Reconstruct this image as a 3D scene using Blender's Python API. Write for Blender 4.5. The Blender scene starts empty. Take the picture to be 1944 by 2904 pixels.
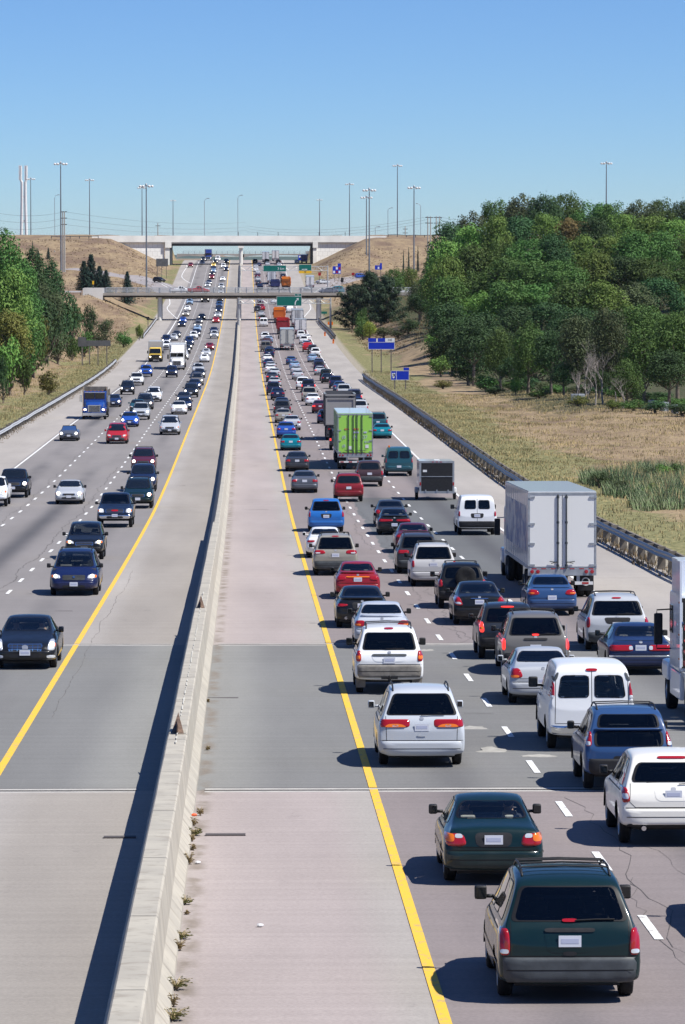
import bpy, bmesh, math, random
from mathutils import Vector, Matrix, Euler
from mathutils.bvhtree import BVHTree
from math import sin, cos, pi, radians, atan, tan, sqrt, exp
random.seed(7)
SC = bpy.context.scene
COL = SC.collection
# ------------------------------------------------------------------ camera
F = 12500.0; PW, PH = 1944.0, 2904.0
VX, VY = 694.0, 705.0            # where a level ray along the road meets the picture
CAM = Vector((1.34, 0.0, 22.0))
pitch = atan((PH/2-VY)/F)
yaw = atan(((PW/2-VX)/F)/sqrt(1+((PH/2-VY)/F)**2))
cam = bpy.data.objects.new('camera', bpy.data.cameras.new('camera'))
COL.objects.link(cam); SC.camera = cam
cam.location = CAM
cam.rotation_euler = (pi/2-pitch, 0, -yaw)
cam.data.sensor_fit = 'HORIZONTAL'; cam.data.sensor_width = 36.0
cam.data.lens = F/PW*36.0
cam.data.clip_start = 1.0; cam.data.clip_end = 60000.0
RM = cam.rotation_euler.to_matrix()
def ray(px, py):
    return RM @ Vector(((px-PW/2)/F, -(py-PH/2)/F, -1.0))
def at(px, py, Y):
    v = ray(px, py); return CAM + v*(Y/v.y)
# ------------------------------------------------------------------ sky and sun
SUN_EL, SUN_AZ = radians(54), radians(114)    # azimuth from +Y towards +X
w = bpy.data.worlds.new('World'); SC.world = w; w.use_nodes = True
nt = w.node_tree; nt.nodes.clear()
sky = nt.nodes.new('ShaderNodeTexSky'); sky.sky_type = 'NISHITA'; sky.sun_disc = False
sky.sun_elevation = SUN_EL; sky.sun_rotation = SUN_AZ
sky.altitude = 100; sky.air_density = 1.0; sky.dust_density = 0.0; sky.ozone_density = 3.0
bg = nt.nodes.new('ShaderNodeBackground'); bg.inputs[1].default_value = 0.064
wo = nt.nodes.new('ShaderNodeOutputWorld')
tcw = nt.nodes.new('ShaderNodeTexCoord'); mpw = nt.nodes.new('ShaderNodeMapping'); mpw.inputs['Scale'].default_value = (1, 1, 1.9); mpw.inputs['Location'].default_value = (0, 0, .007)
nt.links.new(tcw.outputs['Generated'], mpw.inputs[0]); nrw = nt.nodes.new('ShaderNodeVectorMath'); nrw.operation = 'NORMALIZE'
nt.links.new(mpw.outputs[0], nrw.inputs[0]); nt.links.new(nrw.outputs[0], sky.inputs[0])      # clear deep air: the blue comes down close to the horizon
tnt = nt.nodes.new('ShaderNodeMix'); tnt.data_type = 'RGBA'; tnt.blend_type = 'MULTIPLY'; tnt.inputs[0].default_value = 1; tnt.inputs[7].default_value = (.74, 1.03, 1.50, 1)
nt.links.new(sky.outputs[0], tnt.inputs[6]); nt.links.new(tnt.outputs[2], bg.inputs[0]); nt.links.new(bg.outputs[0], wo.inputs[0])
sl = bpy.data.lights.new('sun', 'SUN'); sl.energy = 5.0; sl.angle = radians(0.53); sl.color = (1.0, 0.965, 0.90)
so = bpy.data.objects.new('sun', sl); COL.objects.link(so)
sd = Vector((sin(SUN_AZ)*cos(SUN_EL), cos(SUN_AZ)*cos(SUN_EL), sin(SUN_EL)))
so.rotation_euler = sd.to_track_quat('Z', 'Y').to_euler(); so.location = (60, -20, 120)
SC.view_settings.view_transform = 'Standard'; SC.view_settings.look = 'None'
SC.view_settings.exposure = 0.40; SC.view_settings.gamma = 1.0
SC.view_settings.use_curve_mapping = False
# ------------------------------------------------------------------ road profile, from the widths between the two yellow lines
TAB = [(2904,1707),(2520,1352),(2166,1025),(1950,829),(1746,641),(1640,545),(1541,458),(1455,386),(1380,336),(1300,288),(1231,247),
       (1168,208),(1120,179),(1084,158),(1059,144.5),(1011,126.4),(959,108.6),(908,94.2),(860,83.3),(826,77),(790,71.4),(748,66),(738,62)]
PROF = []
for row, wd in TAB:
    Z = F*8.0/wd
    v = ray(VX-0.168*wd, row)*Z
    PROF.append((v.y, CAM.z+v.z))
y0, z0 = PROF[0]; y1, z1 = PROF[2]
s0 = (z1-z0)/(y1-y0)
PROF.insert(0, (-300.0, z0-s0*(y0+300)))
ye, ze = PROF[-1]
PROF += [(ye+120, ze-0.8), (ye+400, ze-5.5), (ye+1200, ze-14), (9000, ze-20)]
def _pch(xs, ys):
    n = len(xs); h = [xs[i+1]-xs[i] for i in range(n-1)]; d = [(ys[i+1]-ys[i])/h[i] for i in range(n-1)]
    m = [d[0]]+[(d[i-1]*h[i]+d[i]*h[i-1])/(h[i]+h[i-1]) for i in range(1, n-1)]+[d[-1]]
    return m
PX_ = [p[0] for p in PROF]; PZ_ = [p[1] for p in PROF]
for _ in range(2):      # light smoothing of the measured heights
    q = PZ_[:]
    for i in range(3, len(PX_)-5):
        a, b, c = PX_[i-1], PX_[i], PX_[i+1]
        lin = PZ_[i-1]+(PZ_[i+1]-PZ_[i-1])*(b-a)/(c-a)
        q[i] = 0.7*PZ_[i]+0.3*lin
    PZ_ = q
PM_ = _pch(PX_, PZ_)
def rz(y):
    if y <= PX_[0]: return PZ_[0]
    if y >= PX_[-1]: return PZ_[-1]
    lo, hi = 0, len(PX_)-1
    while hi-lo > 1:
        mid = (lo+hi)//2
        if PX_[mid] <= y: lo = mid
        else: hi = mid
    h = PX_[hi]-PX_[lo]; t = (y-PX_[lo])/h
    return ((2*t**3-3*t*t+1)*PZ_[lo]+(t**3-2*t*t+t)*h*PM_[lo]+(-2*t**3+3*t*t)*PZ_[hi]+(t**3-t*t)*h*PM_[hi])
def slope(y): return (rz(y+2)-rz(y-2))/4
def onroad(px, row, dz=0.0):
    """the road point seen at a pixel"""
    v = ray(px, row)
    y = 40.0; step = 2.0
    def g(y): return CAM.z+v.z*(y/v.y)-rz(y)-dz
    while y < 1705 and g(y) > 0: y += step
    if y >= 1705:
        y = 1705
    else:
        a, b = y-step, y
        for _ in range(24):
            m = (a+b)/2
            if g(m) > 0: a = m
            else: b = m
        y = b
    return Vector((CAM.x+v.x*(y/v.y), y, rz(y)))
# ------------------------------------------------------------------ materials
MATS = {}
def mat(name, col=(.5,.5,.5), rough=.5, metal=0., coat=0., spec=.3, emit=0., ecol=None, vary=0., vscale=4., bump=0., bscale=60.):
    if name in MATS: return MATS[name]
    m = bpy.data.materials.new(name); m.use_nodes = True
    n = m.node_tree.nodes; l = m.node_tree.links; b = n['Principled BSDF']
    b.inputs['Base Color'].default_value = (*col, 1); b.inputs['Roughness'].default_value = rough
    b.inputs['Metallic'].default_value = metal; b.inputs['Coat Weight'].default_value = coat
    b.inputs['Coat Roughness'].default_value = .04
    b.inputs['Specular IOR Level'].default_value = spec
    if emit:
        b.inputs['Emission Color'].default_value = (*(ecol or col), 1); b.inputs['Emission Strength'].default_value = emit
    if vary or bump:
        tc = n.new('ShaderNodeTexCoord')
        if vary:
            nz = n.new('ShaderNodeTexNoise'); nz.inputs['Scale'].default_value = vscale; nz.inputs['Detail'].default_value = 5
            l.new(tc.outputs['Object'], nz.inputs['Vector'])
            mr = n.new('ShaderNodeMapRange'); mr.inputs[1].default_value = .3; mr.inputs[2].default_value = .7
            mr.inputs[3].default_value = 1-vary; mr.inputs[4].default_value = 1+vary
            l.new(nz.outputs['Fac'], mr.inputs[0])
            mx = n.new('ShaderNodeMix'); mx.data_type = 'RGBA'; mx.blend_type = 'MULTIPLY'; mx.inputs[0].default_value = 1
            mx.inputs[6].default_value = (*col, 1); l.new(mr.outputs[0], mx.inputs[7]); l.new(mx.outputs[2], b.inputs['Base Color'])
        if bump:
            n2 = n.new('ShaderNodeTexNoise'); n2.inputs['Scale'].default_value = bscale
            l.new(tc.outputs['Object'], n2.inputs['Vector'])
            bp = n.new('ShaderNodeBump'); bp.inputs['Strength'].default_value = bump; bp.inputs['Distance'].default_value = .02
            l.new(n2.outputs['Fac'], bp.inputs['Height']); l.new(bp.outputs[0], b.inputs['Normal'])
    MATS[name] = m; return m
def paint_mat():
    m = mat('car_paint', (.5,.5,.5), .38, .0, .55, .18)
    n = m.node_tree.nodes; l = m.node_tree.links; b = n['Principled BSDF']
    oi = n.new('ShaderNodeObjectInfo'); tc = n.new('ShaderNodeTexCoord')
    # road dust: thicker on the lower body
    sp = n.new('ShaderNodeSeparateXYZ'); l.new(tc.outputs['Object'], sp.inputs[0])
    nz = n.new('ShaderNodeTexNoise'); nz.inputs['Scale'].default_value = 3.0; nz.inputs['Detail'].default_value = 6
    l.new(tc.outputs['Object'], nz.inputs['Vector'])
    mr = n.new('ShaderNodeMapRange'); mr.inputs[1].default_value = .75; mr.inputs[2].default_value = .25; mr.inputs[3].default_value = .0; mr.inputs[4].default_value = .13
    l.new(sp.outputs['Z'], mr.inputs[0])
    mu = n.new('ShaderNodeMath'); mu.operation = 'MULTIPLY'; l.new(mr.outputs[0], mu.inputs[0]); l.new(nz.outputs['Fac'], mu.inputs[1])
    mx = n.new('ShaderNodeMix'); mx.data_type = 'RGBA'
    l.new(mu.outputs[0], mx.inputs[0]); l.new(oi.outputs['Color'], mx.inputs[6]); mx.inputs[7].default_value = (.24,.21,.18,1)
    l.new(mx.outputs[2], b.inputs['Base Color'])
    mr2 = n.new('ShaderNodeMapRange'); mr2.inputs[3].default_value = .26; mr2.inputs[4].default_value = .5
    l.new(nz.outputs['Fac'], mr2.inputs[0]); l.new(mr2.outputs[0], b.inputs['Roughness'])
    return m
def glass_mat(name, tint, fac=.12):
    m = bpy.data.materials.new(name); m.use_nodes = True
    n = m.node_tree.nodes; l = m.node_tree.links; n.clear()
    tr = n.new('ShaderNodeBsdfTransparent'); tr.inputs[0].default_value = (*tint, 1)
    gl = n.new('ShaderNodeBsdfGlossy'); gl.inputs['Roughness'].default_value = .03; gl.inputs[0].default_value = (1,1,1,1)
    fr = n.new('ShaderNodeFresnel'); fr.inputs[0].default_value = 1.5
    mx = n.new('ShaderNodeMixShader'); l.new(fr.outputs[0], mx.inputs[0]); l.new(tr.outputs[0], mx.inputs[1]); l.new(gl.outputs[0], mx.inputs[2])
    o = n.new('ShaderNodeOutputMaterial'); l.new(mx.outputs[0], o.inputs[0]); MATS[name] = m; return m
PAINT = paint_mat()
M = dict(
 paint=PAINT,
 glass=mat('dark_window_glass', (.006,.008,.010), .04, spec=.7),
 clear=glass_mat('clear_window_glass', (.84,.88,.87)),
 tint=glass_mat('tinted_window_glass', (.16,.18,.185)),
 frit=mat('black_window_seal', (.008,.008,.009), .4),
 trim=mat('black_plastic_trim', (.018,.018,.02), .55, vary=.25, vscale=9),
 grey=mat('grey_bumper_plastic', (.055,.062,.068), .5, vary=.2, vscale=6),
 dirt=mat('dusty_grey_cladding', (.20,.185,.165), .7, vary=.25, vscale=6),
 tyre=mat('tyre_rubber', (.016,.016,.017), .85, vary=.3, vscale=12, bump=.5, bscale=90),
 rim=mat('alloy_wheel_metal', (.42,.43,.45), .35, .8),
 steel=mat('galvanised_steel', (.34,.36,.38), .5, .5, vary=.2, vscale=3),
 chrome=mat('chrome', (.75,.76,.78), .12, 1.),
 red=mat('red_tail_lens', (.33,.008,.012), .12, coat=1.),
 redlit=mat('lit_red_tail_lens', (.5,.01,.01), .12, coat=1., emit=1.1, ecol=(1,.05,.03)),
 amber=mat('amber_lens', (.75,.17,.01), .15, coat=1.),
 lens=mat('clear_lamp_lens', (.62,.64,.66), .08, .2, coat=1.),
 lamp=mat('lit_headlamp', (.9,.9,.85), .1, emit=3.0, ecol=(1,.93,.80)),
 lampw=mat('lit_warm_headlamp', (.9,.8,.5), .1, emit=3.5, ecol=(1,.72,.30)),
 plate=mat('number_plate_white', (.62,.64,.70), .4),
 plateb=mat('number_plate_blue_lettering', (.44,.47,.60), .4),
 seat=mat('grey_seat_fabric', (.16,.155,.15), .9, vary=.2),
 seatl=mat('pale_seat_fabric', (.36,.345,.31), .9, vary=.2),
 cabin=mat('dark_cabin_plastic', (.085,.085,.085), .8),
 white=mat('white_panel_paint', (.68,.68,.67), .45, coat=.2, vary=.07, vscale=1.2),
 concrete=mat('weathered_concrete', (.47,.44,.375), .85, vary=.14, vscale=1.5, bump=.3, bscale=25),
 wood=mat('weathered_wood', (.17,.15,.125), .9, vary=.35, vscale=2.5),
 skin=mat('skin', (.40,.24,.17), .6), hair=mat('dark_hair', (.015,.012,.01), .7),
 cloth=mat('dark_cloth', (.03,.035,.05), .9), clothw=mat('pale_cloth', (.55,.55,.55), .9),
)
# ------------------------------------------------------------------ object helpers
def link(o, parent=None):
    COL.objects.link(o)
    if parent is not None: o.parent = parent
    return o
def mobj(name, verts, faces, mats, parent=None, smooth=False, mi=None):
    me = bpy.data.meshes.new(name); me.from_pydata([tuple(v) for v in verts], [], faces)
    if not isinstance(mats, (list, tuple)): mats = [mats]
    for m in mats: me.materials.append(m)
    if mi:
        me.polygons.foreach_set('material_index', mi)
    if smooth: me.polygons.foreach_set('use_smooth', [True]*len(me.polygons))
    me.update()
    return link(bpy.data.objects.new(name, me), parent)
def tag(o, label=None, cat=None, group=None, kind=None):
    if label: o['label'] = label
    if cat: o['category'] = cat
    if group: o['group'] = group
    if kind: o['kind'] = kind
    return o
def thing(name, label, cat, loc=(0,0,0), rot=(0,0,0), group=None):
    o = bpy.data.objects.new(name, None); o.empty_display_size = .3; link(o)
    o.location = loc; o.rotation_euler = rot
    return tag(o, label, cat, group)
class MB:
    """collects shapes, links them as one mesh"""
    def __init__(s): s.v = []; s.f = []; s.m = []
    def add(s, vs, fs, mi=0):
        b = len(s.v); s.v += [tuple(v) for v in vs]; s.f += [tuple(i+b for i in f) for f in fs]; s.m += [mi]*len(fs)
    def box(s, x0, x1, y0, y1, z0, z1, mi=0, bev=0.0, M_=None):
        if bev <= 0:
            vs = [(x0,y0,z0),(x1,y0,z0),(x1,y1,z0),(x0,y1,z0),(x0,y0,z1),(x1,y0,z1),(x1,y1,z1),(x0,y1,z1)]
            fs = [(0,3,2,1),(4,5,6,7),(0,1,5,4),(1,2,6,5),(2,3,7,6),(3,0,4,7)]
        else:
            bm = bmesh.new(); bmesh.ops.create_cube(bm, size=1)
            for v in bm.verts:
                v.co = Vector((x0+(v.co.x+.5)*(x1-x0), y0+(v.co.y+.5)*(y1-y0), z0+(v.co.z+.5)*(z1-z0)))
            bmesh.ops.bevel(bm, geom=bm.edges[:], offset=bev, segments=2, affect='EDGES', profile=.6)
            bm.verts.index_update(); vs = [v.co.copy() for v in bm.verts]; fs = [tuple(v.index for v in f.verts) for f in bm.faces]; bm.free()
        if M_ is not None: vs = [M_ @ Vector(v) for v in vs]
        s.add(vs, fs, mi)
    def tube(s, pts, r, n=6, mi=0, r1=None, cap=True):
        pts = [Vector(p) for p in pts]; k = len(pts); vs = []; fs = []
        for i, p in enumerate(pts):
            d = (pts[min(i+1,k-1)]-pts[max(i-1,0)]).normalized()
            a = d.orthogonal().normalized() if abs(d.z) > .95 else d.cross(Vector((0,0,1))).normalized()
            b = d.cross(a).normalized(); rr = r if r1 is None else r+(r1-r)*i/(k-1)
            for j in range(n):
                t = 2*pi*j/n; vs.append(p+a*cos(t)*rr+b*sin(t)*rr)
        for i in range(k-1):
            for j in range(n):
                fs.append((i*n+j, i*n+(j+1)%n, (i+1)*n+(j+1)%n, (i+1)*n+j))
        if cap: fs.append(tuple(range(n-1,-1,-1))); fs.append(tuple((k-1)*n+j for j in range(n)))
        s.add(vs, fs, mi)
    def lathe(s, prof, n=20, axis='x', c=(0,0,0), mi=0, close=False):
        """prof: list of (along, radius)"""
        vs = []; fs = []; k = len(prof)
        for a, r in prof:
            for j in range(n):
                t = 2*pi*j/n; p, q = cos(t)*r, sin(t)*r
                if axis == 'x': v = (c[0]+a, c[1]+p, c[2]+q)
                elif axis == 'y': v = (c[0]+p, c[1]+a, c[2]+q)
                else: v = (c[0]+p, c[1]+q, c[2]+a)
                vs.append(v)
        for i in range(k-1 if not close else k):
            i2 = (i+1) % k
            for j in range(n): fs.append((i*n+j, i*n+(j+1)%n, i2*n+(j+1)%n, i2*n+j))
        s.add(vs, fs, mi)
    def ball(s, c, r, n=8, m=6, mi=0):
        vs = []; fs = []
        if not hasattr(r, '__len__'): r = (r, r, r)
        for i in range(m+1):
            for j in range(n):
                a, b = pi*i/m, 2*pi*j/n
                vs.append((c[0]+r[0]*sin(a)*cos(b), c[1]+r[1]*sin(a)*sin(b), c[2]+r[2]*cos(a)))
        for i in range(m):
            for j in range(n): fs.append((i*n+j, (i+1)*n+j, (i+1)*n+(j+1)%n, i*n+(j+1)%n))
        s.add(vs, fs, mi)
    def build(s, name, mats, parent=None, smooth=False):
        return mobj(name, s.v, s.f, mats, parent, smooth, s.m)
def dup(root, name=None):
    r = root.copy(); link(r)
    for ch in root.children:
        c = ch.copy(); link(c, r)
        for g in ch.children:
            d = g.copy(); link(d, c)
    return r
def allkids(root):
    return [c for c in root.children]+[g for c in root.children for g in c.children]
# ------------------------------------------------------------------ cars
# stations: y from the rear bumper, z bottom, z shoulder, z top, half width at shoulder, half width at top edge
SHAPES = {
 'sedan': dict(L=4.7, W=1.78, H=1.42, S=[
  (0.00,.36,.56,.66,.76,.70),(0.06,.27,.68,.92,.86,.77),(0.15,.24,.82,1.01,.885,.74),(0.72,.22,.87,1.04,.89,.68),
  (1.32,.20,.88,1.36,.89,.57),(1.75,.20,.88,1.42,.89,.575),(2.5,.20,.87,1.42,.89,.57),(3.3,.20,.84,1.0,.89,.70),
  (4.05,.20,.76,.87,.87,.66),(4.48,.22,.67,.77,.82,.60),(4.65,.26,.56,.66,.73,.56),(4.7,.32,.50,.58,.64,.5)],
  rw=[(-.66,1.09),(.66,1.09),(.52,1.34),(-.52,1.34)], ws=[(-.70,1.04),(.70,1.04),(.54,1.36),(-.54,1.36)],
  sw=[[(1.02,.98),(1.92,.96),(1.92,1.33),(1.42,1.31)],[(2.0,.96),(3.0,.94),(2.55,1.32),(2.0,1.34)]],
  tl=[(.50,.72),(.87,.72),(.86,.90),(.52,.90)], hl=[(.46,.60),(.80,.62),(.80,.74),(.50,.71)],
  gr=[(-.36,.55),(.36,.55),(.40,.67),(-.40,.67)], ax=(.95,3.72), wr=.315, plate=.80, bump=(.30,.60), mir=(2.92,.98), belt=.9),
 'minivan': dict(L=4.95, W=1.95, H=1.76, S=[
  (0.00,.36,.62,.80,.88,.84),(.05,.28,.80,1.04,.95,.87),(.13,.26,.99,1.14,.97,.86),(.40,.25,1.01,1.60,.975,.69),
  (.62,.24,1.01,1.73,.975,.67),(1.6,.22,.99,1.76,.975,.68),(3.0,.22,.97,1.70,.975,.64),(3.95,.22,.93,1.10,.96,.76),
  (4.5,.24,.82,.93,.92,.68),(4.8,.26,.68,.79,.84,.6),(4.92,.3,.58,.68,.74,.5),(4.95,.34,.52,.6,.64,.45)],
  rw=[(-.77,1.13),(.77,1.13),(.64,1.62),(-.64,1.62)], ws=[(-.76,1.12),(.76,1.12),(.60,1.66),(-.60,1.66)],
  sw=[[(.55,1.10),(1.45,1.10),(1.45,1.62),(.78,1.62)],[(1.55,1.09),(2.5,1.07),(2.5,1.63),(1.55,1.63)],[(2.6,1.07),(3.6,1.05),(3.05,1.60),(2.6,1.61)]],
  tl=[(.83,.70),(.965,.70),(.94,1.08),(.83,1.08)], hl=[(.50,.66),(.84,.68),(.82,.82),(.54,.80)],
  gr=[(-.40,.60),(.40,.60),(.42,.76),(-.42,.76)], ax=(1.0,3.95), wr=.33, plate=.86, bump=(.28,.62), mir=(3.55,1.08), belt=1.0),
 'suv': dict(L=4.6, W=1.85, H=1.76, S=[
  (0.00,.46,.70,.86,.83,.80),(.05,.38,.86,1.05,.90,.82),(.14,.36,1.03,1.15,.92,.82),(.36,.35,1.05,1.62,.925,.69),
  (.55,.34,1.05,1.74,.925,.67),(1.5,.34,1.04,1.76,.925,.67),(2.55,.34,1.03,1.70,.925,.63),(3.2,.34,1.01,1.16,.92,.76),
  (4.05,.36,.95,1.05,.90,.72),(4.42,.38,.84,.96,.86,.68),(4.57,.4,.70,.82,.79,.62),(4.6,.44,.62,.72,.72,.56)],
  rw=[(-.73,1.16),(.73,1.16),(.63,1.61),(-.63,1.61)], ws=[(-.74,1.17),(.74,1.17),(.60,1.66),(-.60,1.66)],
  sw=[[(.48,1.12),(1.15,1.12),(1.15,1.62),(.66,1.62)],[(1.25,1.12),(2.05,1.11),(2.05,1.63),(1.25,1.63)],[(2.13,1.11),(3.0,1.10),(2.6,1.58),(2.13,1.60)]],
  tl=[(.76,.78),(.915,.78),(.90,1.10),(.77,1.10)], hl=[(.52,.76),(.82,.78),(.80,.92),(.54,.90)],
  gr=[(-.42,.70),(.42,.70),(.42,.88),(-.42,.88)], ax=(.92,3.62), wr=.37, plate=.88, bump=(.40,.70), mir=(2.95,1.14), belt=1.05),
 'van': dict(L=5.5, W=2.0, H=2.06, S=[
  (0.00,.48,.75,.95,.93,.90),(.05,.40,1.02,1.22,.985,.92),(.10,.36,1.12,1.70,1.0,.87),(.18,.36,1.12,1.95,1.0,.82),
  (.42,.34,1.12,2.05,1.0,.78),(2.2,.34,1.1,2.07,1.0,.78),(3.7,.34,1.1,1.98,.99,.74),(4.45,.34,1.08,1.28,.97,.82),
  (5.05,.36,1.0,1.12,.95,.76),(5.36,.4,.84,.96,.89,.7),(5.48,.44,.66,.80,.80,.64),(5.5,.48,.6,.7,.74,.6)],
  rw=None, ws=[(-.80,1.30),(.80,1.30),(.68,1.86),(-.68,1.86)],
  sw=[[(3.1,1.22),(4.15,1.20),(3.75,1.80),(3.1,1.82)]],
  tl=[(.88,.98),(.985,.98),(.965,1.30),(.885,1.30)], hl=[(.56,.80),(.86,.80),(.84,.96),(.58,.96)],
  gr=[(-.48,.78),(.48,.78),(.48,.98),(-.48,.98)], ax=(1.15,4.4), wr=.37, plate=.70, bump=(.42,.74), mir=(4.0,1.25), belt=1.1),
 'pickup': dict(L=5.4, W=1.95, H=1.82, S=[
  (0.00,.52,.80,.94,.90,.88),(.05,.44,1.02,1.14,.95,.90),(.14,.42,1.08,1.18,.965,.91),(2.15,.40,1.08,1.18,.965,.91),
  (2.22,.40,1.08,1.68,.965,.70),(2.5,.40,1.08,1.80,.965,.70),(3.3,.40,1.07,1.78,.965,.68),(3.95,.40,1.05,1.20,.96,.80),
  (4.8,.42,1.0,1.12,.95,.78),(5.2,.44,.86,1.0,.92,.74),(5.37,.46,.72,.86,.86,.7),(5.4,.5,.64,.76,.80,.66)],
  rw=None, ws=[(-.78,1.22),(.78,1.22),(.64,1.70),(-.64,1.70)],
  sw=[[(2.34,1.18),(2.9,1.18),(2.9,1.70),(2.42,1.70)],[(3.0,1.18),(3.75,1.17),(3.35,1.66),(3.0,1.68)]],
  tl=[(.82,.86),(.955,.86),(.95,1.14),(.83,1.14)], hl=[(.58,.82),(.89,.82),(.88,1.0),(.60,1.0)],
  gr=[(-.50,.78),(.50,.78),(.50,1.0),(-.50,1.0)], ax=(1.15,4.5), wr=.39, plate=.70, bump=(.46,.74), mir=(3.7,1.2), belt=1.1),
}
def ring_half(st):
    y, zb, zs, zt, hs, ht = st
    e = min(.05, (zt-zs)*.35)
    return [(hs*.93, zb), (hs*.99, zb+.10*min(1, (zs-zb)/.4)), (hs, zb+(zs-zb)*.55), (hs*.985, zs-.03),
            (hs*.955-(hs-ht)*.06, zs+.02*min(1,(zt-zs)/.1)), (ht+(hs-ht)*.12, zt-e*1.9 if zt-zs > .2 else zt-e), (ht, zt-e*.45), (ht*.62, zt), (0, zt+.012)]
def poly_in(p, poly):
    x, y = p; c = False; j = len(poly)-1
    for i in range(len(poly)):
        xi, yi = poly[i]; xj, yj = poly[j]
        if (yi > y) != (yj > y) and x < (xj-xi)*(y-yi)/(yj-yi)+xi: c = not c
        j = i
    return c
def chaikin(p, it=2, k=.2):
    for _ in range(it):
        q = []
        for i in range(len(p)):
            a, b = p[i], p[(i+1)%len(p)]
            q.append((a[0]+(b[0]-a[0])*k, a[1]+(b[1]-a[1])*k)); q.append((a[0]+(b[0]-a[0])*(1-k), a[1]+(b[1]-a[1])*(1-k)))
        p = q
    return p
def densify(p, d):
    q = []
    for i in range(len(p)):
        a, b = p[i], p[(i+1)%len(p)]; n = max(1, int(math.hypot(b[0]-a[0], b[1]-a[1])/d))
        for k in range(n): q.append((a[0]+(b[0]-a[0])*k/n, a[1]+(b[1]-a[1])*k/n))
    return q
RAYS = {'rear': lambda a, b: (Vector((a,-9,b)), Vector((0,1,0))), 'front': lambda a, b: (Vector((a,9,b)), Vector((0,-1,0))),
        'left': lambda a, b: (Vector((-4,a,b)), Vector((1,0,0))), 'right': lambda a, b: (Vector((4,a,b)), Vector((-1,0,0))),
        'top': lambda a, b: (Vector((a,b,6)), Vector((0,0,-1)))}
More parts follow.
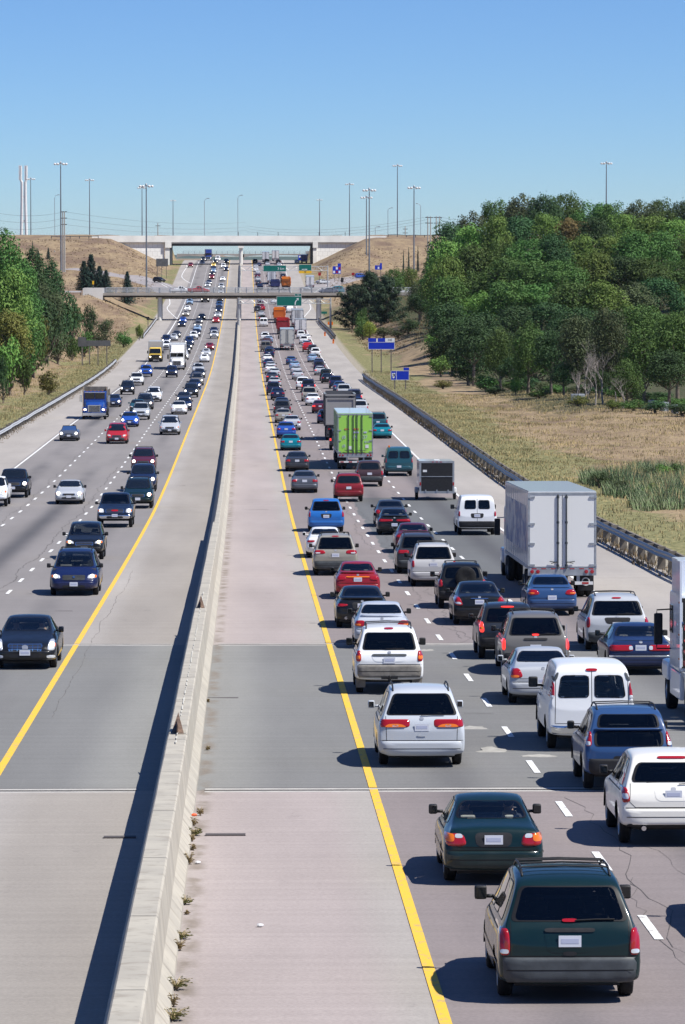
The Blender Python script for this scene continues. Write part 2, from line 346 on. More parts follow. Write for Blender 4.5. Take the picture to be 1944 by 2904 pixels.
class Car:
    def __init__(s, kind, name, lod=0, L=None, W=None, H=None, see=None, dz=0, mod=None):
        sh = SHAPES[kind]; s.sh = sh; s.kind = kind; s.lod = lod
        s.L = L or sh['L']; s.W = W or sh['W']; s.H = H or sh['H']
        s.fx, s.fy, s.fz = s.W/sh['W'], s.L/sh['L'], s.H/sh['H']
        s.root = thing(name, None, None)
        rings = []
        for st in sh['S']:
            st = mod(st) if mod else st
            h = ring_half(st); y = (st[0]-sh['L']/2)*s.fy
            pts = [(x*s.fx, y, z*s.fz) for x, z in h]
            rings.append(pts+[(-x, yy, z) for x, yy, z in pts[-2::-1]])
        n = len(rings[0]); vs = [p for r in rings for p in r]; fs = []
        for i in range(len(rings)-1):
            for j in range(n-1): fs.append((i*n+j, i*n+j+1, (i+1)*n+j+1, (i+1)*n+j))
            fs.append((i*n+n-1, i*n, (i+1)*n, (i+1)*n+n-1))
        for base, rev in ((0, False), ((len(rings)-1)*n, True)):
            for j in range(n//2):
                q = (base+j, base+n-1-j, base+n-2-j, base+j+1)
                if j == n//2-1: q = (base+j, base+n-1-j, base+j+1)
                fs.append(q if not rev else tuple(reversed(q)))
        me = bpy.data.meshes.new('body'); me.from_pydata(vs, [], fs); me.update()
        o = bpy.data.objects.new('body', me); COL.objects.link(o)
        md = o.modifiers.new('s', 'SUBSURF'); md.levels = md.render_levels = {0: 3, 1: 2, 2: 1}[lod]
        dg = bpy.context.evaluated_depsgraph_get(); m2 = bpy.data.meshes.new_from_object(o.evaluated_get(dg))
        bpy.data.objects.remove(o); s.bm = bmesh.new(); s.bm.from_mesh(m2); bpy.data.meshes.remove(m2)
        bmesh.ops.recalc_face_normals(s.bm, faces=s.bm.faces)
        s.bvh = BVHTree.FromBMesh(s.bm)
        s.holes = []; s.see = see
        s.wheels()
    def Y(s, y): return (y-s.sh['L']/2)*s.fy
    def sc(s, pts, axis):
        if axis in ('rear', 'front'): return [(x*s.fx, z*s.fz) for x, z in pts]
        if axis in ('left', 'right'): return [(s.Y(y), z*s.fz) for y, z in pts]
        return [(x*s.fx, s.Y(y)) for x, y in pts]
    def hit(s, axis, a, b):
        o, d = RAYS[axis](a, b); loc, nor, i, _ = s.bvh.ray_cast(o, d)
        if loc is None:
            loc, nor, i, _ = s.bvh.find_nearest(o+d*8 if axis in ('rear','front') else o+d*3.2)
        if nor.dot(d) > 0: nor = -nor
        return loc, nor
    def patch(s, name, axis, pts, mats, offs=.006, rim=None, parent=None, round_=2, flat=False, lens=0., hole=False, d=.10, raw=False):
        pts = pts if raw else s.sc(pts, axis)
        if s.lod == 0: o = densify(chaikin(densify(pts, .22), round_), d) if round_ else densify(pts, d)
        elif s.lod == 1: o = densify(chaikin(pts, 1, .12), .35)
        else: o = densify(list(pts), .6)
        if s.lod and not lens: offs = offs+.012
        cx = sum(p[0] for p in pts)/len(pts); cy = sum(p[1] for p in pts)/len(pts)
        if s.lod == 0: ts = [1, .93, .8, .62, .45, .28, .12]
        elif s.lod == 1: ts = [1, .9, .7, .45, .2]
        else: ts = [1, .6, .3]
        vs = []; fs = []; mi = []; n = len(o); dirv = RAYS[axis](0, 0)[1]
        for k, t in enumerate(ts):
            for (x, y) in o:
                p, nr = s.hit(axis, cx+(x-cx)*t, cy+(y-cy)*t)
                off = (-.004 if (lens and k == 0) else offs)+(lens*min(1, (1-t)*5) if lens else 0)
                nn = (nr*.6-dirv*.4).normalized()
                vs.append(p+nn*off)
        p, nr = s.hit(axis, cx, cy); vs.append(p+(nr*.6-dirv*.4).normalized()*(offs+lens))
        for k in range(len(ts)-1):
            for j in range(n):
                fs.append((k*n+j, k*n+(j+1)%n, (k+1)*n+(j+1)%n, (k+1)*n+j)); mi.append(1 if (rim and k < 1) else 0)
        k = len(ts)-1
        for j in range(n): fs.append((k*n+j, k*n+(j+1)%n, len(vs)-1)); mi.append(0)
        ms = [mats]+([rim] if rim else []); sg_ = 0.
        for q in fs: sg_ += (vs[q[1]]-vs[q[0]]).cross(vs[q[2]]-vs[q[0]]).dot(dirv)
        if sg_ > 0: fs = [tuple(reversed(q)) for q in fs]
        if hole and s.see and s.lod == 0: s.holes.append((axis, [(cx+(x-cx)*.95, cy+(y-cy)*.95) for x, y in o]))
        ob = mobj(name, vs, fs, ms, parent or s.root, smooth=True, mi=mi)
        return ob
    def seam(s, name, axis, path, wd=.010, m=None, offs=.002, closed=False, parent=None, raw=False):
        if s.lod > 0: return
        pts = path if raw else s.sc(path, axis)
        if closed: pts = pts+[pts[0]]
        q = []
        for i in range(len(pts)-1):
            a, b = pts[i], pts[i+1]; n = max(1, int(math.hypot(b[0]-a[0], b[1]-a[1])/.06))
            for k in range(n): q.append((a[0]+(b[0]-a[0])*k/n, a[1]+(b[1]-a[1])*k/n))
        q.append(pts[-1]); vs = []; fs = []; dirv = RAYS[axis](0, 0)[1]
        for i, (x, y) in enumerate(q):
            a = q[max(0, i-1)]; b = q[min(len(q)-1, i+1)]; dx, dy = b[0]-a[0], b[1]-a[1]; l = math.hypot(dx, dy) or 1
            for sg in (-1, 1):
                p, nr = s.hit(axis, x-dy/l*wd/2*sg, y+dx/l*wd/2*sg); vs.append(p+(nr*.5-dirv*.5).normalized()*offs)
        for i in range(len(q)-1): fs.append((2*i, 2*i+2, 2*i+3, 2*i+1))
        return mobj(name, vs, fs, m or M['frit'], parent or s.root)
    def wheels(s):
        sh = s.sh; r = sh['wr']*(.5+.5*s.fz); s.wr = r; n = {0: 28, 1: 14, 2: 8}[s.lod]
        for ay in sh['ax']:
            for sg in (-1, 1):
                y = s.Y(ay); xo = s.W/2-.045; wd = .215
                b = MB(); x1 = sg*xo; x0 = sg*(xo-wd)
                pr = [(0, r*.62), (.012, r*.93), (.04, r), (wd-.04, r), (wd-.012, r*.93), (wd, r*.62)]
                b.lathe([(sg*(xo-a), q) for a, q in pr], n, 'x', (0, y, r))
                w = b.build('wheel', M['tyre'], s.root, smooth=True)
                b = MB(); b.lathe([(sg*(xo-.004), r*.63), (sg*(xo-.004), r*.56), (sg*(xo-.05), r*.50), (sg*(xo-.03), r*.15), (sg*(xo-.02), .001)], n, 'x', (0, y, r))
                if s.lod < 2: b.build('rim', M['rim'], w, smooth=True)
                # wheel arch opening
                ra = r*1.17
                if s.lod < 2:
                    dele = [f for f in s.bm.faces if f.calc_center_median().x*sg > s.W/2-.24 and
                            math.hypot(f.calc_center_median().y-y, f.calc_center_median().z-r) < ra]
                    bmesh.ops.delete(s.bm, geom=dele, context='FACES')
                    for v in s.bm.verts:
                        if v.is_boundary and v.co.x*sg > s.W/2-.30:
                            dd = math.hypot(v.co.y-y, v.co.z-r)
                            if .75*ra < dd < 1.35*ra and v.co.z > r*.9:
                                v.co.y = y+(v.co.y-y)/dd*ra; v.co.z = r+(v.co.z-r)/dd*ra
                    b = MB(); k = 12; vs = []; fs = []
                    for i in range(k+1):
                        a = pi*i/k
                        for xx in (s.W/2-.03, s.W/2-.5): vs.append((sg*xx, y+cos(a)*ra, r+sin(a)*ra))
                    for i in range(k): fs.append((2*i, 2*i+1, 2*i+3, 2*i+2))
                    b.add(vs, fs); b.build('wheel_arch', M['frit'], s.root)
    def std(s, **k):
        """windows, lamps, bumpers, mirrors: k overrides"""
        sh = s.sh; g = M['glass'] if not (s.see and s.lod == 0) else M[s.see]; dg = g
        gb = g if not k.get('darkrear') or s.lod else M['tint']
        rw = k.get('rw', sh['rw'])
        if rw:
            r = s.patch('rear_window', 'rear', rw, gb, .006, M['frit'], hole=True)
        for q in (k.get('rws') or []):
            s.patch('rear_window', 'rear', q, gb, .008, M['frit'], hole=True)
        if k.get('ws', 1): s.patch('windscreen', 'front', sh['ws'], M['clear'] if (s.see and s.lod == 0) else M['glass'], .006, M['frit'], hole=True)
        for q in k.get('sw', sh['sw']):
            for a in ('left', 'right'): s.patch('side_window', a, q, gb if (s.see and s.lod == 0 and k.get('darkrear')) else g, .006, M['frit'], hole=True)
        lit = k.get('lit', 0)
        for sg in (1, -1):
            tl = [(x*sg, z) for x, z in k.get('tl', sh['tl'])]
            t = s.patch('tail_light', 'rear', tl, M['redlit'] if lit else M['red'], .004, None, lens=.018, round_=2, d=.05)
            for nm, mt, pl in k.get('tls', []):
                if s.lod < 2: s.patch(nm, 'rear', [(x*sg, z) for x, z in pl], M[mt], .026, None, parent=t, d=.05)
            hl = [(x*sg, z) for x, z in k.get('hl', sh['hl'])]
            h = s.patch('headlight', 'front', hl, M['lens'], .004, None, lens=.018, d=.05)
            on = k.get('on', 0)
            if on:
                cx = sum(p[0] for p in hl)/len(hl); cz = sum(p[1] for p in hl)/len(hl); rr = .075 if s.lod == 0 else .11
                s.patch('bulb', 'front', [(cx+rr*cos(2*pi*i/6), cz+rr*sin(2*pi*i/6)) for i in range(6)], M['lampw' if on == 2 else 'lamp'], .028, None, parent=h)
            if s.lod < 2:
                cx = max(abs(p[0]) for p in hl)*sg; cz = sum(p[1] for p in hl)/len(hl)
                s.patch('turn_signal', 'front', [(cx-.10*sg, cz-.05), (cx-.015*sg, cz-.05), (cx-.015*sg, cz+.04), (cx-.10*sg, cz+.04)], M['amber'], .024, None, parent=h)
        gm = M['trim']
        g_ = s.patch('grille', 'front', k.get('gr', sh['gr']), gm, .006, M['chrome'] if k.get('grc', 1) and s.lod < 2 else None)
        if s.lod == 0:
            ps = s.sc(k.get('gr', sh['gr']), 'front'); xa = min(p[0] for p in ps); xb = max(p[0] for p in ps); za = min(p[1] for p in ps); zb = max(p[1] for p in ps)
            nb = k.get('bars', 4)
            for i in range(nb):
                z = za+(zb-za)*(i+.7)/(nb+.4)
                s.seam('grille_bar', 'front', [(xa*.93, z), (xb*.93, z)], .016, M['chrome'] if k.get('grc', 1) else M['grey'], .012, raw=True, parent=g_)
            for i in range(k.get('vbars', 0)):
                x = xa+(xb-xa)*(i+1)/(k.get('vbars')+1)
                s.seam('grille_bar', 'front', [(x, za+.02), (x, zb-.02)], .02, M['chrome'], .014, raw=True, parent=g_)
        zb0, zb1 = k.get('bump', sh['bump']); hw = sh['W']/2
        bmt = {'body': PAINT, 'grey': M['grey'], 'trim': M['trim'], 'chrome': M['chrome'], 'dirt': M['dirt']}[k.get('bm', 'body')]
        rb = s.patch('rear_bumper', 'rear', [(-hw*.97, zb0), (hw*.97, zb0), (hw*.985, zb1), (-hw*.985, zb1)], bmt, .004, None, lens=.035, round_=1)
        fb = s.patch('front_bumper', 'front', [(-hw*.86, zb0+.02), (hw*.86, zb0+.02), (hw*.88, zb1-.06), (-hw*.88, zb1-.06)], bmt, .004, None, lens=.03, round_=1)
        if s.lod < 2:
            s.patch('air_intake', 'front', [(-.45, zb0+.05), (.45, zb0+.05), (.42, zb0+.15), (-.42, zb0+.15)], M['trim'], .045, None, parent=fb)
        # plates
        for ax, z in (('rear', k.get('plate', sh['plate'])), ('front', zb0+.19)):
            if s.lod == 2 and ax == 'front': continue
            p, nr = s.hit(ax, 0, z*s.fz); sg = -1 if ax == 'rear' else 1
            b = MB(); y = p.y+sg*(.05 if (ax == 'front' or z < zb1+.02) else .012); w_ = .155
            b.box(-w_, w_, min(y, y+sg*.012), max(y, y+sg*.012), z*s.fz-.078, z*s.fz+.078)
            if s.lod == 0: b.box(-w_*.78, w_*.78, min(y, y+sg*.015), max(y, y+sg*.015), z*s.fz-.03, z*s.fz+.035, 1)
            b.build('number_plate', [M['plate'], M['plateb']], s.root)
        if k.get('recess') and s.lod < 2:
            z = k.get('plate', sh['plate']); s.patch('plate_recess', 'rear', [(-.30, z-.12), (.30, z-.12), (.34, z+.12), (-.34, z+.12)], M['trim'] if k['recess'] == 1 else PAINT, .005, None)
        # mirrors
        my, mz = sh['mir']; my = s.Y(my); mz = mz*s.fz
        mb = k.get('mb', 'trim'); mbm = PAINT if mb == 'body' else M['trim']
        for sg in (-1, 1):
            p, nr = s.hit('left' if sg < 0 else 'right', my, mz-.03)
            big = k.get('bigmir', 1.0)
            b = MB(); x0 = abs(p.x)-.02; x1 = x0+.12+.13*big
            xa, xb = (x0+.10)*sg, x1*sg
            b.box(min(xa, xb), max(xa, xb), my-.06, my+.07, mz-.02, mz+.15*big, bev=.035 if s.lod == 0 else 0)
            b.box(min(x0*sg, xa*1.02), max(x0*sg, xa*1.02), my-.02, my+.03, mz, mz+.05)
            mo = b.build('wing_mirror', mbm, s.root, smooth=s.lod == 0)
            if s.lod == 0:
                b = MB(); b.box(min(xa, xb)+.02, max(xa, xb)-.02, my-.066, my-.060, mz+.005, mz+.125*big); b.build('mirror_glass', M['glass'], mo)
        # under side
        b = MB(); zz = sh['S'][4][1]*s.fz
        b.box(-s.W/2+.26, s.W/2-.26, -s.L/2+.55, s.L/2-.45, zz-.05, zz+.04)
        b.build('underbody', M['frit'], s.root)
        if s.lod == 0 and s.kind in ('sedan', 'minivan', 'suv'):
            z = {'sedan': .955, 'minivan': 1.085, 'suv': 1.10}[s.kind]; k.get('badge', 1) and s.patch('badge', 'rear', [(-.045, z-.03), (.045, z-.03), (.045, z+.03), (-.045, z+.03)], M['rim'], .01, None, d=.05)
            s.seam('bumper_seam', 'rear', [(-sh['W']*.47, zb1+.01), (sh['W']*.47, zb1+.01)], .016)
            s.seam('bumper_line', 'rear', [(-sh['W']*.44, (zb0+zb1)/2), (sh['W']*.44, (zb0+zb1)/2)], .014, M['frit'], .042)
        if s.lod == 0:
            for sg in (-1, 1):
                a = 'left' if sg < 0 else 'right'; sw = k.get('sw', sh['sw'])
                xs = [p[0] for q in sw for p in q]; mids = [(max(p[0] for p in sw[i])+min(p[0] for p in sw[i+1]))/2 for i in range(len(sw)-1)]
                bz = sh['belt']
                for yy in mids+[max(xs)+.1]: s.seam('door_seam', a, [(yy, .36), (yy, bz)], .012)
                s.seam('belt_moulding', a, [(min(xs)+.05, bz+.0), (max(xs)+.02, bz-.02)], .022, M['trim'], .006)
                if k.get('side'): s.seam('side_moulding', a, [(.35, .55), (sh['L']-.6, .55)], k['side'], PAINT, .014)
                for i, q in enumerate(sw[-2:]): s.seam('door_handle', a, [(min(p[0] for p in q)+.08, bz-.12), (min(p[0] for p in q)+.26, bz-.12)], .03, PAINT, .03)
        return s
    def rack(s, cross=3, w=.56, h=.06, m='trim', y0=.75, y1=2.4):
        y0, y1 = s.Y(y0), s.Y(y1)
        for sg in (-1, 1):
            b = MB(); pts = []
            for i in range(9):
                y = y0+(y1-y0)*i/8; p, _ = s.hit('top', sg*w*s.fx, y); pts.append((sg*w*s.fx, y, p.z+h*min(1, 4*min(i, 8-i)/8+.05)))
            b.tube(pts, .018 if s.lod == 0 else .03, 6); b.build('roof_rail', M[m], s.root, smooth=True)
        for i in range(cross):
            y = y0+(y1-y0)*(i+.6)/(cross+.2)*.95; p, _ = s.hit('top', 0, y); b = MB(); b.tube([(-w*s.fx, y, p.z+h*.75), (0, y, p.z+h), (w*s.fx, y, p.z+h*.75)], .014, 6)
            b.build('roof_bar', M[m], s.root)
        return s
    def wiper(s, x0=-.05, x1=.42, z=None):
        if s.lod: return s
        z = (z or s.sh['rw'][0][1])*s.fz+.03; pts = []
        for x in (x0, (x0+x1)/2, x1):
            p, n = s.hit('rear', x, z+.012*(x != x0)); pts.append(p+Vector((0, -.03, 0)))
        b = MB(); b.tube(pts, .010, 5); b.build('rear_wiper', M['frit'], s.root); return s
    def brake3(s, z, w=.13, h=.025, lit=0):
        s.patch('high_brake_light', 'rear', [(-w, z-h), (w, z-h), (w, z+h), (-w, z+h)], M['redlit' if lit else 'red'], .02, None); return s
    def cabin(s, seats='seat', rows=None, zf=.42):
        if s.lod: return s
        sh = s.sh; zf *= s.fz; k5 = 1.0
        if s.kind == 'sedan': zf = .26; k5 = .88
        b = MB(); b.box(-s.W/2+.14, s.W/2-.14, s.Y(.45), s.Y(sh['mir'][0]+.5), zf-.05, zf)
        yd = s.Y(sh['mir'][0]+.12); b.box(-s.W/2+.16, s.W/2-.16, yd, yd+.45, zf, sh['mir'][1]*s.fz-.03)
        b.build('cabin_floor', M['cabin'], s.root)
        rows = rows or {'sedan': (1.35, 2.2), 'minivan': (.9, 1.8, 2.7), 'suv': (1.2, 2.1), 'van': (3.2,), 'pickup': (2.9,)}[s.kind]
        for r_, yy in enumerate(rows):
            for x in (-.38, .38):
                y = s.Y(yy); b = MB()
                b.box(x-.24, x+.24, y, y+.5, zf+.05, zf+.22, bev=.04)
                R = Matrix.Translation((x, y+.04, zf+.2)) @ Matrix.Rotation(radians(12), 4, 'X')
                b.box(-.23, .23, -.07, .06, -.05, .52*k5, bev=.045, M_=R)
                b.box(-.13, .13, -.05, .05, .56*k5, .72*k5, bev=.04, M_=R)
                b.build('seat', M[seats], s.root, smooth=False)
        y = s.Y(sh['mir'][0]-.05); b = MB()
        c = Vector((-.38, y-.12, sh['mir'][1]*s.fz-.08)); pts = [c+Vector((cos(t)*.18, sin(t)*.07, sin(t)*.17)) for t in [2*pi*i/14 for i in range(15)]]
        b.tube(pts, .016, 5); b.build('steering_wheel', M['cabin'], s.root)
        return s
    def done(s, color=(.5,.5,.5)):
        if s.holes:
            dele = []
            for f in s.bm.faces:
                c = f.calc_center_median(); n = f.normal
                for ax, pl in s.holes:
                    if ax == 'rear' and c.y < 0 and n.y < -.12 and poly_in((c.x, c.z), pl): dele.append(f); break
                    if ax == 'front' and c.y > 0 and n.y > .12 and poly_in((c.x, c.z), pl): dele.append(f); break
                    if ax == 'left' and c.x < 0 and n.x < -.3 and poly_in((c.y, c.z), pl): dele.append(f); break
                    if ax == 'right' and c.x > 0 and n.x > .3 and poly_in((c.y, c.z), pl): dele.append(f); break
            bmesh.ops.delete(s.bm, geom=dele, context='FACES')
        me = bpy.data.meshes.new('body'); s.bm.to_mesh(me); s.bm.free(); me.materials.append(PAINT)
        me.polygons.foreach_set('use_smooth', [True]*len(me.polygons)); me.update()
        link(bpy.data.objects.new('body', me), s.root)
        setcol(s.root, color); return s.root
def setcol(root, color):
    for c in allkids(root): c.color = (*color, 1)
def place(root, P, away=True, axle=None, L=None, ax=None, yawd=0.0):
    """put the near axle of a vehicle on the road point P"""
    sl = atan(slope(P.y)); k = root.get('_k')
    if away:
        off = root['_ra']; root.rotation_euler = (sl, 0, radians(yawd)); root.location = P-Vector((-sin(radians(yawd))*off, off*cos(sl), off*sin(sl)))
    else:
        off = root['_fa']; root.rotation_euler = (-sl, 0, pi+radians(yawd)); root.location = P+Vector((-sin(radians(yawd))*off, off*cos(sl), off*sin(sl)))
    return root
def axles(root, ra, fa):
    root['_ra'] = ra; root['_fa'] = fa; return root
# ------------------------------------------------------------------ trucks
def wheel_at(root, x, y, r=.5, wd=.28, dual=False, n=18, rim=True):
    sg = 1 if x > 0 else -1
    for k in range(2 if dual else 1):
        xo = abs(x)-k*(wd+.06); b = MB()
        pr = [(0, r*.55), (.0, r*.62), (.02, r*.95), (.05, r), (wd-.05, r), (wd-.02, r*.95), (wd, r*.6)]
        b.lathe([(sg*(xo-a), q) for a, q in pr], n, 'x', (0, y, r)); w = b.build('wheel', M['tyre'], root, smooth=True)
        if rim and k == 0:
            b = MB(); b.lathe([(sg*(xo-.01), r*.58), (sg*(xo-.12), r*.5), (sg*(xo-.10), r*.22), (sg*(xo-.01), r*.18), (sg*xo, .001)], n, 'x', (0, y, r))
            b.build('rim', M['rim'], w, smooth=True)
def part(name, m, root, boxes, bev=0., smooth=False, extra=None):
    b = MB()
    for q in boxes: b.box(*q[:6], mi=q[6] if len(q) > 6 else 0, bev=bev)
    if extra: extra(b)
    return b.build(name, m, root, smooth)
def partn(name, m, root, boxes, bev=0.):
    for q in boxes: o = part(name, m, root, [q], bev)
    return o
def wtext(txt, size, m, parent, loc, rot, name='lettering'):
    cu = bpy.data.curves.new(name, 'FONT'); cu.body = txt; cu.size = size; cu.align_x = 'CENTER'; cu.align_y = 'CENTER'; cu.extrude = .004
    o = bpy.data.objects.new(name, cu); COL.objects.link(o)
    me = bpy.data.meshes.new_from_object(o.evaluated_get(bpy.context.evaluated_depsgraph_get())); bpy.data.objects.remove(o)
    me.materials.clear(); me.materials.append(m)
    o = link(bpy.data.objects.new(name, me), parent); o.location = loc; o.rotation_euler = rot; return o
def rear_box(root, W, z0, z1, y, paint, lod=0, rods=2, doorcol=None):
    """double doors with lock rods and hinges on the rear face y"""
    h = W/2
    for sg in (-1, 1):
        xa, xb = (.02, h-.07) if sg > 0 else (-h+.07, -.02)
        d = part('rear_door', paint, root, [(xa, xb, y-.05, y-.005, z0+.05, z1-.12)], bev=.012)
        if doorcol: d.color = (*doorcol, 1)
        b = MB()
        xs = [.14, .50] if rods == 4 else [.16]
        for x in xs:
            b.tube([(sg*x, y-.09, z0-.03), (sg*x, y-.09, z1-.1)], .028, 6)
            for z in (z0+.1, z0+(z1-z0)*.33, z0+(z1-z0)*.6, z1-.2): b.box(sg*x-.05, sg*x+.05, y-.08, y-.05, z-.04, z+.04)
            b.tube([(sg*x, y-.11, z0+.22), (sg*(x+.32), y-.11, z0+.26)], .018, 5)
            b.tube([(sg*x, y-.11, z0+.26), (sg*(x+.26), y-.11, z0+.18)], .014, 5)
        b.build('lock_rod', M['grey'], d)
        b = MB()
        for t in (.04, .32, .58, .93):
            z = z0+(z1-z0)*t; b.box(*( (h-.26, h+.01) if sg > 0 else (-h-.01, -h+.26)), y-.085, y-.052, z-.035, z+.035)
        b.build('hinge', M['steel'], d)
def trailer_rear(name, L=15., W=2.6, H=4.1, z0=1.2, col=(.66,.66,.65), roofc=None, rods=2, cab=True, cabcol=(.7,.7,.7), axy=(1.3, 2.6), sidecol=None):
    root = thing(name, None, None); h = W/2; P = PAINT; ya = -L/2
    fr = part('trailer_body', P, root, [(-h, h, ya, ya+L, z0, H)], bev=.03)
    part('rear_frame', M['steel'] if not roofc else M['steel'], root, [(-h, -h+.07, ya-.06, ya-.003, z0-.05, H-.02), (h-.07, h, ya-.06, ya-.003, z0-.05, H-.02), (-h+.07, h-.07, ya-.06, ya-.003, H-.12, H-.02), (-h, h, ya-.06, ya-.003, z0-.28, z0+.02)])
    rear_box(root, W, z0, H, ya, P, rods=rods)
    r = part('roof', P, root, [(-h+.02, h-.02, ya+.02, ya+L-.02, H+.003, H+.03)]); rc = roofc or (.45,.52,.58)
    for sg in (-1, 1):
        part('side_rail', M['steel'], root, [(sg*h-.02, sg*h+.02, ya+.05, ya+L-.05, z0-.02, z0+.10)])
        b = MB()
        for k in range(int(L/1.2)): b.box(min(sg*h, sg*(h+.012)), max(sg*h, sg*(h+.012)), ya+.5+k*1.2, ya+.55+k*1.2, z0+.12, H-.1)
        b.build('side_rib', M['steel'], root)
        b = MB()
        for k in (0, 1): b.lathe([(0, .075), (-.03, .07), (-.035, .001)], 12, 'y', (sg*(h-.16-.22*k), ya-.063, z0-.13))
        b.build('tail_light', M['red'], root)
        part('mud_flap', M['trim'], root, [(sg*(h-.37)-.3, sg*(h-.37)+.3, ya+.35, ya+.37, .28, z0-.25)])
        part('bumper_strut', M['steel'], root, [(sg*.62-.06, sg*.62+.06, ya+.02, ya+.12, .62, z0-.28)])
        for y in axy: wheel_at(root, sg*(h-.03), ya+y, .51, .28, dual=True)
    b = MB()
    b.box(-h+.12, h-.12, ya-.02, ya+.08, .52, .64)
    for k in range(4):
        b.box(-h+.2+k*.62, -h+.45+k*.62, ya-.026, ya-.021, .54, .62, 1)
    b.build('underride_bumper', [M['white'], M['red']], root)
    b = MB()
    for k in range(7): b.box(-h+.15+k*.36, -h+.33+k*.36, ya-.066, ya-.061, z0-.035, z0+.0, 0)
    b.build('reflector_strip', M['red'], root)
    part('chassis', M['frit'], root, [(-.45, .45, ya+.3, ya+L-1, z0-.32, z0-.05)])
    for c in allkids(root): c.color = (*col, 1)
    r.color = (*rc, 1)
    if cab:
        y = ya+L+.6; cs = []
        cs.append(part('cab', P, root, [(-1.2, 1.2, y, y+2.0, .9, 3.0)], bev=.12))
        cs.append(part('bonnet', P, root, [(-1.0, 1.0, y+1.9, y+3.9, .8, 1.95)], bev=.2))
        cs.append(part('wind_deflector', P, root, [(-1.15, 1.15, y+.1, y+1.5, 2.95, 3.7)], bev=.25))
        for c in cs: c.color = (*cabcol, 1)
        for sg in (-1, 1):
            part('wing_mirror', M['trim'], root, [(sg*1.48-.12, sg*1.48+.12, y+1.85, y+1.95, 1.75, 2.45)], bev=.03)
            part('mirror_arm', M['steel'], root, [(min(sg*1.18, sg*1.5), max(sg*1.18, sg*1.5), y+1.88, y+1.92, 2.47, 2.51)])
            f = part('fender', P, root, [(sg*1.05-.2, sg*1.05+.2, y+2.4, y+3.8, .55, 1.2)], bev=.12); f.color = (*cabcol, 1)
            wheel_at(root, sg*1.24, y+3.1, .5, .28)
            for yy in (-1.1, -2.3): wheel_at(root, sg*1.24, y+yy+1.0, .5, .28, dual=True)
            part('fuel_tank', M['rim'], root, [(sg*1.0-.22, sg*1.0+.22, y+.4, y+1.7, .5, 1.05)], bev=.15)
    return axles(root, ya+axy[0], ya+axy[-1])
def box_truck_rear(name, L=6.5, W=2.4, H=3.5, z0=1.0, col=(.7,.7,.7), cabcol=(.6,.6,.6)):
    r = trailer_rear(name, L, W, H, z0, col, cab=False, axy=(1.5,))
    y = -L/2+L+.15
    for q, nm in ((( -1.0, 1.0, y, y+1.7, .6, 2.3), 'cab'), ((-.9, .9, y+1.6, y+2.5, .55, 1.45), 'bonnet')):
        c = part(nm, PAINT, r, [q], bev=.12); c.color = (*cabcol, 1)
    for sg in (-1, 1):
        part('wing_mirror', M['trim'], r, [(sg*1.25-.1, sg*1.25+.1, y+1.3, y+1.38, 1.5, 1.95)], bev=.02)
        wheel_at(r, sg*(W/2-.06), y+1.6, .42, .25)
    return r
